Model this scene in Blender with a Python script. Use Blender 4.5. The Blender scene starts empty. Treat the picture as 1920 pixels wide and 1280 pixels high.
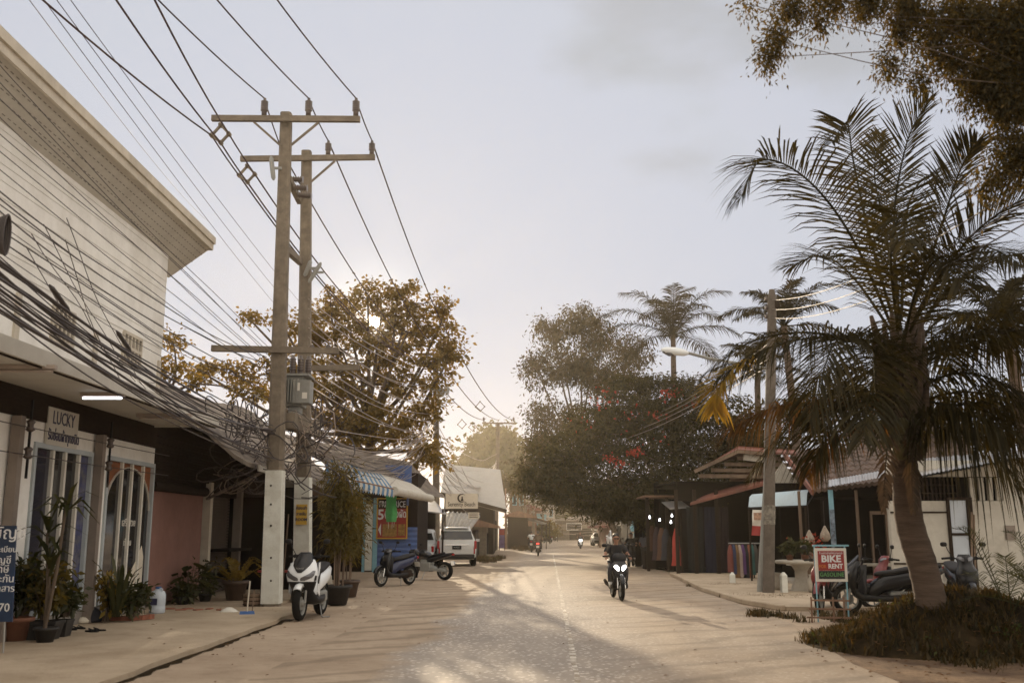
import bpy, math, random
import numpy as np
from mathutils import Vector, Matrix, Euler
R = math.radians
rng = random.Random(11)
nr = np.random.RandomState(5)
sc = bpy.context.scene
COL = sc.collection
V = Vector
# ---------------------------------------------------------------- camera model (35 mm lens, eye height 1.6 m, looking along +Y, tilted up)
F = 1867.0
TH = math.atan(355.0 / F)
CT, ST, CZ = math.cos(TH), math.sin(TH), 1.6
def P(px, py, Y):
    u = (px - 960) / F; v = (640 - py) / F
    t = Y / (CT - v * ST)
    return V((u * t, Y, CZ + t * (ST + v * CT)))
def G(px, py, z=0.0):
    u = (px - 960) / F; v = (640 - py) / F
    t = (z - CZ) / (ST + v * CT)
    return V((u * t, t * (CT - v * ST), z))
# ---------------------------------------------------------------- mesh builder
class MB:
    def __init__(s):
        s.v = []; s.f = []; s.mi = []; s.sm = []; s.m = 0
    def add(s, vs, fs, smooth=False):
        o = len(s.v)
        s.v += [tuple(p) for p in vs]
        for f in fs:
            s.f.append([i + o for i in f]); s.mi.append(s.m); s.sm.append(smooth)
        return s
    def box(s, c, d, rz=0, rx=0, ry=0):
        M = Euler((rx, ry, rz)).to_matrix(); c = V(c)
        vs = [c + M @ V((sx * d[0] / 2, sy * d[1] / 2, sz * d[2] / 2)) for sz in (-1, 1) for sy in (-1, 1) for sx in (-1, 1)]
        return s.add(vs, [(0, 2, 3, 1), (4, 5, 7, 6), (0, 1, 5, 4), (2, 6, 7, 3), (0, 4, 6, 2), (1, 3, 7, 5)])
    def bx(s, x0, x1, y0, y1, z0, z1):
        return s.box(((x0 + x1) / 2, (y0 + y1) / 2, (z0 + z1) / 2), (abs(x1 - x0), abs(y1 - y0), abs(z1 - z0)))
    def bar(s, a, b, w, h=None):
        a = V(a); b = V(b); h = h or w; d = (b - a).normalized()
        up = V((0, 0, 1)) if abs(d.z) < .95 else V((0, 1, 0))
        x = d.cross(up).normalized(); y = x.cross(d)
        vs = [p + x * sx * w / 2 + y * sy * h / 2 for p in (a, b) for sy in (-1, 1) for sx in (-1, 1)]
        return s.add(vs, [(0, 2, 3, 1), (4, 5, 7, 6), (0, 1, 5, 4), (2, 6, 7, 3), (0, 4, 6, 2), (1, 3, 7, 5)])
    def quad(s, a, b, c, d):
        return s.add([a, b, c, d], [(0, 1, 2, 3)])
    def loft(s, rings, cap=True, smooth=True, closed=True):
        n = len(rings[0]); vs = [p for r in rings for p in r]; fs = []
        for i in range(len(rings) - 1):
            for j in range(n if closed else n - 1):
                k = (j + 1) % n
                fs.append((i * n + j, i * n + k, (i + 1) * n + k, (i + 1) * n + j))
        s.add(vs, fs, smooth)
        if cap and closed:
            s.add(rings[0], [tuple(reversed(range(n)))]); s.add(rings[-1], [tuple(range(n))])
        return s
    def tube(s, pts, r, n=8, cap=True, smooth=True):
        pts = [V(p) for p in pts]; rings = []
        rr = r if isinstance(r, (list, tuple)) else [r] * len(pts)
        x = None
        for i, p in enumerate(pts):
            d = (pts[min(i + 1, len(pts) - 1)] - pts[max(i - 1, 0)]).normalized()
            if x is None:
                up = V((0, 0, 1)) if abs(d.z) < .9 else V((1, 0, 0))
                x = d.cross(up).normalized()
            else:
                x = (x - d * x.dot(d))
                x = x.normalized() if x.length > 1e-6 else d.cross(V((0, 1, .3))).normalized()
            y = d.cross(x)
            rings.append([p + (x * math.cos(2 * math.pi * k / n) + y * math.sin(2 * math.pi * k / n)) * rr[i] for k in range(n)])
        return s.loft(rings, cap, smooth)
    def lathe(s, prof, c=(0, 0, 0), n=16, ax='z', smooth=True, cap=True):
        c = V(c); rings = []
        for r, h in prof:
            ring = []
            for k in range(n):
                a = 2 * math.pi * k / n; p, q = r * math.cos(a), r * math.sin(a)
                ring.append(c + (V((p, q, h)) if ax == 'z' else V((h, p, q)) if ax == 'x' else V((q, h, p))))
            rings.append(ring)
        return s.loft(rings, cap, smooth)
    def prism(s, poly, fn, d0, d1):
        """poly: 2-D outline; fn(a, b, d) -> point; extruded between depths d0 and d1"""
        n = len(poly)
        vs = [fn(a, b, d0) for a, b in poly] + [fn(a, b, d1) for a, b in poly]
        fs = [tuple(range(n)), tuple(reversed(range(n, 2 * n)))] + [(i, i + n, (i + 1) % n + n, (i + 1) % n) for i in range(n)]
        return s.add(vs, fs)
    def build(s, name, mat, parent=None, world=False, bevel=0, seg=1, recalc=True):
        me = bpy.data.meshes.new(name)
        vs = s.v
        if world and parent is not None:
            inv = (Matrix.Translation(parent.location) @ parent.rotation_euler.to_matrix().to_4x4()).inverted()
            vs = [tuple(inv @ V(p)) for p in vs]
        me.from_pydata(vs, [], s.f)
        for m in (mat if isinstance(mat, (list, tuple)) else [mat]):
            me.materials.append(m)
        me.polygons.foreach_set('material_index', s.mi)
        me.polygons.foreach_set('use_smooth', s.sm)
        if recalc and len(s.f) < 20000:
            import bmesh
            b = bmesh.new(); b.from_mesh(me); bmesh.ops.recalc_face_normals(b, faces=b.faces); b.to_mesh(me); b.free()
        me.update()
        o = bpy.data.objects.new(name, me); COL.objects.link(o)
        if parent is not None: o.parent = parent
        if bevel:
            md = o.modifiers.new('bevel', 'BEVEL'); md.width = bevel; md.segments = seg; md.limit_method = 'ANGLE'; md.angle_limit = R(40)
        return o
def tag(o, label=None, cat=None, group=None, kind=None):
    if label: o['label'] = label
    if cat: o['category'] = cat
    if group: o['group'] = group
    if kind: o['kind'] = kind
    return o
def thing(name, label, cat, loc=(0, 0, 0), rz=0, group=None):
    o = bpy.data.objects.new(name, None); COL.objects.link(o)
    o.location = loc; o.rotation_euler = (0, 0, rz); o.empty_display_size = .2
    return tag(o, label, cat, group)
def copy_tree(o, loc=None, rz=None, label=None, group=None, parent=None):
    c = o.copy(); COL.objects.link(c)
    if parent is not None: c.parent = parent
    if loc is not None: c.location = loc
    if rz is not None: c.rotation_euler = (0, 0, rz)
    if label: c['label'] = label
    if group: c['group'] = group
    for ch in [x for x in COL.objects if x.parent == o]:
        copy_tree(ch, parent=c)
    return c
def catmull(pts, n):
    pts = [V(p) for p in pts]; q = [pts[0] * 2 - pts[1]] + pts + [pts[-1] * 2 - pts[-2]]
    out = []
    segs = len(pts) - 1
    for i in range(n):
        f = i / (n - 1) * segs; k = min(int(f), segs - 1); t = f - k
        a, b, c, d = q[k], q[k + 1], q[k + 2], q[k + 3]
        out.append(.5 * (2 * b + (c - a) * t + (2 * a - 5 * b + 4 * c - d) * t * t + (3 * b - a - 3 * c + d) * t ** 3))
    return out
_fc = {}
def text(mb, s, size, M, depth=.004, spacing=1.0, width=None, bold=0.0):
    """lettering added to a mesh builder; text runs along M's x, up along M's y, faces M's z"""
    cu = bpy.data.curves.new('t', 'FONT'); cu.body = s; cu.size = size; cu.extrude = depth; cu.offset = bold
    cu.align_x = 'CENTER'; cu.align_y = 'CENTER'; cu.space_character = spacing; cu.resolution_u = 2
    o = bpy.data.objects.new('t', cu); COL.objects.link(o)
    dg = bpy.context.evaluated_depsgraph_get()
    me = bpy.data.meshes.new_from_object(o.evaluated_get(dg))
    vs = [V(v.co) for v in me.vertices]; fs = [tuple(p.vertices) for p in me.polygons]
    bpy.data.objects.remove(o); bpy.data.curves.remove(cu); bpy.data.meshes.remove(me)
    if not vs: return
    if width:
        w = max(v.x for v in vs) - min(v.x for v in vs)
        k = width / w
        vs = [V((v.x * k, v.y, v.z)) for v in vs]
    mb.add([M @ v for v in vs], fs)
def face(c, right, up):
    """matrix for lettering: centre, direction the text runs, up"""
    x = V(right).normalized(); y = V(up); y = (y - x * y.dot(x)).normalized(); z = x.cross(y)
    return Matrix(((x.x, y.x, z.x, c[0]), (x.y, y.y, z.y, c[1]), (x.z, y.z, z.z, c[2]), (0, 0, 0, 1)))
# ---------------------------------------------------------------- materials
def _mat(name):
    m = bpy.data.materials.new(name); m.use_nodes = True
    nt = m.node_tree; nt.nodes.clear()
    return m, nt, nt.nodes.new, nt.links.new
def hsvar(c, k): return (min(1, c[0] * k), min(1, c[1] * k), min(1, c[2] * k), 1)
def mat(name, col, rough=.75, metal=0, var=.18, scale=3.0, bump=0.0, bscale=30, dirt=None, damt=.5, dscale=1.2, spec=.4, emit=None, estr=0, stretch=None, thr=(.45, .7)):
    m, nt, N, L = _mat(name)
    out = N('ShaderNodeOutputMaterial'); b = N('ShaderNodeBsdfPrincipled'); L(b.outputs[0], out.inputs[0])
    b.inputs['Roughness'].default_value = rough; b.inputs['Metallic'].default_value = metal
    b.inputs['Specular IOR Level'].default_value = spec
    tc = N('ShaderNodeTexCoord'); vec = tc.outputs['Object']
    if stretch:
        mp = N('ShaderNodeMapping'); mp.inputs['Scale'].default_value = stretch; L(vec, mp.inputs[0]); vec = mp.outputs[0]
    n1 = N('ShaderNodeTexNoise'); n1.inputs['Scale'].default_value = scale; n1.inputs['Detail'].default_value = 6; n1.inputs['Roughness'].default_value = .65
    L(vec, n1.inputs['Vector'])
    rp = N('ShaderNodeValToRGB'); rp.color_ramp.elements[0].position = .3; rp.color_ramp.elements[1].position = .7
    rp.color_ramp.elements[0].color = hsvar(col, 1 - var); rp.color_ramp.elements[1].color = hsvar(col, 1 + var)
    L(n1.outputs['Fac'], rp.inputs[0]); cout = rp.outputs[0]
    if dirt:
        n2 = N('ShaderNodeTexNoise'); n2.inputs['Scale'].default_value = dscale; n2.inputs['Detail'].default_value = 8; n2.inputs['Roughness'].default_value = .7
        L(vec, n2.inputs['Vector'])
        mr = N('ShaderNodeMapRange'); mr.inputs['From Min'].default_value = thr[0]; mr.inputs['From Max'].default_value = thr[1]; mr.inputs['To Max'].default_value = damt
        L(n2.outputs['Fac'], mr.inputs['Value'])
        mx = N('ShaderNodeMix'); mx.data_type = 'RGBA'
        L(mr.outputs[0], mx.inputs['Factor']); L(cout, mx.inputs['A']); mx.inputs['B'].default_value = (*dirt, 1)
        cout = mx.outputs['Result']
    L(cout, b.inputs['Base Color'])
    if bump:
        n3 = N('ShaderNodeTexNoise'); n3.inputs['Scale'].default_value = bscale; n3.inputs['Detail'].default_value = 4
        L(vec, n3.inputs['Vector'])
        bp = N('ShaderNodeBump'); bp.inputs['Strength'].default_value = bump; bp.inputs['Distance'].default_value = .02
        L(n3.outputs['Fac'], bp.inputs['Height']); L(bp.outputs[0], b.inputs['Normal'])
    if emit:
        b.inputs['Emission Color'].default_value = (*emit, 1); b.inputs['Emission Strength'].default_value = estr
    return m
def leafmat(name, c1, c2, trans, tw=.45, gloss=.02, rough=.45):
    m, nt, N, L = _mat(name)
    out = N('ShaderNodeOutputMaterial'); ge = N('ShaderNodeNewGeometry')
    rp = N('ShaderNodeValToRGB'); rp.color_ramp.elements[0].color = (*c1, 1); rp.color_ramp.elements[1].color = (*c2, 1)
    L(ge.outputs['Random Per Island'], rp.inputs[0])
    d = N('ShaderNodeBsdfDiffuse'); L(rp.outputs[0], d.inputs[0])
    t = N('ShaderNodeBsdfTranslucent'); mx2 = N('ShaderNodeMix'); mx2.data_type = 'RGBA'; mx2.blend_type = 'MULTIPLY'; mx2.inputs['Factor'].default_value = 1
    L(rp.outputs[0], mx2.inputs['A']); mx2.inputs['B'].default_value = (*trans, 1); L(mx2.outputs['Result'], t.inputs[0])
    a = N('ShaderNodeMixShader'); a.inputs[0].default_value = tw; L(d.outputs[0], a.inputs[1]); L(t.outputs[0], a.inputs[2])
    g = N('ShaderNodeBsdfGlossy'); g.inputs['Roughness'].default_value = rough; g.inputs[0].default_value = (.9, .88, .8, 1)
    s = N('ShaderNodeMixShader'); s.inputs[0].default_value = gloss; L(a.outputs[0], s.inputs[1]); L(g.outputs[0], s.inputs[2])
    L(s.outputs[0], out.inputs[0])
    return m
def glassmat(name, col=(.02, .02, .022), rough=.06):
    m, nt, N, L = _mat(name)
    out = N('ShaderNodeOutputMaterial'); b = N('ShaderNodeBsdfPrincipled'); L(b.outputs[0], out.inputs[0])
    b.inputs['Base Color'].default_value = (*col, 1); b.inputs['Roughness'].default_value = rough; b.inputs['Specular IOR Level'].default_value = .6
    return m
def emat(name, col, s):
    m, nt, N, L = _mat(name)
    out = N('ShaderNodeOutputMaterial'); e = N('ShaderNodeEmission'); e.inputs[0].default_value = (*col, 1); e.inputs[1].default_value = s
    L(e.outputs[0], out.inputs[0]); return m
BR = (.10, .075, .05)
K = dict(
    white=mat('white_plaster', (.83, .81, .77), .85, var=.05, dirt=(.52, .48, .41), damt=.45, dscale=.9, bump=.08, bscale=60),
    whitepost=mat('white_post_paint', (.66, .66, .6), .8, var=.08, dirt=(.3, .25, .18), damt=.5, dscale=2.0, bump=.1),
    shadewhite=mat('shaded_white_wall', (.50, .47, .41), .9, var=.08, dirt=(.26, .22, .17), damt=.6, dscale=.8, bump=.08),  # white lowered to put the wall's shade into its colour, noise dirt on top
    cream=mat('cream_trim', (.58, .52, .43), .8, var=.08, dirt=(.3, .26, .2), damt=.5),
    soffit=mat('soffit_sheet', (.56, .53, .47), .7, var=.06, dirt=(.36, .31, .25), damt=.3),
    greytrim=mat('grey_blue_trim', (.42, .46, .48), .6, var=.08),
    plinth=mat('grey_plinth', (.20, .18, .16), .85, var=.15),
    pilaster=mat('brown_grey_pipe', (.22, .18, .15), .7, var=.15),
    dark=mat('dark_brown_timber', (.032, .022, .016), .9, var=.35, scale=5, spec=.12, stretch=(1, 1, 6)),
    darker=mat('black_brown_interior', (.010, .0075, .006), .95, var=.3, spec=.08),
    wood=mat('weathered_wood', (.16, .11, .075), .8, var=.35, scale=4, stretch=(1, 1, .2), bump=.2),
    concrete=mat('weathered_concrete', (.185, .15, .112), .85, var=.25, scale=6, dirt=(.09, .072, .052), damt=.6, dscale=2.5, bump=.25, bscale=25),
    poledark=mat('shaded_weathered_pole', (.12, .098, .08), .85, var=.25, scale=6, dirt=(.05, .04, .03), damt=.6, dscale=2.5, bump=.25),  # weathered concrete darkened to carry the foliage shade on the right
    concrete2=mat('pale_concrete', (.42, .38, .32), .85, var=.15, scale=5, dirt=(.2, .17, .13), damt=.5, dscale=1.5, bump=.2),
    pink=mat('faded_pink_paint', (.27, .145, .118), .85, var=.12, dirt=(.22, .11, .08), damt=.55, dscale=1.4),
    shutter=mat('brown_shutter', (.10, .075, .06), .6, var=.2),
    rooft=mat('grey_fibre_tile', (.20, .165, .135), .85, var=.3, scale=3, dirt=(.09, .07, .05), damt=.7, dscale=1.2),
    roofred=mat('red_brown_tile', (.22, .085, .06), .8, var=.3, scale=4, dirt=(.07, .045, .035), damt=.8, dscale=1.0),
    tilegrey=mat('dark_brown_tile', (.10, .07, .055), .8, var=.4, scale=4, dirt=(.19, .12, .09), damt=.6, dscale=2.0),
    tin=mat('tin_sheet', (.5, .5, .5), .35, .7, var=.12, dirt=(.28, .17, .1), damt=.6, dscale=1.5),
    rust=mat('rusty_sheet', (.24, .14, .09), .7, .2, var=.3, dirt=(.12, .06, .035), damt=.7),
    greyroof=mat('pale_sheet_roof', (.38, .355, .32), .6, var=.08, dirt=(.35, .3, .25), damt=.4),
    blue=mat('blue_corrugated', (.10, .16, .36), .5, .1, var=.15, dirt=(.13, .12, .14), damt=.4),
    bluep=mat('pale_blue_paint', (.22, .42, .50), .7, var=.12),
    canvas=mat('white_canvas', (.55, .52, .46), .9, var=.12, dirt=(.26, .21, .15), damt=.6, dscale=3),
    canvasb=mat('blue_canvas', (.09, .20, .34), .9, var=.15, dirt=(.16, .16, .16), damt=.4, dscale=3),
    awnblue=mat('pale_blue_awning', (.42, .52, .58), .7, var=.08, dirt=(.3, .3, .28), damt=.4),
    terra=mat('terracotta', (.20, .085, .05), .85, var=.25, dirt=(.09, .06, .04), damt=.6),
    potblack=mat('black_plastic_pot', (.025, .022, .02), .6, var=.3),
    potbrown=mat('brown_glazed_pot', (.085, .055, .04), .45, var=.3),
    bark=mat('grey_brown_bark', (.11, .08, .055), .9, var=.4, scale=8, bump=.6, bscale=14, stretch=(1, 1, .3)),
    palmbark=mat('palm_bark', (.105, .072, .052), .9, var=.4, scale=5, bump=.5, bscale=20, stretch=(.4, .4, 3)),
    rubber=mat('black_rubber', (.015, .014, .013), .9, var=.2, spec=.1),
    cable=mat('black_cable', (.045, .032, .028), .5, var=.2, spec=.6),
    cableglint=mat('glint_toned_cable', (.21, .155, .11), .35, var=.25, scale=.8, spec=.8),  # golden base colour stands in for sun glint on the cables
    wire=mat('bare_power_wire', (.075, .045, .045), .7, var=.2, spec=.15),
    porc=mat('brown_porcelain', (.065, .042, .032), .3, var=.2, spec=.7),
    steel=mat('galvanised_steel', (.38, .37, .35), .45, .8, var=.15),
    chrome=mat('chrome', (.75, .74, .72), .15, 1.0, var=.03),
    greymetal=mat('grey_painted_metal', (.27, .27, .25), .55, var=.12, dirt=(.14, .11, .08), damt=.4),
    blackplastic=mat('black_plastic', (.016, .015, .015), .5, var=.15, spec=.2),
    blackpaint=mat('black_gloss_paint', (.014, .014, .016), .2, var=.1, spec=.35),
    whitepaint=mat('white_gloss_paint', (.74, .76, .77), .25, var=.03, spec=.5),
    pearl=mat('pearl_car_paint', (.66, .66, .64), .25, var=.03, spec=.5, dirt=(.45, .4, .33), damt=.35, dscale=1.5),
    bluepaint=mat('dark_blue_paint', (.018, .024, .065), .25, var=.08, spec=.5),
    redpaint=mat('red_gloss_paint', (.17, .02, .02), .3, var=.15, spec=.5),
    seat=mat('black_vinyl', (.022, .02, .02), .6, var=.15, bump=.1, spec=.2),
    glass=glassmat('dark_glass'),
    glassb=glassmat('blue_grey_glass', (.035, .035, .05)),
    lens=mat('clear_lamp_lens', (.16, .16, .17), .15, .5, var=.1),
    redlens=mat('red_lens', (.4, .02, .02), .2, var=.1),
    redlit=mat('lit_red_lens', (.5, .02, .02), .2, emit=(1, .06, .04), estr=3),
    headlit=emat('lit_headlamp', (1, .96, .9), 9),
    tubelit=emat('lit_tube', (.92, .92, 1), 4),
    bulb=emat('lit_bulb', (.95, .95, 1), 8),
    orangelit=emat('lit_orange_lamp', (1, .28, .04), 2.2),
    tubeoff=mat('unlit_tube', (.4, .33, .28), .5),
    skin=mat('brown_skin', (.30, .155, .10), .55, var=.08),
    hair=mat('black_hair', (.015, .012, .011), .5, var=.2),
    shirtk=mat('black_cotton', (.022, .021, .022), .95, var=.2, bump=.3, bscale=12),
    jeans=mat('dark_denim', (.028, .028, .034), .95, var=.25, bump=.3, bscale=14),
    shirtw=mat('white_cotton', (.68, .7, .72), .95, var=.05, bump=.3, bscale=12),
    shirtg=mat('grey_blue_cotton', (.13, .13, .16), .95, var=.1, bump=.3, bscale=12),
    shirtb=mat('brown_cotton', (.09, .055, .04), .95, var=.1, bump=.3, bscale=12),
    shoe=mat('pale_shoe', (.5, .48, .45), .8, var=.1),
    signred=mat('sign_red', (.30, .035, .03), .6, var=.1),
    signwhite=mat('sign_white', (.70, .67, .6), .6, var=.05, dirt=(.45, .38, .3), damt=.3),
    signcream=mat('sign_cream', (.62, .56, .46), .7, var=.05),
    signyellow=mat('sign_yellow', (.55, .34, .05), .6, var=.1),
    signorange=mat('sign_orange', (.55, .17, .03), .6, var=.1),
    signblack=mat('sign_black', (.02, .02, .022), .6, var=.2),
    signnavy=mat('sign_navy', (.014, .03, .07), .5, var=.3, dirt=(.015, .045, .12), damt=.7, dscale=1.3),
    signgreen=mat('sign_green', (.12, .32, .10), .6),
    inkblue=mat('navy_ink', (.035, .035, .08), .7),
    inkwhite=mat('white_ink', (.72, .72, .72), .7, var=.04),
    foodp=mat('food_print', (.30, .17, .05), .6, var=.6, scale=9),
    green=mat('green_net_fabric', (.10, .40, .13), .9, var=.15, scale=10),
    redcloth=mat('red_cloth', (.42, .06, .045), .95, var=.12, bump=.4, bscale=10),
    poster=mat('orange_brown_poster', (.24, .085, .03), .5, var=.4, scale=3),
    bluedoor=mat('blue_violet_poster', (.05, .055, .13), .5, var=.5, scale=6, dirt=(.3, .28, .2), damt=.6, dscale=5),
    brick=mat('red_garden_brick', (.26, .10, .06), .9, var=.3),
    jug=mat('milky_plastic', (.52, .57, .63), .4, var=.05),
    bluecap=mat('blue_plastic', (.05, .12, .3), .5),
    soil=mat('dark_soil', (.04, .028, .02), .95, var=.3),
)
LF = dict(
    almond=leafmat('broad_almond_leaf', (.075, .062, .018), (.16, .12, .038), (2.6, 2.0, .9), .55),
    euc=leafmat('narrow_hanging_leaf', (.022, .019, .006), (.06, .046, .015), (2.2, 1.7, .8), .4),
    flame=leafmat('feathery_leaflet', (.014, .014, .002), (.048, .040, .006), (2.4, 2.0, .6), .35),
    red=leafmat('red_blossom', (.20, .025, .012), (.34, .05, .02), (1.3, 1, 1), .3),
    palm=leafmat('palm_leaflet', (.014, .012, .004), (.038, .030, .010), (2.6, 2.1, .7), .35, .015, .38),
    palmy=leafmat('yellowing_palm_leaflet', (.16, .12, .012), (.26, .17, .02), (2.2, 1.7, .5), .55),
    palmo=leafmat('dry_orange_palm_leaflet', (.05, .030, .009), (.12, .065, .016), (2.2, 1.5, .5), .5),
    tam=leafmat('small_brown_green_leaflet', (.022, .021, .006), (.075, .055, .014), (2.9, 2.2, .7), .55),
    far=leafmat('far_tree_leaf', (.05, .05, .02), (.09, .085, .03), (2, 1.7, .8), .4),
    pot=leafmat('dark_pot_leaf', (.02, .026, .009), (.055, .055, .018), (2.2, 1.9, .7), .3, .03),
    gold=leafmat('golden_fern_leaf', (.16, .115, .022), (.24, .165, .03), (1.6, 1.3, .5), .35),
    bamboo=leafmat('olive_bamboo_leaf', (.05, .045, .012), (.13, .10, .025), (2.2, 1.7, .6), .4),
    grass=leafmat('dry_grass_blade', (.018, .018, .006), (.085, .055, .02), (2, 1.6, .7), .35),
    dead=leafmat('dead_brown_frond', (.045, .032, .02), (.085, .06, .036), (1.3, 1, .8), .3),
    weed=leafmat('small_green_weed', (.03, .045, .012), (.07, .08, .02), (2, 1.8, .6), .35),
    litter=leafmat('dry_leaf', (.10, .05, .02), (.22, .12, .06), (1.5, 1.2, .8), .2),
)
# ================================================================ camera, light, sky, air
cam = bpy.data.cameras.new('camera'); cam.lens = 35; cam.sensor_width = 36; cam.clip_end = 3000; cam.clip_start = .05
cam.dof.use_dof = True; cam.dof.focus_distance = 33; cam.dof.aperture_fstop = 2.0
co = bpy.data.objects.new('camera', cam); COL.objects.link(co); co.location = (0, 0, CZ); co.rotation_euler = (R(90) + TH, 0, 0)
sc.camera = co
SUN = V(((700 - 960) / F, CT - (37 / F) * ST, ST + (37 / F) * CT)).normalized()
EL = math.asin(SUN.z); AZ = math.atan2(SUN.x, SUN.y)
sl = bpy.data.lights.new('sun', 'SUN'); sl.energy = 4.2; sl.angle = R(.5); sl.color = (1, .80, .55)
so = bpy.data.objects.new('sun', sl); COL.objects.link(so); so.rotation_euler = SUN.to_track_quat('Z', 'Y').to_euler()
sc.view_settings.view_transform = 'Standard'; sc.view_settings.look = 'None'; sc.view_settings.exposure = 0; sc.view_settings.gamma = 1
try: sc.cycles.use_denoising = True
except Exception: pass
sc.cycles.max_bounces = 8; sc.cycles.volume_bounces = 0; sc.cycles.transparent_max_bounces = 16
sc.cycles.sample_clamp_indirect = 3; sc.cycles.sample_clamp_direct = 12
w = bpy.data.worlds.new('World'); sc.world = w; w.use_nodes = True
nt = w.node_tree; nt.nodes.clear(); N = nt.nodes.new; L = nt.links.new
out = N('ShaderNodeOutputWorld'); bg = N('ShaderNodeBackground'); bg.inputs[1].default_value = .1; L(bg.outputs[0], out.inputs[0])
sky = N('ShaderNodeTexSky'); sky.sky_type = 'NISHITA'; sky.sun_disc = False; sky.sun_elevation = EL; sky.sun_rotation = AZ; sky.dust_density = 3; sky.air_density = 1
tc = N('ShaderNodeTexCoord')
def math_(op, a, b=None, c=None):
    n = N('ShaderNodeMath'); n.operation = op
    for i, x in enumerate((a, b, c)):
        if x is None: continue
        if isinstance(x, (int, float)): n.inputs[i].default_value = x
        else: L(x, n.inputs[i])
    return n.outputs[0]
def dot_(v):
    n = N('ShaderNodeVectorMath'); n.operation = 'DOT_PRODUCT'; L(tc.outputs['Generated'], n.inputs[0]); n.inputs[1].default_value = v
    return n.outputs['Value']
def mixc(f, a, b, mode='MIX'):
    n = N('ShaderNodeMix'); n.data_type = 'RGBA'; n.blend_type = mode
    for k, x in (('Factor', f), ('A', a), ('B', b)):
        if isinstance(x, (int, float)): n.inputs[k].default_value = x
        elif isinstance(x, tuple): n.inputs[k].default_value = (*x, 1)
        else: L(x, n.inputs[k])
    return n.outputs['Result']
def smooth(x, a, b, lo=0, hi=1):
    n = N('ShaderNodeMapRange'); n.interpolation_type = 'SMOOTHSTEP'; L(x, n.inputs['Value'])
    for k, q in (('From Min', a), ('From Max', b), ('To Min', lo), ('To Max', hi)): n.inputs[k].default_value = q
    return n.outputs[0]
# thin bright cloud veil in front of the low sun, with a few slightly greyer banks
mp = N('ShaderNodeMapping'); mp.inputs['Scale'].default_value = (1.5, 1.5, 3.6); mp.inputs['Location'].default_value = (.35, .2, .1); L(tc.outputs['Generated'], mp.inputs[0])
cn = N('ShaderNodeTexNoise'); cn.inputs['Scale'].default_value = 1.7; cn.inputs['Detail'].default_value = 5; cn.inputs['Roughness'].default_value = .5; L(mp.outputs[0], cn.inputs['Vector'])
bank = smooth(cn.outputs['Fac'], .52, .68)
cd = V(((1330 - 960) / F, CT - (500 / F) * ST, ST + (500 / F) * CT)).normalized()
bank = math_('MULTIPLY', bank, smooth(dot_(cd), .965, .998))
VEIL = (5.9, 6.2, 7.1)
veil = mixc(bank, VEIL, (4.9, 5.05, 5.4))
back = smooth(dot_((0, 1, 0)), .74, .25)             # sky overhead and behind the camera is brightened and warmed as added fill
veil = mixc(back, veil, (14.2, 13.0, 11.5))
skc = N('ShaderNodeVectorMath'); skc.operation = 'MINIMUM'; L(sky.outputs[0], skc.inputs[0]); skc.inputs[1].default_value = (9, 9, 9)
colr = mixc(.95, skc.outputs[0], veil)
sd = dot_(tuple(SUN))
aur = math_('MULTIPLY', math_('POWER', math_('MAXIMUM', sd, 0), 900), 5)
disc = math_('MULTIPLY', smooth(sd, math.cos(R(.42)), math.cos(R(.2))), 260)
glow = math_('ADD', aur, disc)
gl = N('ShaderNodeCombineColor'); L(glow, gl.inputs[0]); L(math_('MULTIPLY', glow, .86), gl.inputs[1]); L(math_('MULTIPLY', glow, .6), gl.inputs[2])
colr = mixc(1.0, colr, gl.outputs[0], 'ADD')
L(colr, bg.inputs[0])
# air
hz = MB().bx(-330, 330, -60, 560, -1, 20).build('haze', None if False else K['white'])
hz.data.materials.clear()
m, nt2, N2, L2 = _mat('warm_haze'); o2 = N2('ShaderNodeOutputMaterial'); pv = N2('ShaderNodeVolumePrincipled')
pv.inputs['Color'].default_value = (.94, .85, .70, 1); pv.inputs['Density'].default_value = .0006; pv.inputs['Anisotropy'].default_value = .75
L2(pv.outputs[0], o2.inputs['Volume']); hz.data.materials.append(m); tag(hz, 'warm dusty haze hanging over the whole street', 'haze', kind='stuff')
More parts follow.
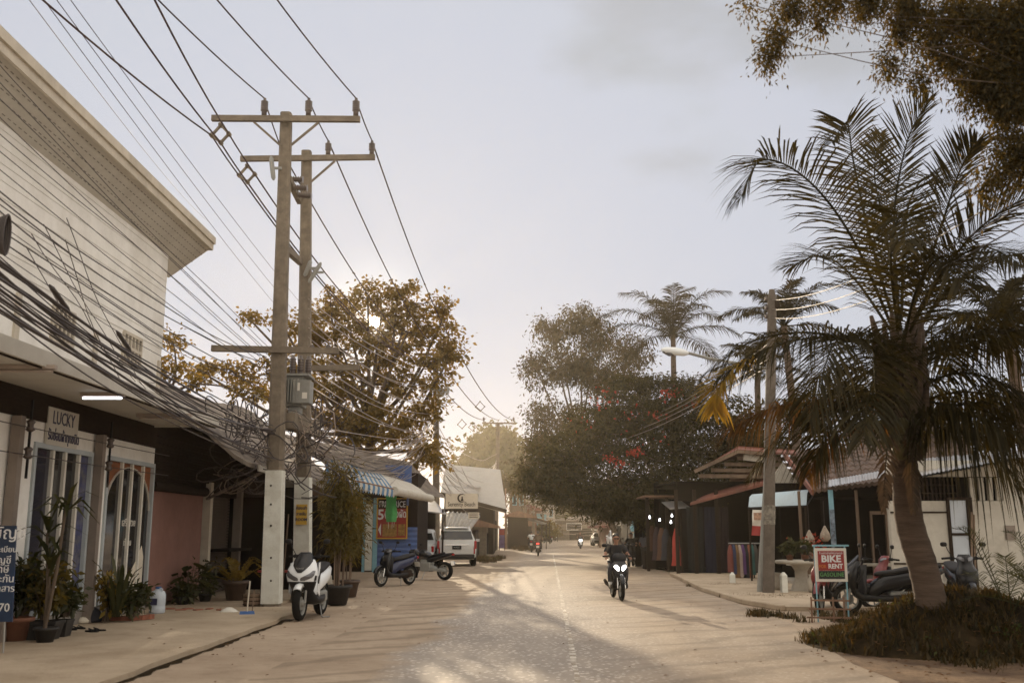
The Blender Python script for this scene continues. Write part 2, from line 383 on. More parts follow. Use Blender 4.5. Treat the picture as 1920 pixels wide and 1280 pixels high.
# ================================================================ ground, road, pavements
RX0, RS = .31, .036                                   # centre line x = RX0 + RS * y
def groundmat(name, kind):
    m, nt, N, L = _mat(name)
    out = N('ShaderNodeOutputMaterial'); b = N('ShaderNodeBsdfPrincipled'); L(b.outputs[0], out.inputs[0]); b.inputs['Roughness'].default_value = .8
    b.inputs['Specular IOR Level'].default_value = .25
    tc = N('ShaderNodeTexCoord'); ob = tc.outputs['Object']
    def noise(s, d=6, r=.6, st=None):
        v = ob
        if st:
            mp = N('ShaderNodeMapping'); mp.inputs['Scale'].default_value = st; L(ob, mp.inputs[0]); v = mp.outputs[0]
        n = N('ShaderNodeTexNoise'); n.inputs['Scale'].default_value = s; n.inputs['Detail'].default_value = d; n.inputs['Roughness'].default_value = r; L(v, n.inputs['Vector'])
        return n.outputs['Fac']
    def ma(op, a, b_=None):
        n = N('ShaderNodeMath'); n.operation = op
        for i, x in enumerate((a, b_)):
            if x is None: continue
            if isinstance(x, (int, float)): n.inputs[i].default_value = x
            else: L(x, n.inputs[i])
        return n.outputs[0]
    def mr(x, a, b_, lo=0, hi=1):
        n = N('ShaderNodeMapRange'); L(x, n.inputs['Value'])
        for k, q in (('From Min', a), ('From Max', b_), ('To Min', lo), ('To Max', hi)): n.inputs[k].default_value = q
        return n.outputs[0]
    def mix(f, a, c):
        n = N('ShaderNodeMix'); n.data_type = 'RGBA'
        for k, x in (('Factor', f), ('A', a), ('B', c)):
            if isinstance(x, (int, float)): n.inputs[k].default_value = x
            elif isinstance(x, tuple): n.inputs[k].default_value = (*x, 1)
            else: L(x, n.inputs[k])
        return n.outputs['Result']
    sand = mix(mr(noise(.35, 8), .35, .65), (.33, .25, .178), (.45, .355, .262))
    sand = mix(mr(noise(2.2, 9, .75), .48, .72, 0, .6), sand, (.19, .135, .09))
    sand = mix(mr(noise(55, 3), .55, .8, 0, .3), sand, (.42, .34, .25))
    h = noise(22, 6, .65)
    if kind == 'road':
        sx = N('ShaderNodeSeparateXYZ'); L(ob, sx.inputs[0])
        xr = ma('SUBTRACT', sx.outputs[0], ma('ADD', ma('MULTIPLY', sx.outputs[1], RS), RX0))
        wob = ma('MULTIPLY', ma('SUBTRACT', noise(.5, 6, .6), .5), 1.6)
        xw = ma('ADD', xr, wob)
        asp = mix(mr(noise(.8, 6, .6, (1, .25, 1)), .35, .7), (.25, .213, .178), (.355, .305, .255))
        asp = mix(mr(noise(1.6, 5, .7, (.2, 2.2, 1)), .55, .75, 0, .4), asp, (.12, .10, .085))
        vo = N('ShaderNodeTexVoronoi'); vo.inputs['Scale'].default_value = 12; L(ob, vo.inputs['Vector'])
        spk = ma('MULTIPLY', mr(vo.outputs['Distance'], .36, .2), mr(noise(1.1, 5, .7, (.5, 1.6, 1)), .34, .54))
        asp = mix(ma('MULTIPLY', spk, .85), asp, (.78, .70, .62))
        left = mr(xw, -2.35, -1.95); right = mr(xw, 1.9, .1, 0, 1)
        patch = mr(noise(.42, 7, .62, (1, .5, 1)), .40, .58)
        cover = ma('MULTIPLY', left, ma('MAXIMUM', ma('MULTIPLY', right, 1.0), ma('MULTIPLY', patch, .35)))
        far = mr(sx.outputs[1], 22, 45, 1, .45)
        cover = ma('MULTIPLY', cover, far)
        # rutted tracks crossing the dusty half
        tr = N('ShaderNodeTexWave'); tr.inputs['Scale'].default_value = .35; tr.inputs['Distortion'].default_value = 6; tr.inputs['Detail'].default_value = 4
        mp = N('ShaderNodeMapping'); mp.inputs['Rotation'].default_value = (0, 0, .5); mp.inputs['Scale'].default_value = (.6, 1.6, 1); L(ob, mp.inputs[0]); L(mp.outputs[0], tr.inputs['Vector'])
        sandr = mix(ma('MULTIPLY', mr(tr.outputs['Fac'], .7, .95), .55), sand, (.19, .145, .1))
        sandr = mix(mr(noise(2.4, 4, .6, (1.1, 5.5, 1)), .60, .68, 0, .45), sandr, (.20, .15, .105))
        sandr = mix(mr(noise(1.3, 3, .5, (3.2, .5, 1)), .62, .72, 0, .3), sandr, (.21, .165, .12))
        col = mix(ma('MULTIPLY', cover, .9), sandr, asp)
        L(mr(cover, 0, 1, .85, .62), b.inputs['Roughness'])
        h = ma('ADD', ma('MULTIPLY', h, ma('SUBTRACT', 1.15, cover)), ma('MULTIPLY', spk, .25))
    elif kind == 'slab':
        col = mix(mr(noise(.7, 8, .65), .35, .68), (.34, .265, .185), (.50, .405, .30))
        col = mix(mr(noise(2.6, 8, .75), .55, .72, 0, .5), col, (.17, .125, .085))
        h = noise(18, 5, .6)
    elif kind == 'litter':
        col = mix(mr(noise(1.2, 8, .7), .4, .62), (.11, .065, .038), (.26, .17, .10))
        col = mix(mr(noise(14, 5, .7), .5, .7, 0, .7), col, (.045, .028, .018))
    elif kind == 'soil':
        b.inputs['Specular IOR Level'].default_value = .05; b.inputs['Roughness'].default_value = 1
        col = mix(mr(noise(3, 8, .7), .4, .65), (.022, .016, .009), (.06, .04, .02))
    else:
        gr = mr(noise(.12, 5), .5, .68, 0, .35)
        col = mix(gr, sand, (.15, .105, .065))
    L(col, b.inputs['Base Color'])
    bp = N('ShaderNodeBump'); bp.inputs['Strength'].default_value = .55; bp.inputs['Distance'].default_value = .03
    L(h, bp.inputs['Height']); L(bp.outputs[0], b.inputs['Normal'])
    return m
GM = {k: groundmat(k + '_ground', k) for k in ('road', 'slab', 'litter', 'soil', 'sand')}
g = MB().quad((-320, -50, 0), (320, -50, 0), (320, 550, 0), (-320, 550, 0)).build('ground', GM['sand']); tag(g, 'sandy dirt ground along the village street', kind='structure')
def strip(name, xl, xr, y0, y1, z, m, n=40, rs=RS, x0=RX0, lab=None, jit=0):
    b = MB(); r = []
    for i in range(n + 1):
        y = y0 + (y1 - y0) * i / n; c = x0 + rs * y
        j1, j2 = rng.uniform(-jit, jit), rng.uniform(-jit, jit)
        r.append([(c + xl + j1, y, z), (c + xr + j2, y, z)])
    b.loft(r, cap=False, closed=False, smooth=False)
    return tag(b.build(name, m), lab, kind='structure')
strip('road', -3.6, 3.95, -20, 260, .004, GM['road'], lab='dusty worn asphalt road running away down the village street')
strip('lane_line', -.035, .035, 8, 70, .008, mat('worn_line_paint', (.62, .57, .5), .8, var=.2, dirt=(.24, .19, .14), damt=.95, dscale=5, thr=(.42, .56)), n=80, lab='thin worn white line along the middle of the road', jit=.015)
# raised concrete apron in front of the white shop, its edge crumbling into dark soil
b = MB(); edge = []
for i in range(42):
    y = -5 + 26.2 * i / 41; edge.append((-4.25 + .012 * (y - 10) + rng.uniform(-.05, .05), y))
b.prism([(-9, 21.2), (-9, -5)] + edge, lambda a, c, d: (a, c, d), .0, .07)
tag(b.build('pavement', GM['slab']), 'pale concrete apron in front of the white shop', kind='structure')
b = MB(); r = []
for i in range(60):
    y = 6 + 12.6 * i / 59; x = -4.24 + .012 * (y - 10); wd = .05 + .12 * abs(math.sin(i * 1.7)) * rng.random()
    r.append([(x - .04, y, .009), (x + wd, y, .009)])
b.loft(r, cap=False, closed=False, smooth=False)
tag(b.build('path_edge', GM['soil']), 'crumbled dark soil seam along the edge of the concrete apron', kind='structure')
# pavement before the right-hand shops with a low kerb
a = [G(1262, 1078), G(1322, 1108), G(1400, 1132), G(1475, 1145)]
b = MB(); pts = [(p.x, p.y) for p in a] + [(12, 20), (14, 39), (6.6, 41)]
b.prism(pts, lambda x, y, d: (x, y, d), 0, .09)
tag(b.build('pavement', GM['slab']), 'cracked concrete pavement in front of the dark clothes shop', kind='structure')
b = MB()
for i in range(len(a) - 1): b.bar(a[i] + V((-.06, 0, .055)), a[i + 1] + V((-.06, 0, .055)), .12, .12)
tag(b.build('kerb', GM['slab'], bevel=.02), 'broken kerb edging the pavement by the clothes shop', kind='structure')
# earth mound under the near palm and the leaf-strewn dirt in front of it
def mound_h(x, y):
    d = ((x - 6.4) / 2.3) ** 2 + ((y - 14.7) / 2.0) ** 2
    e = ((x - 9.3) / 3.9) ** 2 + ((y - 14.6) / 2.1) ** 2; k = ((x - 5.85) / 1.5) ** 2 + ((y - 14.1) / 1.1) ** 2
    return .40 * max(0, 1 - d) ** 1.2 + .30 * max(0, 1 - e) ** 1.3 + .36 * max(0, 1 - k) ** 1.2
b = MB(); nx, ny = 44, 30; rows = []
for j in range(ny + 1):
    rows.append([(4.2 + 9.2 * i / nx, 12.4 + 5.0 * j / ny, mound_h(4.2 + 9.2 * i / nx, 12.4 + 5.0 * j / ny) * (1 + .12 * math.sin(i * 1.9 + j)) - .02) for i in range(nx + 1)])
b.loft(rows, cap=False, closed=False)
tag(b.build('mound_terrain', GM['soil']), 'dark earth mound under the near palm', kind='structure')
b = MB(); ol = [G(1560, 1220), G(1640, 1213), G(1930, 1216), V((9, 8, 0)), V((3.4, 6, 0)), G(1690, 1280), G(1600, 1245)]
b.add([(p.x, p.y, .006) for p in ol], [tuple(range(len(ol)))])
tag(b.build('ground_litter', GM['litter']), 'reddish dirt with dry leaves in front of the mound', kind='structure')
# ---------------------------------------------------------------- grass
def grass(name, label, n, fn, hh, m=None, lean=.5):
    vs = []; fs = []
    for _ in range(n):
        p = fn()
        if p is None: continue
        h = hh * rng.uniform(.4, 1.3); a = rng.uniform(0, 6.28); l = h * lean * rng.uniform(.2, 1.4); wd = .006 + .012 * rng.random()
        c, s = math.cos(a), math.sin(a); o = len(vs)
        vs += [(p[0] - s * wd, p[1] + c * wd, p[2]), (p[0] + s * wd, p[1] - c * wd, p[2]), (p[0] + c * l * .4 + s * wd * .7, p[1] + s * l * .4 - c * wd * .7, p[2] + h * .65),
               (p[0] + c * l * .4 - s * wd * .7, p[1] + s * l * .4 + c * wd * .7, p[2] + h * .65), (p[0] + c * l, p[1] + s * l, p[2] + h)]
        fs += [(o, o + 1, o + 2, o + 3), (o + 3, o + 2, o + 4)]
    b = MB(); b.add(vs, fs)
    return tag(b.build(name, m or LF['grass'], recalc=False), label, kind='stuff')
def on_mound():
    while True:
        x = rng.uniform(4.3, 13); y = rng.uniform(12.4, 17); h = mound_h(x, y)
        if h > .02 or (rng.random() < .05 and x > 4.8): return x, y, max(0, h - .02)
clump = []
for _ in range(2000):
    cx_, cy_, cz_ = on_mound(); k = rng.randint(5, 16); s_ = rng.uniform(.03, .10)
    for _ in range(k):
        x, y = cx_ + rng.gauss(0, s_), cy_ + rng.gauss(0, s_); clump.append((x, y, max(0, mound_h(x, y) - .02)))
it_ = iter(clump)
grass('grass', 'dry dark clumped grass covering the mound under the near palm', len(clump), lambda: next(it_), .12, lean=.9)
def patch(c, rx, ry):
    cl = []
    for _ in range(45):
        a = rng.uniform(0, 6.28); r = rng.random() ** .7 * (1 + .3 * math.sin(3 * a)); cl.append((c[0] + rx * r * math.cos(a), c[1] + ry * r * math.sin(a)))
    def f():
        q = rng.choice(cl); return (q[0] + rng.gauss(0, .09), q[1] + rng.gauss(0, .09), .0)
    return f
grass('grass', 'thin straggling grass at the foot of the mound', 2600, lambda: (lambda x: (x, 12.9 + .25 * math.sin(x * 3.1) + .15 * math.sin(x * 7.7) + rng.gauss(0, .28) + max(0, 5.6 - x) * 1.4, .005))(rng.uniform(4.7, 11)), .08, lean=1.0)
grass('grass', 'patch of dry grass round the leaning utility pole', 2200, patch(G(1450, 1122), .9, .8), .09, lean=1.0)
grass('grass', 'strip of dry grass behind the low white posts', 1200, patch(G(1370, 1100), 1.0, .7), .09, lean=1.0)
grass('grass', 'weedy verge beside the parked silver car', 1600, patch(G(915, 1050), .9, 4.5), .22)
grass('grass', 'weeds in front of the far wooden stall', 900, patch(G(985, 1030), 1.2, 6), .35)
grass('grass', 'grass under the parked rental motorbikes', 2500, patch(V((7.0, 18.8, 0)), 2.4, 1.6), .12, lean=1.0)
# low green weeds and dead leaves between the grass clumps
wp = []
for _ in range(130):
    x, y, z = on_mound(); wp += [(x + rng.gauss(0, .05), y + rng.gauss(0, .05), z + rng.uniform(.02, .10)) for _ in range(rng.randint(6, 20))]
WEEDS = wp
b = MB()
for _ in range(700):
    x, y, z = on_mound(); s = rng.uniform(.02, .06); a = rng.uniform(0, 6.28); c, d = math.cos(a) * s, math.sin(a) * s; z += .03 + .05 * rng.random()
    b.add([(x - c, y - d, z), (x + d * .5, y - c * .5, z + .015), (x + c, y + d, z + .004), (x - d * .5, y + c * .5, z + .012)], [(0, 1, 2, 3)])
tag(b.build('leaf_litter', LF['litter'], recalc=False), 'dead brown leaves caught in the grass of the mound', kind='stuff')
# scattered dry leaves and pebbles
b = MB()
for _ in range(420):
    q = rng.random()
    if q < .55: x, y = rng.uniform(3.8, 8.5), rng.uniform(9, 14)
    elif q < .8: x, y = rng.uniform(-4.2, -2.6), rng.uniform(8, 30)
    else: x, y = rng.uniform(-7, 5.5), rng.uniform(9, 34)
    s = rng.uniform(.012, .045); a = rng.uniform(0, 6.28); c, d = math.cos(a) * s, math.sin(a) * s; z = .075 if x < -4.35 and y < 21 else .014
    b.add([(x - c, y - d, z), (x + d * .5, y - c * .5, z + .012), (x + c, y + d, z + .004), (x - d * .5, y + c * .5, z + .01)], [(0, 1, 2, 3)])
tag(b.build('leaf_litter', LF['litter'], recalc=False), 'fallen dry leaves scattered over sand and road', kind='stuff')
# ================================================================ left side: white two-storey shop
def AX(px, py, X):
    u = (px - 960) / F; v = (640 - py) / F; t = X / u
    return V((X, t * (CT - v * ST), CZ + t * (ST + v * CT)))
def thing_at(name, label, cat, loc, group=None, rz=0): return thing(name, label, cat, loc, rz, group)
WX = -7.28; YE = 20.35
sh = thing('white_shop', 'two-storey white shop with plank-clad upper wall, deep perforated eave and flat canopy', 'shop', (WX, 15, 0))
b = MB(); b.bx(-14, WX, 6, YE, 3.72, 7.5); b.bx(-14, WX - .35, 6, YE, .3, 3.72)
b.build('wall', K['white'], sh, True)
# plank cladding on the upper half
b = MB()
for i in range(9):
    z = 5.3 + i * .24
    b.add([(WX + .004, 6, z), (WX + .004, YE + .004, z), (WX + .012, YE + .004, z + .004), (WX + .012, 6, z + .004), (WX + .006, YE + .004, z + .236), (WX + .006, 6, z + .236)], [(0, 1, 2, 3), (3, 2, 4, 5)])
    b.add([(WX + .004, YE + .004, z), (WX + .016, YE + .004, z + .006), (WX + .006, YE + .004, z + .212)], [(0, 1, 2)])
b.build('cladding', K['white'], sh, True)
for px in (33, 184, 305):
    y = AX(px, 560, WX).y
    b = MB(); b.bx(WX, WX + .035, y - .07, y + .07, 3.74, 5.04); b.build('wall_batten', K['cream'], sh, True)
# eave: sloping perforated soffit, fascia and roof edge
ex, ez, iz = -6.68, 7.76, 7.28
eY = AX(396, 462, ex).y
b = MB(); b.prism([(WX - .3, iz - .2), (ex, ez), (ex, ez + .03), (WX - .3, iz + .03)], lambda x, z, y: (x, y, z), 4, eY)
b.build('soffit', K['soffit'], sh, True)
b = MB()
y = 6.0
while y < eY - .1:
    for k in range(5):
        t = .18 + .78 * k / 4.6; x = WX + (ex - WX) * t; z = iz + (ez - iz) * t - .006
        yy = y + (.07 if k % 2 else 0)
        b.add([(x - .006, yy - .045, z - .006), (x + .006, yy - .045, z + .003), (x + .006, yy + .045, z + .003), (x - .006, yy + .045, z - .006)], [(0, 1, 2, 3)])
    y += .16
b.build('soffit_holes', K['plinth'], sh, True)['kind'] = 'stuff'
b = MB(); b.bx(ex, ex + .05, 4, eY, ez - .05, ez + .12); b.bx(ex + .05, ex + .09, 4, eY + .02, ez + .09, ez + .24); b.bx(WX - 3, ex + .02, eY, eY + .05, ez - .04, ez + .14)
b.build('fascia', K['cream'], sh, True)
b = MB(); b.prism([(WX - 3, ez + 1.4), (ex + .06, ez + .25), (ex + .06, ez + .27), (WX - 3, ez + 1.46)], lambda x, z, y: (x, y, z), 4, eY + .03)
b.build('roof', K['greyroof'], sh, True)
# canopy slab
cx, cz = -6.02, 3.70; cY = AX(405, 793, cx).y
b = MB(); b.bx(WX - .3, cx, 4, cY, cz, cz + .05); b.bx(cx, cx + .05, 4, cY + .03, cz - .035, cz + .17); b.bx(WX + .002, cx - .01, cY, cY + .04, cz - .03, cz + .16)
b.bx(WX - .2, cx - .02, 4, cY - .02, cz + .06, cz + .15)
b.build('canopy', K['soffit'], sh, True)
b = MB(); b.bx(cx - .02, cx - .004, 4, cY, cz - .06, cz - .005); b.build('gutter', K['dark'], sh, True)
b = MB(); b.bx(WX - .34, WX + .01, 6, YE + .03, 3.26, 3.70); b.build('beam', K['dark'], sh, True)
# breeze-block vents in the upper wall
for (xa, xb, ya, yb) in ((95, 136, 585, 640), (228, 262, 628, 684)):
    pa = AX(xa, (ya + yb) / 2, WX); pb = AX(xb, (ya + yb) / 2, WX); zc = pa.z * .5 + pb.z * .5 ; hz_ = .27
    b = MB(); n = 5
    for i in range(n + 1):
        y = pa.y + (pb.y - pa.y) * i / n; b.bx(WX + .0, WX + .045, y - .025, y + .025, zc - hz_, zc + hz_)
    for z in (zc - hz_, zc, zc + hz_): b.bx(WX + .003, WX + .05, pa.y, pb.y, z - .03, z + .03)
    fr = b.build('vent_block', K['cream'], sh, True)
    b = MB(); b.bx(WX + .002, WX + .008, pa.y, pb.y, zc - hz_, zc + hz_); b.build('opening', K['plinth'], fr)
    fr.children[0].data.transform((Matrix.Translation(sh.location)).inverted())
# ground-floor wall pieces, plinth and the two glazed shopfronts
WY = WX - .02
y1a, y1b = AX(48, 1000, WY).y, AX(161, 1000, WY).y
y2a, y2b = AX(190, 1000, WY).y, AX(280, 1000, WY).y
d1, d2 = 2.86, 2.86
b = MB()
for (ya, yb) in ((6, y1a), (y1b, y2a), (y2b, YE)): b.bx(WY - .32, WY, ya, yb, .3, 3.3)
for (ya, yb) in ((y1a, y1b), (y2a, y2b)): b.bx(WY - .32, WY - .003, ya, yb, d1, 3.3)
b.build('lower_wall', K['white'], sh, True)
b = MB(); b.bx(WY - .33, WY + .03, 6, YE + .02, .07, .30); b.build('plinth', K['plinth'], sh, True)
def shopfront(ya, yb, panels):
    b = MB(); t = .07
    b.bx(WY - .08, WY + .035, ya, ya + t, .3, d1 + .08); b.bx(WY - .08, WY + .035, yb - t, yb, .3, d1 + .08)
    b.bx(WY - .079, WY + .034, ya + t, yb - t, d1, d1 + .079); b.bx(WY - .079, WY + .034, ya + t, yb - t, .301, .40)
    fr = b.build('door_frame', K['greytrim'], sh, True)
    edges = [ya + t + (yb - ya - 2 * t) * f for f in (0, .30, .52, .78, 1)]
    for i in range(4):
        a, c = edges[i], edges[i + 1]
        b = MB(); b.bx(WY - .05, WY - .035, a, c, .4, d1)
        p = b.build('pane', panels[i], fr); p.data.transform(Matrix.Translation(sh.location).inverted())
    b = MB()
    for i in (1, 2, 3):
        b.bx(WY - .06, WY + .02, edges[i] - .032, edges[i] + .032, .4, d1)
    p = b.build('mullion', K['signwhite'], fr); p.data.transform(Matrix.Translation(sh.location).inverted())
    return edges, fr
e1, f1 = shopfront(y1a, y1b, [K['glassb'], K['glass'], K['glass'], K['bluedoor']])
e2, f2 = shopfront(y2a, y2b, [K['poster'], K['poster'], K['poster'], K['poster']])
# dark arch graphic with pale rim filling the second shopfront
yc = (y2a + y2b) / 2; rad = (y2b - y2a) * .46
arc = [(yc + rad * math.cos(R(a)), 2.0 + rad * .72 * math.sin(R(a))) for a in range(0, 181, 12)]
b = MB(); b.prism([(yc + rad, .42), *arc, (yc - rad, .42)], lambda y, z, x: (x, y, z), WY - .034, WY - .028)
p = b.build('arch_graphic', K['glass'], f2); p.data.transform(Matrix.Translation(sh.location).inverted())
b = MB()
for i in range(len(arc) - 1):
    b.bar((WY - .022, *arc[i]), (WY - .022, *arc[i + 1]), .05, .012)
M0 = face((WY - .02, yc + .1, 1.75), (0, 1, 0), (0, 0, 1))
text(b, 'เสริมสวย', .19, M0)
p = b.build('lettering', K['signwhite'], f2); p.data.transform(Matrix.Translation(sh.location).inverted())
b = MB(); text(b, 'ทำผม', .17, face((WY - .02, yc + .1, 1.38), (0, 1, 0), (0, 0, 1)))
p = b.build('lettering', K['signwhite'], f2); p.data.transform(Matrix.Translation(sh.location).inverted())
b = MB(); yq = y2b - .62
b.prism([(yq - .5, .42), (yq + .42, .42), (yq + .42, 1.1), (yq + .3, 1.32), (yq, 1.0), (yq - .3, .75)], lambda y, z, x: (x, y, z), WY - .026, WY - .021)
p = b.build('painted_figure', K['signcream'], f2); p.data.transform(Matrix.Translation(sh.location).inverted())
# pilaster pipes with insulator racks
for px in (30, 188):
    y = AX(px, 900, WX + .12).y
    b = MB(); b.bx(WX + .01, WX + .15, y - .07, y + .07, .07, 3.25); b.build('downpipe', K['pilaster'], sh, True)
    r = thing('insulator_rack', 'black two-spool wire rack fixed to the %s brown pipe of the white shop' % ('nearer' if px == 30 else 'farther'), 'insulator rack', (WX + .2, y + .12, 2.6))
    b = MB(); b.bar((WX + .2, y + .12, 2.35), (WX + .2, y + .12, 3.5), .03); b.build('rod', K['blackplastic'], r, True)
    for z in (2.72, 3.12):
        b = MB(); b.lathe([(.03, -.09), (.07, -.06), (.045, -.02), (.045, .02), (.07, .06), (.03, .09)], (WX + .2, y + .12, z), 12); b.build('spool', K['porc'], r, True)
# sign over the first door
py0, py1 = AX(83, 835, WX).y, AX(141, 835, WX).y
sg = thing('shop_sign', 'pale plate lettered LUCKY over a line of Thai above the first shop door', 'sign', (WX + .01, (py0 + py1) / 2, 3.0))
b = MB(); b.bx(WX - .01, WX + .025, py0, py1, 2.93, 3.52); b.build('board', K['soffit'], sg, True)
b = MB(); ym = (py0 + py1) / 2
text(b, 'LUCKY', .30, face((WX + .028, ym, 3.36), (0, 1, 0), (0, 0, 1)), width=.78)
text(b, 'รับซ่อมผ้าทุกชนิด', .22, face((WX + .028, ym + .05, 3.08), (0, 1, 0), (0, 0, 1)), width=1.12, bold=.004)
b.build('lettering', K['inkblue'], sg, True)
# tubes under the canopy
def tube_lamp(px, py, lit, L_, lab):
    p = G(px, py, cz - .06); t = thing('tube_lamp', lab, 'lamp', p)
    b = MB(); b.bx(p.x - .035, p.x + .035, p.y - L_ / 2 - .05, p.y + L_ / 2 + .05, p.z, p.z + .055); b.build('housing', K['tubeoff'], t, True)
    b = MB(); b.tube([(p.x, p.y - L_ / 2, p.z - .022), (p.x, p.y + L_ / 2, p.z - .022)], .019, 10); b.build('tube', K['tubelit'] if lit else K['tubeoff'], t, True)
for px, py, lit, lab in ((192, 743, True, 'lit fluorescent tube under the canopy of the white shop'),
                         (32, 692, False, 'unlit fluorescent tube under the canopy, nearer than the lit one'), (308, 781, False, 'unlit fluorescent tube under the canopy, farther than the lit one')):
    p = G(px, py, cz - .06); u = .75
    t = thing('tube_lamp', lab, 'lamp', p)
    dx = .34 if lit else .5
    b = MB(); b.bx(p.x - dx, p.x + dx, p.y - .04, p.y + .04, p.z, p.z + .055); b.build('housing', K['tubeoff'], t, True)
    b = MB(); b.tube([(p.x - dx + .04, p.y, p.z - .024), (p.x + dx - .04, p.y, p.z - .024)], .02, 10); b.build('tube', K['tubelit'] if lit else K['tubeoff'], t, True)
# navy banner stand at the near end of the shop
yb0 = 13.1
bn = thing('banner_stand', 'dark navy upright banner with white Thai lettering beside potted plants', 'banner', (-6.8, yb0, .07))
pr = AX(31, 1085, 0) if False else None
bx1 = -6.62; bt = P(30, 985, 13.2); bb = P(22, 1165, 13.2)
b = MB(); b.add([(bt.x - .75, 13.2, bt.z), (bt.x, 13.2, bt.z), (bb.x, 13.2, bb.z), (bb.x - .75, 13.2, bb.z), (bt.x - .75, 13.23, bt.z), (bt.x, 13.23, bt.z), (bb.x, 13.23, bb.z), (bb.x - .75, 13.23, bb.z)],
                [(0, 1, 2, 3), (7, 6, 5, 4), (0, 4, 5, 1), (1, 5, 6, 2), (2, 6, 7, 3), (3, 7, 4, 0)])
b.build('panel', K['signnavy'], bn, True)
b = MB()
for s_, z, sz in (('รับทำบัญชี', 1000, .22), ('จดทะเบียน', 1030, .1), ('บัญชี', 1050, .13), ('ภาษี', 1067, .13), ('ประกัน', 1085, .13), ('เอกสาร', 1103, .12), ('070', 1139, .15)):
    p = P(8, z, 13.195); w_ = sz * 3.0
    b = MB(); text(b, s_, sz, face((p.x - .04 - (.12 if sz > .2 else 0), 13.19, p.z), (1, 0, 0), (0, 0, 1))); b.build('lettering', K['inkwhite'], bn, True)
b = MB(); b.tube([(bb.x - .1, 13.25, .07), (bt.x - .1, 13.25, bt.z)], .012); b.tube([(bb.x - .65, 13.25, .07), (bt.x - .65, 13.25, bt.z)], .012); b.build('pole', K['steel'], bn, True)
# ================================================================ the dark timber shop next door
ds = thing('timber_shop', 'dark open-fronted timber shop with sagging grey tiled roof beside the white shop', 'shop', (-7.5, 26, 0))
y0, y9 = YE + .12, 33.0
ry, rz_, exx, ezz = -8.75, 5.55, -5.5, 2.98
b = MB(); ns = 30; rows = []
for i in range(ns + 1):                                   # sagging ridge; tile steps along the slope
    y = y0 + (y9 - y0) * i / ns; sag = .32 * math.sin(math.pi * min(1, i / ns * 1.1)) + .03 * rng.random()
    rows.append([(ry + (exx - ry) * t, y, rz_ + (ezz - rz_) * t - sag * (1 - t * .8) + (.035 if k % 2 else 0) + .012 * ((i * 7 + k) % 3)) for k, t in ((q, q / 17) for q in range(18))])
b.loft(rows, cap=False, closed=False, smooth=False)
rows2 = [[(p[0], p[1], p[2] - .09) for p in r] for r in rows]
b.loft(rows2, cap=False, closed=False, smooth=False); b.loft([[r[-1] for r in rows], [r[-1] for r in rows2]], cap=False, closed=False); b.loft([rows[0], rows2[0]], cap=False, closed=False)
b.build('roof', K['rooft'], ds, True)
b = MB(); b.bar((exx + .02, y0 + 1.2, ezz - .04), (exx + .02, y9, ezz - .14), .05, .14); b.build('fascia', K['canvas'], ds, True)
b = MB(); b.bx(-13, -12.9, y0, y9, 0, 5); b.bx(-12.9, -5.6, y9 - .1, y9, 0, 3.0); b.bx(-12.9, -7.9, y0, y0 + .08, 0, 3.4)
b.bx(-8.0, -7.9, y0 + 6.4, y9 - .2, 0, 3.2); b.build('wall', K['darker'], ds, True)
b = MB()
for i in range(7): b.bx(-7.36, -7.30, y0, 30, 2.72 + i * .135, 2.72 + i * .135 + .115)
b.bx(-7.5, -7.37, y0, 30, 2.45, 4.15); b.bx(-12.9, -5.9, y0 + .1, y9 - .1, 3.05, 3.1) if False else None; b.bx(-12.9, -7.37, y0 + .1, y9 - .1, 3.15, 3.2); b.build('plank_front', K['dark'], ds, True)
ya, yb = AX(300, 1000, -7.4).y, AX(377, 1000, -7.4).y
b = MB(); b.bx(-7.5, -7.4, y0 + .02, yb, .12, 2.45); b.build('pink_panel', K['pink'], ds, True)
b = MB(); b.tube([(-7.36, y0 + .05, 2.52), (-7.36, yb, 2.52)], .11, 12); b.build('shutter_roll', K['dark'], ds, True)
for px in (386, 444):
    y = AX(px, 1000, -7.34).y
    b = MB(); b.bx(-7.44, -7.24, y - .1, y + .1, 0, 2.75); b.build('column', K['cream'] if px == 386 else K['pilaster'], ds, True)
yc1 = AX(444, 1000, -7.34).y
b = MB(); z = .1
while z < 2.6:
    b.bx(-7.62, -7.58 + .012, yb + .1, yc1, z, z + .06); z += .075
b.bx(-7.66, -7.62, yb + .1, yc1, .05, 2.7); b.build('shutter', K['shutter'], ds, True)
a_, c_ = AX(388, 935, -7.2), P(497, 882, 22.5)
b = MB(); b.bar(a_, c_, .07, .05); b.build('brace', K['pilaster'], ds, True)
# open boarded lean-to roof and shelf in the dark bay beyond the poles
b = MB(); q = [P(583, 905, 26), P(662, 950, 27), P(662, 962, 27), P(583, 930, 26)]
b.prism([(0, 0), (1, 0), (1, 1), (0, 1)], lambda a, c, d: V(q[0]).lerp(q[1], a) + V((-.4 * d, 2.2 * c, -.1 * c)) + V((0, 0, -.05 * d)), 0, 1)
b.build('lean_to', K['wood'], ds, True)
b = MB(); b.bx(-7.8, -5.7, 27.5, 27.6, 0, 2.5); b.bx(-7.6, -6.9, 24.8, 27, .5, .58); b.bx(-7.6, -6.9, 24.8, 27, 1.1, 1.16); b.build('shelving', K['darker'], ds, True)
b = MB(); b.bx(-9, -5.1, 21.2, 33, .0, .06); b.build('step', GM['slab'], ds, True)
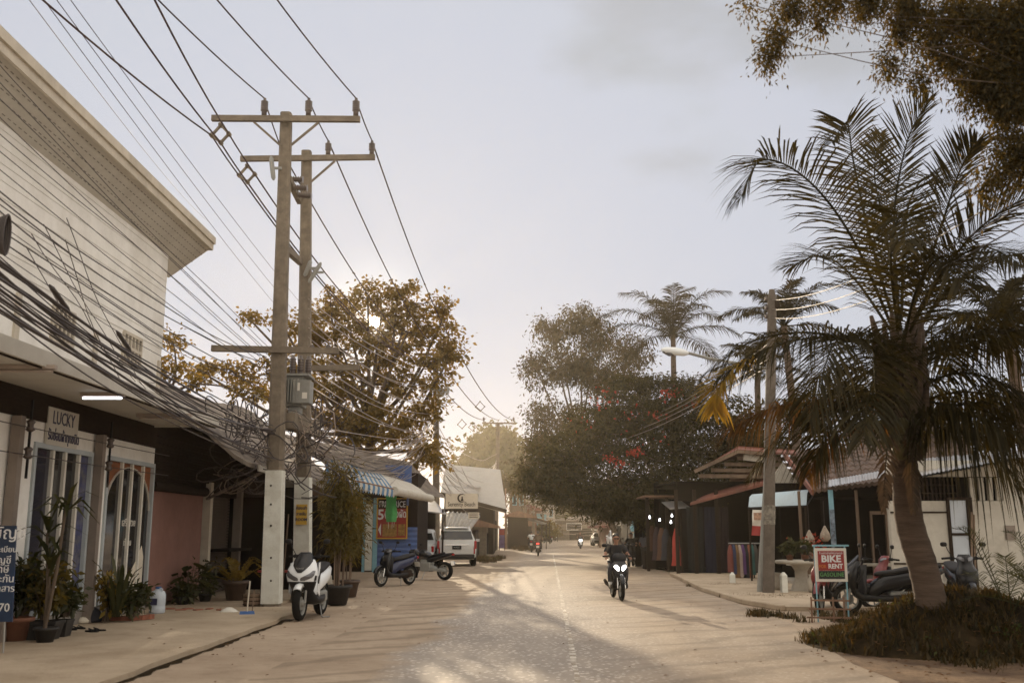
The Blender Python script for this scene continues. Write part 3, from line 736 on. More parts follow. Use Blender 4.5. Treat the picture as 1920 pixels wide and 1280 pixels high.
# ================================================================ shop with blue wall, fried-rice board and striped awning
BY = 40.6
bs = thing('blue_shop', 'small food shop with blue corrugated front, white door and striped awning', 'shop', (-5.2, 40, 0))
xa, xb = P(700, 1000, BY).x, P(782, 1000, BY).x
b = MB(); r = []
for i in range(61):
    z = .05 + 3.6 * i / 60; r.append([(xa, BY + .02 * math.sin(i * 2.1), z), (xb, BY + .02 * math.sin(i * 2.1), z)])
b.m = 0
n = 30
zz = [.05 + i * .1 for i in range(18)]
rows = [[(xa, BY + .035 * (i % 2), z), (xb, BY + .035 * (i % 2), z)] for i, z in enumerate(zz)]
b.loft(rows, cap=False, closed=False, smooth=False); b.bx(xa, xb, BY + .04, BY + .09, 0, 1.75)
b.build('front_panel', K['blue'], bs, True)
b = MB(); b.bx(xa, xb, BY + .03, BY + .1, 1.86, 3.9); b.bx(-9, xa, BY + .5, BY + .6, 0, 3.9); b.bx(xb - .06, xb, BY + .1, BY + 5, 0, 3.9); b.bx(-9, xb, BY + 5, BY + 5.1, 0, 3.9)
b.bx(-9.1, -8.9, 33.2, BY + .5, 0, 4); b.build('wall', K['dark'], bs, True)
b = MB(); dx0, dx1 = P(685, 1000, BY - .1).x, P(698, 1000, BY - .1).x; b.bx(dx0, dx1, BY - .12, BY - .06, .06, P(690, 945, BY).z); b.build('door', K['whitepost'], bs, True)
b = MB(); b.bx(dx0 - .12, dx0 - .02, BY - .1, BY - .02, 0, 2.9); b.bx(dx1 + .02, dx1 + .2, BY - .1, BY - .02, 0, 2.9); b.build('door_frame', K['bluep'], bs, True)
b = MB(); rows = []
ra, rb_ = V((-8.6, 33.1, 5.0)), V((-4.6, 44.5, 4.6))
ea, eb = V((-5.0, 33.1, 3.2)), V((-2.9, 44.5, 3.0))
for i in range(25):
    t = i / 24; p, q = ra.lerp(rb_, t), ea.lerp(eb, t)
    rows.append([p.lerp(q, k / 10) + V((0, 0, .04 * (k % 2))) for k in range(11)])
b.loft(rows, cap=False, closed=False, smooth=False); b.build('roof', K['rooft'], bs, True)
# awning: striped near part, weathered white far part with a rolled front edge
A0, A1 = P(612, 888, 25.5), P(806, 930, 38.0)
B0, B1 = P(609, 857, 26.3), P(770, 905, 40.2)
aw = thing('striped_awning', 'long blue and white striped awning with scalloped valance, faded white toward its far end', 'awning', (-4.5, 30, 3))
bw = MB()
ns = 46
for i in range(ns):
    t0, t1 = i / ns, (i + 1) / ns; bw.m = 1 if (i % 2 == 0 and i < 26) else 0
    def ring(t):
        f, k = A0.lerp(A1, t), B0.lerp(B1, t); out = (f - k); out.z = 0
        rr = [k, k.lerp(f, .5) + V((0, 0, .03)), f]
        return rr + [f + V((.03, -.02, -.10)), f + V((.01, 0, -.24 if t < .58 else -.17))]
    r0, r1 = ring(t0), ring(t1)
    if i < 26:
        m_ = [r0[-1].lerp(r1[-1], .5) + V((0, 0, -.07))]
        bw.loft([r0, r1], cap=False, closed=False)
        bw.add([r0[-1], m_[0], r1[-1]], [(0, 1, 2)])
    else:
        bw.loft([r0, r1], cap=False, closed=False, smooth=True)
bw.build('canopy_cloth', [K['canvas'], K['canvasb']], aw, True)
b = MB(); rr = []
for i in range(21):
    t = .55 + .45 * i / 20; p = A0.lerp(A1, t) + V((.04, 0, -.08)); rad = .13 + .012 * (i % 2) + .015 * rng.random()
    rr.append((p, rad))
b.tube([p for p, _ in rr], [q for _, q in rr], 12); b.build('rolled_edge', K['canvas'], aw, True)
b = MB()
for t in (.02, .35, .7, .99): b.bar(A0.lerp(A1, t) + V((0, 0, -.03)), B0.lerp(B1, t) + V((0, 0, -.05)), .04)
b.bar(A0 + V((0, 0, -.02)), A1 + V((0, 0, -.02)), .04); b.bar(B0 + V((0, 0, -.04)), B1 + V((0, 0, -.04)), .04); b.build('frame', K['rust'], aw, True)
# blue fascia board behind the awning
fb = thing('blue_board', 'blue painted board standing above the far end of the striped awning', 'board', (-4.6, 40.3, 3.6))
p = P(722, 905, 40.3); q = P(772, 872, 40.3); b = MB(); b.bx(p.x, q.x, 40.28, 40.34, p.z, q.z); b.bx(p.x + .1, p.x + .18, 40.34, 40.4, 2.6, q.z); b.bx(q.x - .18, q.x - .1, 40.34, 40.4, 2.6, q.z)
b.build('panel', K['blue'], fb, True)
# fried-rice board
sY = BY - .12
fr_ = thing('menu_board', 'red FRIED RICE 50 board in a yellow frame on the blue corrugated wall', 'sign', (-5.1, sY, 1.2))
l, t_, r_, bo = 705, 933, 765, 1010
def SP(px, py, d=0): p = P(px, py, sY - d); return p
p0, p1 = SP(l, bo), SP(r_, t_)
W_, H_ = p1.x - p0.x, p1.z - p0.z
b = MB(); b.bx(p0.x, p1.x, sY, sY + .05, p0.z, p1.z); b.build('board', K['signred'], fr_, True)
b = MB(); f_ = .05
b.bx(p0.x, p1.x, sY - .02, sY, p0.z, p0.z + f_); b.bx(p0.x, p1.x, sY - .02, sY, p1.z - f_, p1.z); b.bx(p0.x, p0.x + f_, sY - .02, sY, p0.z + f_, p1.z - f_); b.bx(p1.x - f_, p1.x, sY - .02, sY, p0.z + f_, p1.z - f_)
b.build('frame', K['signyellow'], fr_, True)
cxm = (p0.x + p1.x) / 2; ft = lambda fx, fz, d=.006: face((p0.x + W_ * fx, sY - d, p0.z + H_ * fz), (1, 0, 0), (0, 0, 1))
b = MB(); text(b, 'FRIED RICE', .34, ft(.5, .84), width=W_ * .84, bold=.004); text(b, '50', .56, ft(.25, .58), bold=.012); text(b, 'ข้าวผัด', .40, ft(.70, .60), width=W_ * .5, bold=.008)
b.add([(p0.x + W_ * .06, sY - .006, p0.z + H_ * .23), (p0.x + W_ * .15, sY - .006, p0.z + H_ * .08), (p0.x + W_ * .15, sY - .006, p0.z + H_ * .38)], [(0, 1, 2)])
b.build('lettering', K['inkwhite'], fr_, True)
b = MB(); b.bx(p0.x + W_ * .2, p0.x + W_ * .66, sY - .008, sY - .003, p0.z + H_ * .06, p0.z + H_ * .36); b.bx(p0.x + W_ * .70, p0.x + W_ * .93, sY - .008, sY - .003, p0.z + H_ * .08, p0.z + H_ * .36)
b.build('food_picture', K['foodp'], fr_, True)
b = MB(); b.bx(p0.x + f_, p1.x - f_, sY - .0045, sY - .002, p0.z + H_ * .74, p1.z - f_); b.build('dark_band', K['dark'], fr_, True)
# green net hanging from the awning
gp = P(733, 913, 35.5); gq = P(733, 978, 35.5)
gnet = thing('green_net', 'bright green hanging net tube in front of the fried rice board', 'hanging net', gp)
b = MB(); rr = []
for i in range(9):
    t = i / 8; rad = .17 * (1 + .12 * math.sin(i * 1.3)) ; c = gp.lerp(gq, t)
    rr.append([c + V((rad * (1 + .18 * math.cos(5 * a)) * math.cos(a), rad * (1 + .18 * math.cos(5 * a)) * math.sin(a), 0)) for a in [2 * math.pi * k / 20 for k in range(20)]])
b.loft(rr, cap=False); b.build('net', K['green'], gnet, True)
b = MB(); b.tube([gp, gp + V((0, 0, .2))], .01, 6)
for k in range(5): b.tube([gq + V((.12 * math.cos(k * 1.3), .12 * math.sin(k * 1.3), 0)), gq + V((.1 * math.cos(k * 1.3), .1 * math.sin(k * 1.3), -.18 - .05 * (k % 2)))], .006, 4)
b.build('cord', K['whitepost'], gnet, True)
# orange lamp and small cream sign board by the bamboo
op = P(664, 955, 30); ol_ = thing('orange_lamp', 'small glowing orange lamp under the boarded lean-to roof', 'lamp', op)
b = MB(); b.lathe([(.03, .12), (.085, .08), (.1, 0), (.085, -.09), (.03, -.13)], op, 12); b.build('shade', K['orangelit'], ol_, True)
b = MB(); b.tube([op + V((0, 0, .12)), op + V((0, 0, .3))], .012, 6); b.build('cord', K['blackplastic'], ol_, True)
cs = G(672, 1068); sgn = thing('leaning_board', 'small cream board standing behind the tall bamboo pots', 'sign', cs)
b = MB(); b.box(cs + V((0, 0, .62)), (.42, .05, 1.05), rx=.1); b.build('board', K['signcream'], sgn, True)
b = MB(); b.bar(cs + V((-.16, .1, 0)), cs + V((-.16, 0, .9)), .04); b.bar(cs + V((.16, .1, 0)), cs + V((.16, 0, .9)), .04); b.build('leg', K['dark'], sgn, True)
# ================================================================ utility poles
def pole_body(t, base, top, w0, w1, m=None, name='shaft'):
    b = MB(); base = V(base); top = V(top); r = []
    for p, w in ((base, w0), (base.lerp(top, .5), (w0 + w1) / 2), (top, w1)):
        c = w * .18; h = w / 2
        r.append([p + V(q) for q in ((-h + c, -h, 0), (h - c, -h, 0), (h, -h + c, 0), (h, h - c, 0), (h - c, h, 0), (-h + c, h, 0), (-h, h - c, 0), (-h, -h + c, 0))])
    b.loft(r, smooth=False); return b.build(name, m or K['concrete'], t, True)
def insulator(t, p, h=.34, r=.075, name='insulator'):
    prof = [(.035, 0)]; n = 5
    prof += [(.06, 0), (.06, .08), (r * .7, .1)]
    for i in range(n):
        z = .1 + (h - .16) * i / n; d = (h - .16) / n
        prof += [(r, z + d * .25), (r, z + d * .55), (r * .72, z + d * .8)]
    prof += [(.035, h - .05), (.035, h), (.0, h)]
    b = MB(); b.lathe(prof, p, 12); return b.build(name, K['porc'], t, True)
def crossarm(t, a, c, w=.10, name='crossarm', m=None):
    b = MB(); b.bar(a, c, w, .13); return b.build(name, m or K['concrete'], t, True)
def lerpz(a, c, z):
    f = (z - a.z) / (c.z - a.z); return a.lerp(c, f)
PYA, PYB = 21.4, 23.6
A_b = V((P(509, 1135, PYA).x, PYA, 0)); A_t = P(537, 213, PYA)
B_b = V((P(568, 1085, PYB).x, PYB, 0)); B_t = P(575, 284, PYB)
pa = thing('utility_pole', 'tall square concrete pole with white painted foot, nearer of the transformer pair', 'utility pole', A_b)
pole_body(pa, A_b, A_t, .36, .245)
b = MB(); zt = P(510, 882, PYA).z; q = lerpz(A_b, A_t, zt)
for (z0, z1) in ((0.12, zt),):
    c0, c1 = lerpz(A_b, A_t, z0), q
    b.loft([[c + V((sx * w / 2, sy * w / 2, 0)) for sx, sy in ((-1, -1), (1, -1), (1, 1), (-1, 1))] for c, w in ((c0, .372), (c1, .345))], smooth=False)
b.build('white_foot', K['whitepost'], pa, True)
b = MB()
for py in (910, 945, 985, 1000 + 45, 1088): p = P(508, py, PYA - .19); b.lathe([(.0, 0), (.022, 0), (.022, .012), (0, .012)], p + V((0, -.01, 0)), 8, 'y')
b.build('bolt', K['dark'], pa, True)['kind'] = 'stuff'
pb = thing('utility_pole', 'square concrete pole with white painted foot and small yellow sign, farther of the transformer pair', 'utility pole', B_b)
pole_body(pb, B_b, B_t, .36, .235)
zt = P(567, 895, PYB).z; c0, c1 = lerpz(B_b, B_t, .1), lerpz(B_b, B_t, zt)
b = MB(); b.loft([[c + V((sx * w / 2, sy * w / 2, 0)) for sx, sy in ((-1, -1), (1, -1), (1, 1), (-1, 1))] for c, w in ((c0, .372), (c1, .35))], smooth=False); b.build('white_foot', K['whitepost'], pb, True)
HV = {}
def arm_at(t, Y, px0, py0, px1, py1, d=-.2, w=.1, name='crossarm'):
    a, c = P(px0, py0, Y + d), P(px1, py1, Y + d); crossarm(t, a, c, w, name); return a, c
arm_at(pa, PYA, 397, 222, 675, 224)
arm_at(pb, PYB, 451, 298, 703, 295)
for i, px in enumerate((495, 578, 667)):
    p = P(px, 217, PYA - .2); insulator(pa, p, .42, .085); HV['A%d' % i] = P(px, 184, PYA - .2)
for i, px in enumerate((615, 697)):
    p = P(px, 290, PYB - .2); insulator(pb, p, .36, .08); HV['B%d' % (i + 1)] = P(px, 263, PYB - .2)
HV['B0'] = P(533, 292, PYB - .2)
b = MB(); b.bar(P(475, 228, PYA - .2), P(527, 274, PYA - .2), .045); b.build('brace', K['concrete'], pa, True)
b = MB(); b.bar(P(597, 230, PYA - .2), P(546, 272, PYA - .2), .045); b.build('brace', K['concrete'], pa, True)
b = MB(); b.bar(P(628, 302, PYB - .2), P(583, 341, PYB - .2), .045); b.build('brace', K['concrete'], pb, True)
# stub arm with three horizontal disc insulators, fuse cut-outs
b = MB(); b.bar(P(541, 335, PYA), P(562, 378, PYB), .12, .14); b.build('stub_arm', K['concrete'], pa, True)
for i, (x, y) in enumerate(((548, 336), (556, 352), (564, 366))):
    a = P(x - 6, y, PYA + .5); c = P(x + 20, y + 1, PYA + .5); b = MB(); rr = []
    pts = [a.lerp(c, k / 12) for k in range(13)]
    b.tube(pts, [.045 if k % 2 else .085 for k in range(13)], 10); b.build('insulator', K['porc'], pa, True)
def cutout(t, a, c, Y):
    a = P(*a, Y); c = P(*c, Y); b = MB(); b.tube([a, a.lerp(c, .1), a.lerp(c, .5), a.lerp(c, .9), c], [.02, .05, .055, .05, .02], 8)
    m = a.lerp(c, .5); b.bar(m, m + V((.2, .05, .02)), .05); b.build('fuse', K['greymetal'], t, True)
cutout(pa, (508, 293), (513, 338), PYA - .25)
cutout(pb, (583, 488), (571, 518), PYB - .25); cutout(pb, (602, 492), (579, 530), PYB - .25)
b = MB(); b.bar(P(536, 466, PYA), P(564, 492, PYB), .13, .14); b.build('stub_arm', K['concrete'], pa, True)
arm_at(pa, PYA, 397, 653, 634, 658, w=.12); arm_at(pb, PYB, 584, 690, 673, 689, w=.12)
for px, py in ((615, 650), (584, 650)): insulator(pa, P(px, py + 6, PYA - .2), .12, .05, 'spool')
for px, py in ((622, 684),): insulator(pb, P(px, py + 5, PYB - .2), .12, .05, 'spool')
b = MB(); b.bar(P(540, 788, PYA + .2), P(590, 805, PYB + .1), .30, .34); b.build('platform_beam', K['concrete'], pa, True)
# yellow sign on pole B
p0, p1 = P(556, 945, PYB - .2), P(575, 983, PYB - .2)
b = MB(); b.bx(p0.x, p1.x, PYB - .23, PYB - .20, p1.z, p0.z); sgb = b.build('sign_plate', K['signyellow'], pb, True)
b = MB(); cx_ = (p0.x + p1.x) / 2
for k, s_ in enumerate(('ห้องเช่า', 'รายวัน', 'ROOM')): text(b, s_, .09, face((cx_, PYB - .232, p0.z - .09 - .13 * k), (1, 0, 0), (0, 0, 1)), bold=.003); b.build('lettering', K['inkblue'], pb, True); b = MB()

# transformer
tc_ = P(557, 735, (PYA + PYB) / 2); tr = thing('transformer', 'grey finned transformer standing on the concrete beam between the paired poles', 'transformer', tc_)
k = 22.9 / F; W2, D2, H2 = 36 * k, .55, 52 * k
b = MB(); b.bx(tc_.x - W2 / 2 - .05, tc_.x + W2 / 2 - .05, tc_.y - D2 / 2, tc_.y + D2 / 2, tc_.z - .35, tc_.z + .33); b.bx(tc_.x - W2 / 2 + .08, tc_.x + W2 / 2 - .12, tc_.y - .2, tc_.y + .2, tc_.z - .62, tc_.z - .35); b.build('tank', K['greymetal'], tr, True, bevel=.015)
b = MB(); b.bx(tc_.x - W2 / 2 - .12, tc_.x + W2 / 2 + .1, tc_.y - D2 / 2 - .08, tc_.y + D2 / 2 + .08, tc_.z + .33, tc_.z + .38); b.build('lid', K['greymetal'], tr, True)
b = MB()
for i in range(7): x = tc_.x - W2 / 2 - .1 + i * .065; b.bx(x, x + .022, tc_.y - D2 / 2 - .14, tc_.y - D2 / 2, tc_.z - .27, tc_.z + .25)
b.build('fins', K['greymetal'], tr, True)
b = MB(); x = tc_.x + W2 / 2 - .05; b.bx(x - .2, x + .2, tc_.y - D2 / 2 - .12, tc_.y - .0, tc_.z - .3, tc_.z + .22); b.build('terminal_box', K['greymetal'], tr, True, bevel=.01)
b = MB(); b.bx(x - .1, x - .03, tc_.y - D2 / 2 - .13, tc_.y - D2 / 2 - .12, tc_.z - .02, tc_.z + .16); b.bx(x + .03, x + .14, tc_.y - D2 / 2 - .13, tc_.y - D2 / 2 - .12, tc_.z - .2, tc_.z - .06); b.build('label_plate', K['signwhite'], tr, True)
for i, dx in enumerate((-.1, .06, .22)):
    insulator(tr, V((tc_.x + dx, tc_.y - .1 + .08 * i, tc_.z + .38)), .46, .075, 'bushing')
b = MB(); q_ = P(526, 700, PYA + .3); b.bar(V((tc_.x - .34, tc_.y - .2, tc_.z + .38)), V((tc_.x - .34, tc_.y - .2, tc_.z + .75)), .09); b.build('fuse', K['greymetal'], tr, True)
# further poles on the left
def far_pole(Y, pxb, pxt, pyt, lab, w=.3, arm=None, m=None):
    bs_ = V((P(pxb, 1000, Y).x, Y, 0)); tp = P(pxt, pyt, Y); t = thing('utility_pole', lab, 'utility pole', bs_)
    pole_body(t, bs_, tp, w * 1.1, w * .8, m)
    if arm:
        for (x0, ya_, x1, yb_) in arm: arm_at(t, Y, x0, ya_, x1, yb_, w=.09)
    return t
pc = far_pole(52, 819, 817, 664, 'concrete pole carrying two horn loudspeakers behind the parked white cars', .34, [(777, 664, 864, 664)])
def horn(t, p, d):
    b = MB(); d = V(d).normalized(); p = V(p)
    b.tube([p, p + d * .12, p + d * .3, p + d * .46, p + d * .52], [.09, .05, .08, .18, .26], 12); return b.build('loudspeaker', K['greymetal'], t, True)
horn(pc, P(822, 732, 51.8), (1, -.5, 0)); horn(pc, P(813, 730, 51.8), (-1, -.6, 0)); horn(pc, P(820, 738, 51.8), (.4, -1, 0))
b = MB(); p = P(818, 770, 52); b.lathe([(.19, 0), (.19, .9)], p, 10, cap=False); b.build('band', K['signwhite'], pc, True)
pd = far_pole(88, 929, 934, 792, 'far concrete pole with one long crossarm standing before the pale-roofed building', .38, [(904, 793, 966, 793)])
for px in (907, 963): insulator(pd, P(px, 790, 87.9), .4, .1)
far_pole(122, 984, 984, 845, 'thin far concrete pole at the left edge of the road beyond the long crossarm pole', .36)
far_pole(128, 1000, 1001, 872, 'thin far pole just beyond the thin one beside the road', .32)
far_pole(150, 1018, 1018, 905, 'small distant pole near the end of the left shop row', .34)
far_pole(168, 1112, 1112, 925, 'small distant pole in the haze where the street ends', .34)
far_pole(90, 948, 948, 915, 'slim rusty pole beside the purple poster', .16, m=K['rust'])
# right-hand leaning pole and street lamp
Rb = G(1441, 1117); Rt = P(1447, 543, Rb.y)
pr = thing('utility_pole', 'dark round leaning pole with stickers at the right roadside', 'utility pole', Rb)
b = MB(); b.tube([Rb, Rb.lerp(Rt, .5), Rt - V((0, 0, .25)), Rt], [.15, .13, .115, .07], 14); b.build('shaft', K['poledark'], pr, True)
b = MB(); c = lerpz(Rb, Rt, P(1447, 572, Rb.y).z); b.box(c + V((.12, -.02, 0)), (.12, .2, .2)); b.build('bracket', K['dark'], pr, True)
for py in (560, 577, 593): c = P(1437, py, Rb.y); b = MB(); b.lathe([(.02, -.06), (.055, -.04), (.03, 0), (.055, .04), (.02, .06)], c, 10); b.build('spool', K['porc'], pr, True)
b = MB()
for py, s in ((953, .16), (965, .2), (978, .13)):
    c = lerpz(Rb, Rt, P(1441, py, Rb.y).z); b.tube([c + V((0, 0, -s / 2)), c + V((0, 0, s / 2))], .148, 14, cap=False)
b.build('sticker', mat('torn_stickers', (.2, .18, .15), .8, var=.7, scale=9), pr, True)
Lb = Rb + V((-.13, .35, 0)); Lt = P(1440, 688, Lb.y)
lp = thing('street_lamp', 'pale grey street lamp on a long arm behind the palm fronds', 'street lamp', Lb)
b = MB(); b.tube([Lb, V((P(1437, 900, Lb.y).x, Lb.y, P(1437, 900, Lb.y).z)), Lt], [.085, .075, .06], 12); b.build('post', K['greymetal'], lp, True)
h0, h1 = P(1240, 655, Lb.y - 1.0), P(1330, 672, Lb.y - .5)
b = MB(); b.tube([Lt - V((0, 0, .05)), P(1390, 682, Lb.y - .25), h1, P(1285, 660, Lb.y - .75)], .04, 8); b.build('arm', K['greymetal'], lp, True)
d = (P(1290, 662, Lb.y - .8) - h0); b = MB()
b.tube([h0, h0 + d * .15, h0 + d * .5, h0 + d * .85, h0 + d], [.03, .085, .11, .09, .045], 12); b.build('lamp_head', K['whitepaint'], lp, True)
b = MB(); b.tube([h0 + d * .05 + V((0, 0, -.05)), h0 + d * .3 + V((0, 0, -.075)), h0 + d * .55 + V((0, 0, -.06))], [.03, .075, .03], 10); b.build('lens', K['lens'], lp, True)
# ================================================================ cables
def cable(p0, p1, sag, r, m, label, group=None, name='telephone_cable', n=14, wob=0, cat='cable', mid=None):
    p0, p1 = V(p0), V(p1); pts = []; ph = rng.uniform(0, 6)
    for i in range(n + 1):
        t = i / n; p = p0.lerp(p1, t); p.z -= sag * 4 * t * (1 - t)
        if wob: p += V((math.sin(ph + t * 9) * wob, 0, math.cos(ph * 2 + t * 7) * wob)) * math.sin(math.pi * t)
        pts.append(p)
    b = MB(); b.tube(pts, r, 5); o = b.build(name, m, None, recalc=False)
    return tag(o, label, cat, group)
# bare high-voltage lines: overhead toward the camera, then on to the following poles
for i, (px, py) in enumerate(((335, 0), (440, 0), (548, 0))):
    p = HV['A%d' % i]; v_ = (640 - py) / F
    # the line passes over the camera: straight continuation through the frame's top edge, with a light sag
    u = (px - 960) / F; t = (p.z + .0 - CZ) / (ST + v_ * CT); q = V((u * t, t * (CT - v_ * ST), p.z))
    far = p + (q - p) * 5.2
    cable(p, far + V((0, 0, .9)), .9, .016, K['wire'], 'bare power line from the top crossarm of the paired poles overhead toward the viewer', 'power lines overhead', 'power_line', 24, cat='power line')
    cable(p, HV['B%d' % i], .05, .016, K['wire'], 'short bare power line between the two top crossarms of the paired poles', 'power lines between the paired poles', 'power_line', 8, cat='power line')
C_ = [P(783, 662, 51.8), P(815, 655, 51.8), P(860, 660, 51.8)]; D_ = [P(907, 787, 87.9), P(934, 787, 87.9), P(963, 787, 87.9)]
for i in range(3):
    cable(HV['B%d' % i], C_[i], .55, .02, K['wire'], 'bare power line from the paired poles to the loudspeaker pole', 'power lines to the loudspeaker pole', 'power_line', 20, cat='power line')
    cable(C_[i], D_[i], .8, .03, K['wire'], 'bare power line from the loudspeaker pole to the far crossarm pole', 'power lines to the far pole', 'power_line', 14, cat='power line')
# spaced triple cable under the left ends of the crossarms, hung in diamond spacers
S1, S2 = P(413, 252, PYA - .2), P(463, 327, PYB - .2)
def spacer(c, lab, s=.2):
    t = thing('cable_spacer', lab, 'cable spacer', c); n_ = [c + V(q) for q in ((0, 0, s * 1.1), (s, -.02, 0), (.02, 0, -s * 1.0), (-s, .02, -.1 * s))]
    b = MB()
    for i in range(4): b.bar(n_[i], n_[(i + 1) % 4], .05)
    b.build('frame', K['concrete'], t, True)
    for q in n_:
        b = MB(); b.lathe([(.02, -.09), (.05, -.06), (.05, .06), (.02, .09)], q, 8, 'y'); b.build('clamp', K['concrete'], t, True)
    return n_
n1 = spacer(S1, 'diamond cable spacer below the left end of the uppermost crossarm'); n2 = spacer(S2, 'diamond cable spacer below the left end of the second crossarm')
for i, (k_, (px, py)) in enumerate(zip((3, 2, 1), ((145, 0), (258, 0), (320, 0)))):
    p = n1[k_]; u = (px - 960) / F; v_ = (640 - py) / F; t = (p.z - .0 - CZ) / (ST + v_ * CT); q = V((u * t, t * (CT - v_ * ST), p.z))
    cable(p, p + (q - p) * 4.6 + V((0, 0, 1.1)), 1.1, .019, K['wire'], 'insulated triple line coming overhead to the diamond spacers', 'spaced lines overhead', 'power_line', 24, cat='power line')
    cable(n1[k_], n2[k_], .02, .019, K['wire'], 'short spaced line between the two diamond spacers', 'spaced lines between diamonds', 'power_line', 4, cat='power line')
    cable(n2[k_], C_[0] + V((.2 * i, 0, -.4)), .9, .022, K['wire'], 'spaced line from the diamond spacers to the loudspeaker pole', 'spaced lines to the loudspeaker pole', 'power_line', 20, cat='power line')
for px, py, Y in ((866, 795, 78), (886, 800, 84), (900, 762, 72)): spacer(P(px, py, Y), 'small far cable spacer hanging on the line %s' % {866: 'nearest the loudspeaker pole', 886: 'just left of the far crossarm pole', 900: 'high above the far crossarm pole'}[px], .34)
# four thin guy-like wires high at the left
for i, (x0, x1, y1) in enumerate(((50, 300, 300), (78, 420, 440), (102, 445, 440), (128, 470, 440))):
    p1 = P(x1 + (150 if i else 90), y1 + (190 if i else 115), 52); u = 0
    p0 = P(x0 - 40, -60, 10.5)
    cable(p0, p1, .25, .006, K['wire'], 'thin pale wire slanting high past the eave of the white shop', 'thin wires by the eave', 'wire', 20, cat='wire')
# communication cables coming along the shop fronts to pole A
GA = 'telephone cables drooping across the white shop'
LA = 'black telephone cable drooping across the front of the white shop to the paired poles'
def from_left(py, Y, endp, sag, r, n=18, px=-30):
    p0 = P(px, py, Y); cable(p0, endp, sag, r, K['cable'], LA, GA, n=n, wob=.03)
for i in range(20):                                               # thick low bundle
    py = 455 + i * 6.0; e = P(505 + rng.uniform(-12, 12), 795 + rng.uniform(0, 75), PYA - .25)
    from_left(py, 9.8 + rng.uniform(-.3, .3), e, rng.uniform(.12, .34), rng.choice((.008, .010, .012, .017)))
for i in range(9):
    py = 340 + i * 14 + rng.uniform(-14, 14); e = P(500 + rng.uniform(-14, 10), 670 + i * 11 + rng.uniform(-8, 8), PYA - .25)
    from_left(py, 10.2 + rng.uniform(-.5, .5), e, rng.uniform(.05, .3), rng.choice((.005, .007, .009)))
for i in range(7):
    py = 90 + i * 34; e = P(420 + i * 14, 585 + i * 18, PYA - .3) if i < 3 else P(505, 660 + i * 6, PYA - .2)
    e = P(508, 655 + i * 8, PYA - .25)
    from_left(py, 10.4, e, rng.uniform(-.05, .12), .006)
for i in range(5):                                                # loose criss-crossing drops
    a = P(rng.uniform(0, 200), rng.uniform(380, 480), 11 + rng.random() * 2); c = P(rng.uniform(250, 300), rng.uniform(690, 760), 18)
    cable(a, c, rng.uniform(.1, .5), .006, K['cable'], 'thin black drop wire hanging loosely before the white shop wall', 'drop wires at the white shop', 'drop_wire', wob=.05)
cl = P(3, 440, 9.7); b = MB(); cw = V((0, 0, 0))
for q in range(6):
    b.tube([cl + V((.02 * q - .05, (.10 + .008 * q) * math.cos(a) * .5, (.17 + .008 * q) * math.sin(a))) for a in [2 * math.pi * k / 24 for k in range(25)]], .012, 5)
tag(b.build('cable_coil', K['cable'], recalc=False), 'coil of spare black cable hanging in the bundle by the white shop', 'cable coil')
for z in (3.12, 2.72): cable((WX + .2, 7, z), (WX + .2, YE + .3, z), .03, .008, K['cable'], 'straight black wire strung along the white shop wall through its spool racks', 'wires through the spool racks', 'wire', 6, cat='wire')
# joint sleeves on the bundle
for (px, py, Y) in ((112, 560, 12.0), (232, 640, 14.5)):
    c = P(px, py, Y); b = MB(); b.tube([c + V((0, -.3, .1)), c + V((0, -.22, .075)), c + V((0, .22, -.075)), c + V((0, .3, -.1))], [.012, .032, .032, .012], 8)
    tag(b.build('joint_sleeve', K['cable']), 'black joint sleeve on the cable bundle %s' % ('nearer the coil' if px == 112 else 'by the slotted vent'), 'joint sleeve')
# poles A/B to pole C: many sagging lines, their glint partly put into the pale cable colour
GB = 'telephone cables between the paired poles and the loudspeaker pole'; LB = 'partly glint-toned telephone cable sagging from the paired poles to the loudspeaker pole'
for i in range(26):
    a = P(575 + rng.uniform(-6, 16), 800 + rng.uniform(-8, 60), PYB - .2); c = P(816 + rng.uniform(-4, 4), rng.choice((780, 800, 815, 850)) + rng.uniform(-12, 18), 51.7)
    cable(a, c, rng.uniform(.4, 1.9), rng.choice((.010, .014, .02)), K['cableglint'] if i % 3 else K['cable'], LB, GB, n=18, wob=.12)
for i in range(10):
    a = P(578, 560 + i * 18, PYB - .2); c = P(816, 690 + i * 14, 51.7)
    cable(a, c, rng.uniform(.3, .8), .014, K['cableglint'], LB, GB, n=18, wob=.04)
GC = 'service wires looping over the striped awning'; LC = 'pale service wire looping between poles and roofs above the striped awning'
for i in range(18):
    a = P(rng.uniform(580, 640), rng.uniform(850, 900), rng.uniform(24, 28)); c = P(rng.uniform(745, 812), rng.uniform(820, 905), rng.uniform(40, 50))
    cable(a, c, rng.uniform(.2, .9), rng.choice((.007, .011)), K['cableglint'] if i % 2 else K['cable'], LC, GC, 'service_wire', wob=.15)
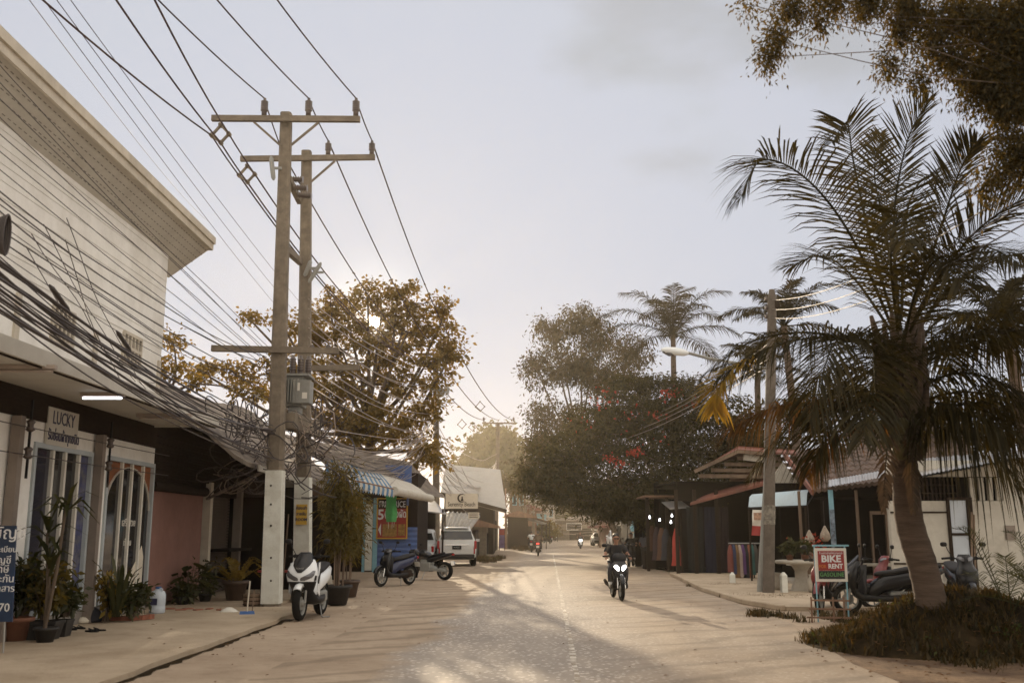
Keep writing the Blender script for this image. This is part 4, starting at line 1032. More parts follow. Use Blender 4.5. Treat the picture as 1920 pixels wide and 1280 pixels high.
# tangle round the pole pair
for i in range(46):
    c = P(rng.uniform(425, 640), rng.uniform(770, 905), rng.uniform(PYA - .6, PYB + .3)); pts = []
    if i % 3 == 0 : c = P(rng.uniform(495, 600), rng.uniform(800, 900), rng.uniform(PYA - .5, PYB))
    sx, sz = rng.uniform(.2, .8), rng.uniform(.15, .55); ph = rng.uniform(0, 6); k1, k2 = rng.uniform(.6, 1.4), rng.uniform(.8, 2.2)
    for k in range(17):
        t = k / 16; pts.append(c + V((sx * math.sin(ph + t * 6.3 * k1), .3 * math.sin(2 * ph + t * 5), sz * math.cos(ph * 1.7 + t * 6.3 * k2) - .1)))
    b = MB(); b.tube(pts, rng.choice((.008, .011, .015)), 5)
    tag(b.build('tangled_wire', K['cable'] if i % 4 else K['cableglint'], recalc=False), 'tangled loop of wire knotted round the paired poles under the transformer', 'wire', 'tangled wires at the paired poles')
for i in range(7):                                                # tied upright slack coils on the roof edge
    c = P(430 + i * 12 + rng.uniform(-3, 3) if i < 5 else 585 + i * 2, 780 + rng.uniform(-5, 15), PYA + .5); pts = [c + V((.07 * math.cos(a), .02 * a * .05, .42 * math.sin(a))) for a in [2 * math.pi * k / 20 for k in range(41)]]
    b = MB(); b.tube(pts, .012, 5); tag(b.build('cable_coil', K['cable'], recalc=False), 'narrow upright coil of slack black cable beside the paired poles', 'cable coil', 'slack coils at the paired poles')
# pole C to D and beyond
for i in range(16):
    a = P(819, rng.uniform(790, 905), 51.8); c = P(931, rng.uniform(850, 935), 87.8)
    cable(a, c, rng.uniform(.6, 2.2), .018, K['cableglint'], 'telephone cable sagging from the loudspeaker pole to the far crossarm pole', 'telephone cables to the far pole', wob=.15)
for i in range(22):
    Y0 = rng.uniform(88, 128); a = P(rng.uniform(928, 1000), rng.uniform(880, 950), Y0); c = P(rng.uniform(980, 1030), rng.uniform(900, 970), Y0 + rng.uniform(20, 50))
    cable(a, c, rng.uniform(.5, 1.8), .026, K['cableglint'], 'pale far cable festooned between the distant poles of the left row', 'festooned far cables', wob=.3)
for i in range(26):
    y = 925 + i * 2.9 + rng.uniform(-1.5, 1.5); a = P(1015 + rng.uniform(-12, 10), y, 150 + rng.uniform(-8, 8)); c = P(1150 + rng.uniform(-10, 10), y + rng.uniform(-5, 8), 160)
    cable(a, c, rng.uniform(.2, .7), .03, K['cableglint'], 'pale cable stretched across the far end of the street', 'cables across the street end', wob=.2)
# wires from the right pole
for i, py in enumerate((562, 580, 596)):
    cable(P(1447, py, Rb.y), P(1990, 300 + 40 * i, 9), .35, .009, K['cable'], 'thin wire from the leaning right pole up through the palm', 'wires of the leaning pole', 'wire', 18, cat='wire')
for i in range(4): cable(P(1440, 645 + i * 14, Rb.y), P(1165 - i * 25, 790 + i * 16, 60), .5, .012, K['cableglint'], 'thin wire from the leaning right pole back through the flame tree', 'wires into the flame tree', 'wire', 14, cat='wire')
# ================================================================ vegetation
def leaf_obj(name, pts, size, m, parent, aspect=.45, droop=.35, flat=0.0, var=.4, out=None, world=True):
    n = len(pts); pts = np.asarray(pts, dtype=float)
    d = nr.normal(size=(n, 3)); d[:, 2] = d[:, 2] * (1 - .5 * flat) - droop
    if out is not None: d += out * .8
    d /= np.linalg.norm(d, axis=1)[:, None]
    q = nr.normal(size=(n, 3)); q[:, 2] += flat * 3
    s = np.cross(d, q); s /= np.linalg.norm(s, axis=1)[:, None] + 1e-9
    nn = np.cross(s, d)
    L_ = size * (1 + var * (nr.rand(n) * 2 - 1)); W_ = L_ * aspect
    a = pts; t = pts + d * L_[:, None]; m1 = pts + d * (L_ * .45)[:, None] - nn * (W_ * .12)[:, None]
    l = m1 + s * (W_ * .5)[:, None] + nn * (W_ * .22)[:, None]; r = m1 - s * (W_ * .5)[:, None] + nn * (W_ * .22)[:, None]
    t = t - np.array([0, 0, 1.0]) * (L_ * .12)[:, None]
    vs = np.stack([a, l, t, r], 1).reshape(-1, 3)
    if parent is not None and world: vs = vs - np.array(parent.location)
    fs = np.arange(4 * n).reshape(-1, 4)
    tri = np.concatenate([fs[:, [0, 1, 2]], fs[:, [0, 2, 3]]], 0)
    me = bpy.data.meshes.new(name)
    me.vertices.add(len(vs)); me.vertices.foreach_set('co', vs.ravel())
    me.loops.add(tri.size); me.loops.foreach_set('vertex_index', tri.ravel().astype(np.int32))
    me.polygons.add(len(tri)); me.polygons.foreach_set('loop_start', np.arange(0, tri.size, 3, dtype=np.int32))
    try: me.polygons.foreach_set('loop_total', np.full(len(tri), 3, dtype=np.int32))
    except Exception: pass
    me.materials.append(m); me.update(calc_edges=True); me.validate()
    o = bpy.data.objects.new(name, me); COL.objects.link(o)
    if parent is not None: o.parent = parent
    return o
def ell(px, py, rx, ry, Y, rd=None):
    c = P(px, py, Y); k = (Y * 1.0) / F * 1.0
    return (np.array(c), np.array([rx * k, rd if rd else (rx + ry) * .5 * k, ry * k]))
def clusters(ells, dens, shell=.55):
    cs, ce = [], []
    for c, r in ells:
        n = max(2, int(dens * (r[0] * r[1] + r[0] * r[2] + r[1] * r[2]) / 3))
        for _ in range(n):
            d = nr.normal(size=3); d /= np.linalg.norm(d); f = (shell + (1 - shell) * nr.rand()) if nr.rand() < .75 else nr.rand()
            cs.append(c + d * r * f); ce.append(c)
    return np.array(cs), np.array(ce)
def around(cs, k, rc, zf=.7):
    n = len(cs); o = nr.normal(size=(n * k, 3)) * .5 * rc * np.repeat(.6 + .8 * nr.rand(n), k)[:, None]; o[:, 2] *= zf
    return np.repeat(cs, k, 0) + o, o
def gap(pts, holes):
    keep = np.ones(len(pts), bool)
    for px, py, rpx in holes:
        d = pts - np.array([0, 0, CZ]); dp = d[:, 1] * CT + d[:, 2] * ST; up = -d[:, 1] * ST + d[:, 2] * CT
        X = 960 + F * d[:, 0] / dp; Y = 640 - F * up / dp
        keep &= (X - px) ** 2 + (Y - py) ** 2 > rpx ** 2
    return keep
def tree(name, label, base, fork, ells, dens, k, rc, size, m, aspect=.45, droop=.35, r0=.3, zf=.7, flat=0, twigs=True, holes=(), cat='tree', group=None, bm=None, shell=.55, tr=None):
    base = V(base); t = thing(name, label, cat, base, 0, group)
    fork = V(fork)
    b = MB(); mid = base.lerp(fork, .5) + V((rng.uniform(-.15, .15), 0, 0))
    q0 = tr or r0; b.tube([base - V((0, 0, .1)), base + V((0, 0, .25)), mid, fork], [q0 * 1.5, q0 * 1.1, q0 * .9, q0 * .75], 10)
    b.build('trunk', bm or K['bark'], t, True)
    cs, ce = clusters(ells, dens, shell)
    b = MB()
    for c, r in ells:
        c = V(c); h = fork.lerp(base, rng.uniform(0, .25)); md = h.lerp(c, .5) + V((rng.uniform(-.4, .4), rng.uniform(-.4, .4), -.12 * (c - h).length + rng.uniform(0, .5)))
        b.tube(catmull([h, md, c], 9), [r0 * .5 * (1 - .08 * i) for i in range(9)], 6)
    if twigs:
        for i in range(0, len(cs), 2):
            p, c = V(ce[i]), V(cs[i]); md = p.lerp(c, .5) + V((0, 0, -.1 * (c - p).length))
            b.tube([p, md, c], [r0 * .17, r0 * .1, r0 * .04], 4, cap=False)
    b.build('limbs', bm or K['bark'], t, True, recalc=False)
    pts, off = around(cs, k, rc, zf)
    if len(holes):
        kp = gap(pts, holes); pts = pts[kp]; off = off[kp]
    leaf_obj('crown', pts, size, m, t, aspect, droop, flat, out=off / (rc + 1e-6))
    return t, cs
E = lambda Y, *L_: [ell(*a, Y) if len(a) == 4 else ell(*a[:4], Y + a[4]) for a in L_]
# broad-leaved tree in front of the sun
st, _ = tree('broadleaf_tree', 'big broad-leaved tree with the low sun glinting through its crown', (-6.6, 49, 0), P(690, 800, 49),
     E(48, (620, 585, 62, 42), (690, 560, 55, 32), (772, 568, 60, 36), (825, 610, 42, 48), (720, 640, 80, 45, 2), (640, 655, 75, 50), (800, 680, 62, 52), (570, 640, 50, 42), (690, 720, 85, 50, 1),
       (610, 740, 70, 45), (780, 760, 60, 50), (475, 606, 36, 17, -2), (530, 610, 36, 20, -2), (500, 700, 60, 26, -3), (430, 692, 50, 20, -4), (390, 705, 40, 16, -5), (475, 728, 40, 18, -3), (545, 720, 60, 30, -2), (700, 800, 95, 40), (800, 840, 40, 55, -1), (640, 800, 60, 30),
       (745, 560, 30, 20), (848, 660, 25, 25), (655, 612, 50, 26), (765, 622, 55, 26), (715, 590, 40, 24)),
     8.5, 84, .48, .21, LF['almond'], aspect=.6, droop=.1, r0=.26, flat=.4, holes=((701, 604, 6), (707, 611, 4), (696, 597, 4), (710, 600, 3), (703, 616, 3), (693, 606, 3), (738, 632, 4), (744, 640, 3), (733, 626, 3), (722, 618, 2), (676, 640, 3), (770, 660, 3)))
tree('broadleaf_tree', 'low leafy branches peeping out behind the white shop corner', (-11.5, 31, 0), P(320, 730, 31), E(31, (325, 640, 24, 26), (330, 690, 30, 16), (385, 712, 30, 14), (455, 730, 35, 16), (300, 700, 30, 30)), 30, 40, .34, .17, LF['almond'], aspect=.55, r0=.10, flat=.3)
# tall airy tree at the right
tree('airy_tree', 'tall airy tree of narrow hanging leaves beside the far road', (P(1165, 1040, 64).x, 64, 0), P(1090, 820, 64),
     E(63, (1040, 625, 38, 45), (1090, 605, 45, 34), (1125, 640, 40, 46), (1060, 690, 55, 40), (1005, 690, 36, 34), (1110, 705, 48, 40), (1150, 700, 40, 50, 2), (1030, 770, 40, 36), (1020, 830, 42, 36), (1085, 790, 55, 40), (1000, 865, 36, 36), (1050, 870, 50, 40), (1185, 660, 38, 40, 3), (1010, 910, 30, 30)),
     15, 70, .62, .24, LF['euc'], aspect=.34, droop=.9, r0=.2, zf=1.0)
# flame tree
ft_, fcs = tree('flame_tree', 'wide dark feathery flame tree with red blossoms over the right-hand stalls', (P(1262, 1055, 47).x, 47, 0), P(1250, 930, 47),
     E(45, (1220, 765, 95, 58), (1140, 800, 85, 55), (1310, 790, 95, 70), (1075, 850, 85, 56), (1030, 900, 50, 42), (1400, 860, 60, 60), (1200, 850, 105, 62), (1310, 880, 95, 60), (1060, 900, 60, 34), (1150, 925, 105, 46), (1270, 940, 110, 50), (1370, 830, 60, 60), (1270, 720, 50, 26), (1195, 722, 48, 22), (1110, 935, 60, 28), (1360, 910, 60, 50), (1180, 965, 40, 22), (1012, 905, 44, 32), (1062, 932, 52, 26), (1118, 952, 62, 24)),
     26, 80, .66, .20, LF['flame'], aspect=.34, droop=.15, r0=.22, flat=.8, zf=.35, shell=.5)
def blossoms(px, py, n, sp):
    c = np.array(P(px, py, 42.6)); pts = c + nr.normal(size=(n, 3)) * np.array([sp, .3, sp * .45])
    return pts
bp_ = np.concatenate([blossoms(*a) for a in ((1190, 848, 70, .2), (1146, 860, 45, .2), (1166, 870, 26, .2), (1122, 755, 24, .3), (1256, 737, 40, .3), (1228, 782, 24, .3), (1140, 735, 18, .3), (1180, 772, 14, .5), (1095, 790, 12, .4), (1300, 760, 12, .4), (1210, 820, 12, .6))])
leaf_obj('blossoms', bp_, .13, LF['red'], ft_, aspect=.8, droop=-.2)
# far trees at the end of the street
tree('rounded_tree', 'rounded hazy tree rising behind the pale-roofed building', (P(915, 1000, 150).x, 150, 0), P(920, 900, 150), E(150, (925, 822, 38, 26), (905, 850, 36, 26), (950, 850, 28, 34), (880, 872, 26, 18), (930, 880, 50, 26), (962, 890, 16, 40)), 6, 40, 1.5, .8, LF['far'], aspect=.5, r0=.4)
tree('road_tree', 'low tree leaning out over the poles behind the far crossarm pole', (P(950, 1000, 92).x, 92, 0), P(947, 935, 92), E(92, (932, 912, 36, 15), (955, 905, 24, 14), (975, 915, 20, 10)), 18, 36, .8, .3, LF['euc'], aspect=.35, r0=.12)
tree('verge_bush', 'yellow-green bush by the far left stalls', (P(1015, 1000, 135).x, 135, 0), P(1015, 1005, 135), E(135, (1015, 990, 26, 14), (1000, 998, 18, 10), (1032, 1000, 16, 8)), 12, 40, .8, .35, LF['bamboo'], r0=.08, cat='bush')
for i, (px, Y, h, lab) in enumerate(((1150, 185, 60, 'hazy tree closing the street at its right end'), (1085, 210, 66, 'hazy tree behind the cables at the street end'), (1030, 205, 60, 'hazy tree behind the far left stalls'), (1215, 120, 80, 'hazy tree behind the flame tree'))):
    tree('far_tree', lab, (P(px, 1000, Y).x, Y, 0), P(px, 985, Y), E(Y, (px, 995 - h * .55, 50, h * .4), (px - 34, 995 - h * .4, 34, h * .33), (px + 36, 995 - h * .42, 36, h * .36)), 5, 40, 2.0, 1.0, LF['far'], r0=.3, twigs=False)
# tree overhanging the top right corner (its trunk stands just outside the picture)
OB = V((6.4, 9.6, 0))
OUT = []
OT_, _ = tree('overhanging_tree', 'dark small-leaved tree hanging into the top right corner of the view', OB, V((6.3, 9.6, 7.3)),
     E(9.4, (1875, 60, 75, 75), (1800, 30, 70, 40), (1890, 180, 60, 70), (1840, 150, 50, 55), (1905, 290, 45, 60), (1700, 15, 60, 30), (1740, 75, 36, 28), (1620, 5, 50, 24), (1560, 0, 40, 20), (1470, 20, 36, 24), (1452, 75, 22, 26), (1440, 108, 22, 16), (1665, 120, 22, 22), (1720, 150, 24, 18), (1860, 345, 30, 24), (1940, 100, 60, 160), (1690, 60, 22, 26), (1530, 40, 18, 22), (1400, 8, 16, 12), (1780, 110, 30, 40)) + OUT,
     900, 60, .12, .05, LF['tam'], aspect=.34, droop=.9, r0=.017, zf=1.7, shell=.3, tr=.17)
big = [(np.array(c_), np.array(r_)) for c_, r_ in (((8.0, 8.5, 6.6), (2.2, 2.4, 1.2)), ((9.5, 4.5, 6.2), (2.8, 2.8, 1.4)), ((7.6, 1.5, 6.6), (2.2, 2.6, 1.2)), ((11.0, 10.0, 6.8), (2.6, 2.6, 1.3)), ((12.5, 6.5, 6.2), (2.4, 2.6, 1.4)), ((5.5, -2.0, 6.8), (2.6, 2.6, 1.2)))]  # unseen crown masses outside the view, added to shade the right side
cs, ce = clusters(big, 10); pts, off = around(cs, 60, .5); leaf_obj('crown', pts, .2, LF['tam'], OT_, .45, .5, out=off)
# ---------------------------------------------------------------- palms
def frond(t, pts, L_, n, seed, m, width=.034, droop=.35, start=.1, rr=.022, name='frond', fold=.5, vfac=.25, ux=None):
    q = random.Random(seed); path = catmull(pts, 28); b = MB()
    b.tube(path, [rr * (1 - .85 * i / 27) for i in range(28)], 5, cap=False)
    prev = None
    for i in range(n):
        s = start + (1 - start) * (i + q.random() * .5) / n; f = min(s, .999) * 27; k = int(f); p = path[k].lerp(path[k + 1], f - k)
        tg = (path[k + 1] - path[k]).normalized()
        side = tg.cross(V((0, 0, 1)))
        if side.length < .25: side = tg.cross(ux or V((0, 1, 0)))
        side.normalize()
        if prev is not None and side.dot(prev) < 0: side = -side
        prev = side; nrm = side.cross(tg).normalized()
        ln = L_ * (math.sin(math.pi * min(1, .16 + .80 * s)) ** .7) * q.uniform(.85, 1.12)
        if q.random() < .04: ln *= .4
        for sg in (-1, 1):
            d = (side * sg * (1 - .25 * s) + tg * (.45 + .75 * s ** 2) + nrm * vfac * q.uniform(.3, 1.6)).normalized()
            d = (d + V((q.uniform(-.09, .09), q.uniform(-.09, .09), q.uniform(-.09, .09)))).normalized()
            g = droop * q.uniform(.6, 1.4)
            p1 = p + d * ln * .35 + V((0, 0, -g * ln * .05)); p2 = p + d * ln * .7 + V((0, 0, -g * ln * .25)); p3 = p + d * ln * .96 + V((0, 0, -g * ln * .62))
            wv = d.cross(nrm).normalized() * width * .5
            o = [p - wv * .4, p + wv * .4, p1 - wv, p1 + wv, p2 - wv * .8, p2 + wv * .8, p3]
            b.add(o, [(0, 1, 3, 2), (2, 3, 5, 4), (4, 5, 6)])
    return b.build(name, m, t, True, recalc=False)
NPY = 14.0
pm = thing('coconut_palm', 'large dark coconut palm with thick ringed trunk on the mound at the right', 'palm tree', (P(1720, 1100, NPY).x, NPY, .3))
tp_ = [P(1754, 1205, NPY), P(1746, 1130, NPY), P(1730, 1060, NPY), P(1706, 980, NPY), P(1698, 900, NPY), P(1690, 800, NPY), P(1688, 700, NPY), P(1688, 640, NPY)]
pth = catmull(tp_, 60)
b = MB(); b.tube(pth, [(.10 * max(0, 1 - i / 12) ** 1.5 + .205 - .045 * i / 59) * (1 + .035 * (i % 3 == 0)) for i in range(60)], 16); b.build('trunk', K['palmbark'], pm, True)
b = MB()                                                       # leaf bases and fibres round the crown shaft
cc = P(1688, 680, NPY)
for i in range(46):
    a = i * 2.4; z = -.95 + 1.25 * i / 46; p = cc + V((.15 * math.cos(a), .15 * math.sin(a), z)); o = p + V((.20 * math.cos(a), .20 * math.sin(a), .5))
    b.tube([p, p.lerp(o, .5) + V((.05 * math.cos(a), .05 * math.sin(a), -.02)), o], [.085, .055, .03], 5)
b.build('leaf_bases', K['palmbark'], pm, True, recalc=False)
b = MB()
for k in range(9):
    a = k * .8; c = P(1694 + 10 * math.cos(a * 2), 800 + (k % 3) * 24, NPY - .3) + V((.12 * math.cos(a), -.12 * abs(math.sin(a)), 0)); b.lathe([(0, -.12), (.07, -.09), (.105, -.02), (.1, .05), (.06, .1), (0, .12)], c, 10)
b.build('coconuts', mat('green_brown_husk', (.10, .085, .03), .6, var=.3), pm, True)
def NP(*q): return [P(a, c, NPY + d) for a, c, d in q]
FR = [
    (NP((1684, 640, 0), (1600, 450, -.4), (1515, 338, -.9), (1430, 300, -1.2), (1388, 372, -1.3)), .62, 62, 'palm', .45),
    (NP((1684, 630, .2), (1630, 440, .5), (1600, 300, .7), (1588, 232, .6), (1560, 268, .3)), .50, 50, 'palm', .3),
    (NP((1688, 620, 0), (1676, 420, .1), (1700, 270, -.2), (1742, 185, -.5)), .52, 58, 'palm', .12),
    (NP((1690, 620, .4), (1660, 430, .8), (1640, 330, 1.0), (1650, 250, 1.0)), .45, 46, 'palm', .15),
    (NP((1694, 630, 0), (1760, 440, -.3), (1800, 320, -.6), (1832, 265, -.9)), .52, 56, 'palm', .2),
    (NP((1694, 640, -.2), (1790, 480, -.7), (1880, 395, -1.2), (1990, 345, -1.7)), .66, 66, 'palm', .35),
    (NP((1696, 650, .3), (1780, 540, .8), (1880, 480, 1.2), (1980, 500, 1.5)), .62, 56, 'palm', .5),
    (NP((1698, 680, -.3), (1800, 640, -.8), (1900, 595, -1.2), (2010, 590, -1.6)), .75, 62, 'palm', .9),
    (NP((1700, 700, .3), (1800, 650, .6), (1900, 640, .9), (2000, 690, 1.1)), .80, 56, 'palm', 1.0),
    (NP((1700, 780, -.2), (1790, 772, -.7), (1870, 795, -1.2), (1960, 850, -1.6)), .95, 60, 'palm', 1.3),
    (NP((1700, 760, .4), (1800, 735, .5), (1900, 750, .6), (1990, 800, .7)), .90, 60, 'palm', 1.2),
    (NP((1682, 650, -.2), (1580, 632, -.6), (1460, 645, -.9), (1350, 705, -1.1)), .62, 58, 'palm', .9),
    (NP((1680, 700, -.3), (1612, 636, -1.0), (1562, 648, -1.5), (1518, 790, -1.8)), .62, 58, 'palm', .8),
    (NP((1678, 780, -.1), (1570, 757, -.5), (1460, 762, -.8), (1372, 800, -1.0)), .62, 56, 'palmo', 1.0),
    (NP((1676, 800, -.4), (1620, 742, -1.0), (1570, 760, -1.4), (1530, 860, -1.6)), .62, 56, 'palm', .9),
    (NP((1684, 620, -.6), (1670, 480, -1.4), (1690, 400, -2.0), (1702, 470, -2.6)), .45, 46, 'palm', .6),
    (NP((1690, 600, .6), (1700, 400, 1.5), (1740, 330, 2.2), (1790, 350, 2.8)), .55, 46, 'palm', .3),
    (NP((1684, 640, .6), (1600, 520, 1.3), (1540, 480, 1.9), (1480, 500, 2.3)), .60, 46, 'palm', .5),
    (NP((1690, 660, -.4), (1720, 540, -1.3), (1770, 480, -2.0), (1810, 540, -2.6)), .55, 46, 'palm', .7),
    (NP((1684, 720, -.5), (1650, 650, -1.2), (1640, 690, -1.7), (1650, 830, -2.0)), .45, 40, 'palm', .7),
    (NP((1694, 690, .5), (1760, 600, 1.3), (1830, 590, 1.9), (1880, 640, 2.3)), .60, 46, 'palm', .8),
    (NP((1680, 720, .5), (1600, 690, 1.0), (1540, 700, 1.5), (1490, 760, 1.9)), .60, 46, 'palm', .8),
    (NP((1412, 668, -1.0), (1376, 692, -1.1), (1350, 722, -1.2), (1338, 772, -1.2)), .55, 44, 'palmy', .35),
]
for i, (pts, L_, n, mk, dr) in enumerate(FR[:-1]): frond(pm, pts, L_ * 1.7, int(n * 1.5), 100 + i, LF[mk], droop=dr, start=.12, rr=.026, width=.026)
pts, L_, n, mk, dr = FR[-1]; frond(pm, pts, .52, 64, 150, LF['palmy'], droop=.5, start=.0, rr=.012, width=.03)
frond(pm, NP((1672, 800, -.5), (1600, 800, -1.0), (1545, 830, -1.3), (1515, 895, -1.5)), .5, 44, 160, LF['palmo'], droop=1.1, start=.15, rr=.022)
for i, (a, l) in enumerate(((0, 0), (1, 1))):                   # dead fronds hanging down the trunk
    frond(pm, NP((1680 + 20 * i, 770, -.3), (1668 + 46 * i, 800, -.55), (1660 + 50 * i, 880, -.55), (1656 + 56 * i, 960, -.5)), .22, 26, 170 + i, LF['dead'], droop=.6, start=.3, rr=.02)
for i in range(7):
    q = random.Random(900 + i); a = i * 2.399 + (0 if math.cos(i * 2.399) > -.2 else .9); el = R((50 if math.cos(a) > -.2 else 22) - 8.0 * i); h = V((math.cos(a), math.sin(a) * .9, 0)); c = cc + V((0, 0, .1)); d0 = h * math.cos(el) + V((0, 0, math.sin(el))); l = q.uniform(2.7, 3.5)
    p1 = c + d0 * l * .4; p2 = p1 + (d0 + V((0, 0, -.4)) + h * .2).normalized() * l * .33; p3 = p2 + (d0 + V((0, 0, -1.1)) + h * .3).normalized() * l * .3
    frond(pm, [c, p1, p2, p3], .85, 62, 950 + i, LF['palm'], droop=.7, start=.14, rr=.026, width=.028)
for i, (x0, y0_, x1, y1_, x2, y2_, dz) in enumerate(((1790, 700, 1880, 720, 1980, 800, -.6), (1780, 760, 1860, 760, 1950, 850, .3), (1760, 800, 1840, 820, 1930, 930, -.9), (1770, 640, 1850, 620, 1960, 700, .8))):
    frond(pm, NP((1700, 740, 0), (x0, y0_, dz * .5), (x1, y1_, dz), (x2, y2_, dz * 1.4)), .95, 64, 980 + i, LF['palm'], droop=1.25, start=.12, rr=.026, width=.028)
def palm(name, label, px, pyc, Y, pyb, R_, n, seed, lf='palm', group=None):
    q = random.Random(seed); c = P(px, pyc, Y); bs_ = V((c.x + q.uniform(-.5, .5), Y, 0)); t = thing(name, label, 'palm tree', bs_)
    b = MB(); b.tube(catmull([bs_, bs_.lerp(c, .5) + V((q.uniform(-.4, .4), 0, 0)), c], 14), [.22 - .006 * i for i in range(14)], 8); b.build('trunk', K['palmbark'], t, True)
    for i in range(n):
        a = i * 2.399 + q.uniform(-.3, .3); el = R(86 - 96 * (i / n)) + q.uniform(-.12, .12); l = R_ * q.uniform(.85, 1.1) * (.8 if i < 3 else 1)
        h = V((math.cos(a), math.sin(a), 0)); d0 = h * math.cos(el) + V((0, 0, math.sin(el)))
        p1 = c + d0 * l * .4; p2 = p1 + (d0 + V((0, 0, -.28)) + h * .2).normalized() * l * .33; p3 = p2 + (d0 + V((0, 0, -.85)) + h * .25).normalized() * l * .3
        frond(t, [c, p1, p2, p3], R_ * .27, 54, seed * 50 + i, LF[lf], width=.048, droop=.85, start=.14, rr=.035)
    return t
palm('coconut_palm', 'tall coconut palm rising behind the flame tree', 1262, 628, 56, 0, 4.1, 17, 3)
palm('coconut_palm', 'smaller coconut palm seen behind the leaning utility pole', 1470, 612, 42, 0, 2.9, 15, 5)
palm('coconut_palm', 'coconut palm at the far right behind the large dark palm', 1885, 615, 27, 0, 2.3, 14, 8)
palm('coconut_palm', 'low coconut palm among the roofs behind the flame tree', 1420, 700, 50, 0, 2.8, 16, 9)
# spiky dark cycad on the mound
cy = V((7.15, 14.0, mound_h(7.15, 14.0) - .03)); ct = thing('spiky_shrub', 'dark spiky shrub of arching needles at the right edge of the mound', 'shrub', cy)
for i in range(26):
    a = i * 2.4; el = R(75 - 60 * (i / 26)); h = V((math.cos(a), math.sin(a), 0)); d0 = h * math.cos(el) + V((0, 0, math.sin(el))); l = rng.uniform(.9, 1.5)
    b0 = cy + V((0.5 * math.cos(a * 1.7), .3 * math.sin(a), 0))
    frond(ct, [b0, b0 + d0 * l * .5, b0 + d0 * l * .85 + V((0, 0, -.06)), b0 + d0 * l + h * .15 + V((0, 0, -.18))], .2, 30, 400 + i, LF['pot'], width=.012, droop=.1, start=.15, rr=.01)
fl = thing('fallen_frond', 'dry fallen palm frond lying on the grass of the mound', 'palm frond', G(1700, 1150))
g0 = lambda px, py: (lambda p: V((p.x, p.y, mound_h(p.x, p.y) + .14)))(G(px, py, .3))
frond(fl, [g0(1680, 1148), g0(1740, 1130), g0(1800, 1122), g0(1850, 1122)], .3, 30, 500, LF['palmo'], droop=.5, start=.1, rr=.015)

wo = tag(leaf_obj('weeds', np.array(WEEDS), .05, LF['weed'], None, .5, -.3), 'small green weeds scattered among the grass of the mound', kind='stuff')
# ================================================================ right side buildings
def tile_roof(t, a0, a1, e0, e1, m, name='roof', rows=12, cols=26, th=.06, wav=.05):
    """ridge a0->a1, eave e0->e1; stepped, waved tile courses"""
    b = MB(); a0, a1, e0, e1 = map(V, (a0, a1, e0, e1)); R_ = []
    for i in range(rows):
        for s in (0, 1):
            f = (i + s * .96) / rows; l, r = a0.lerp(e0, f), a1.lerp(e1, f); row = []
            for k in range(cols * 2 + 1):
                g = k / (cols * 2); row.append(l.lerp(r, g) + V((0, 0, (wav if k % 2 else 0) + (.045 if s == 1 else .0) + .01 * ((i * 5 + k) % 3))))
            R_.append(row)
    b.loft(R_, cap=False, closed=False, smooth=False)
    lo = [[p - V((0, 0, th + .05)) for p in r] for r in (R_[0], R_[-1])]
    b.loft([R_[-1], lo[1]], cap=False, closed=False); b.loft(lo, cap=False, closed=False)
    b.loft([[r[0] for r in R_], [r[0] - V((0, 0, th + .05)) for r in R_]], cap=False, closed=False); b.loft([[r[-1] for r in R_], [r[-1] - V((0, 0, th + .05)) for r in R_]], cap=False, closed=False)
    return b.build(name, m, t, True)
# clothes shop with two-tier brown roof
CY = 37.5
cs_ = thing('clothes_shop', 'dark open clothes shop under a two-tier red-brown hipped roof', 'shop', (8, 39, 0))
x0, x1 = P(1268, 1000, CY).x, P(1432, 1000, CY).x
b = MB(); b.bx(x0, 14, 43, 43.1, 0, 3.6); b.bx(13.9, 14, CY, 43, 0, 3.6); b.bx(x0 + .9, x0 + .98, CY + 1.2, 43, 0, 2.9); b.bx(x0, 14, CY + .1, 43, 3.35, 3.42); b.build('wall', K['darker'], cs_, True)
lo = [P(1294, 942, CY - .6), P(1440, 903, CY - 1.0), P(1440, 880, CY + 1.5), P(1365, 905, CY + 1.8)]
b = MB(); l0, l1, l2, l3 = lo; b.add([l0, l1, l2, l3] + [p - V((0, 0, .1)) for p in lo], [(0, 1, 2, 3), (7, 6, 5, 4), (0, 4, 5, 1), (1, 5, 6, 2), (2, 6, 7, 3), (3, 7, 4, 0)]); b.build('lower_roof', K['roofred'], cs_, True)
b = MB(); b.add([P(1368, 918, CY + .4), P(1440, 902, CY + .4), P(1440, 868, CY + .4), P(1368, 888, CY + .4)], [(0, 1, 2, 3)]); q = [P(1368, 918, CY + .45), P(1440, 902, CY + .45), P(1440, 868, CY + .45), P(1368, 888, CY + .45)]; b.add(q, [(3, 2, 1, 0)]); b.build('gable_board', K['rust'], cs_, True)
up = [P(1302, 880, CY - .8), P(1384, 842, CY - .8), P(1520, 852, CY - 1), P(1520, 845, CY + 3), P(1384, 836, CY + 3.5), P(1330, 868, CY + 3.5)]
b = MB(); b.add(up + [p - V((0, 0, .07)) for p in up], [tuple(range(6)), tuple(range(11, 5, -1))] + [(i, i + 6, (i + 1) % 6 + 6, (i + 1) % 6) for i in range(6)]); b.build('upper_roof', K['roofred'], cs_, True)
for i in range(4):                                         # purlins under the upper roof
    a = P(1310 + i * 24, 892 - i * 11, CY - .5); b = MB(); b.bar(a, a + V((3.5 - .4 * i, .1, -.02)), .1, .14); b.build('purlin', K['wood'], cs_, True)
b = MB(); b.bar(P(1302, 884, CY - .85), P(1384, 846, CY - .85), .06, .12); b.bar(P(1384, 846, CY - .85), P(1440, 851, CY - .9), .06, .12); b.build('bargeboard', K['wood'], cs_, True)
b = MB(); b.bar(P(1394, 856, CY - .7), P(1440, 862, CY - .7), .1, .24); b.build('light_box', K['concrete2'], cs_, True)
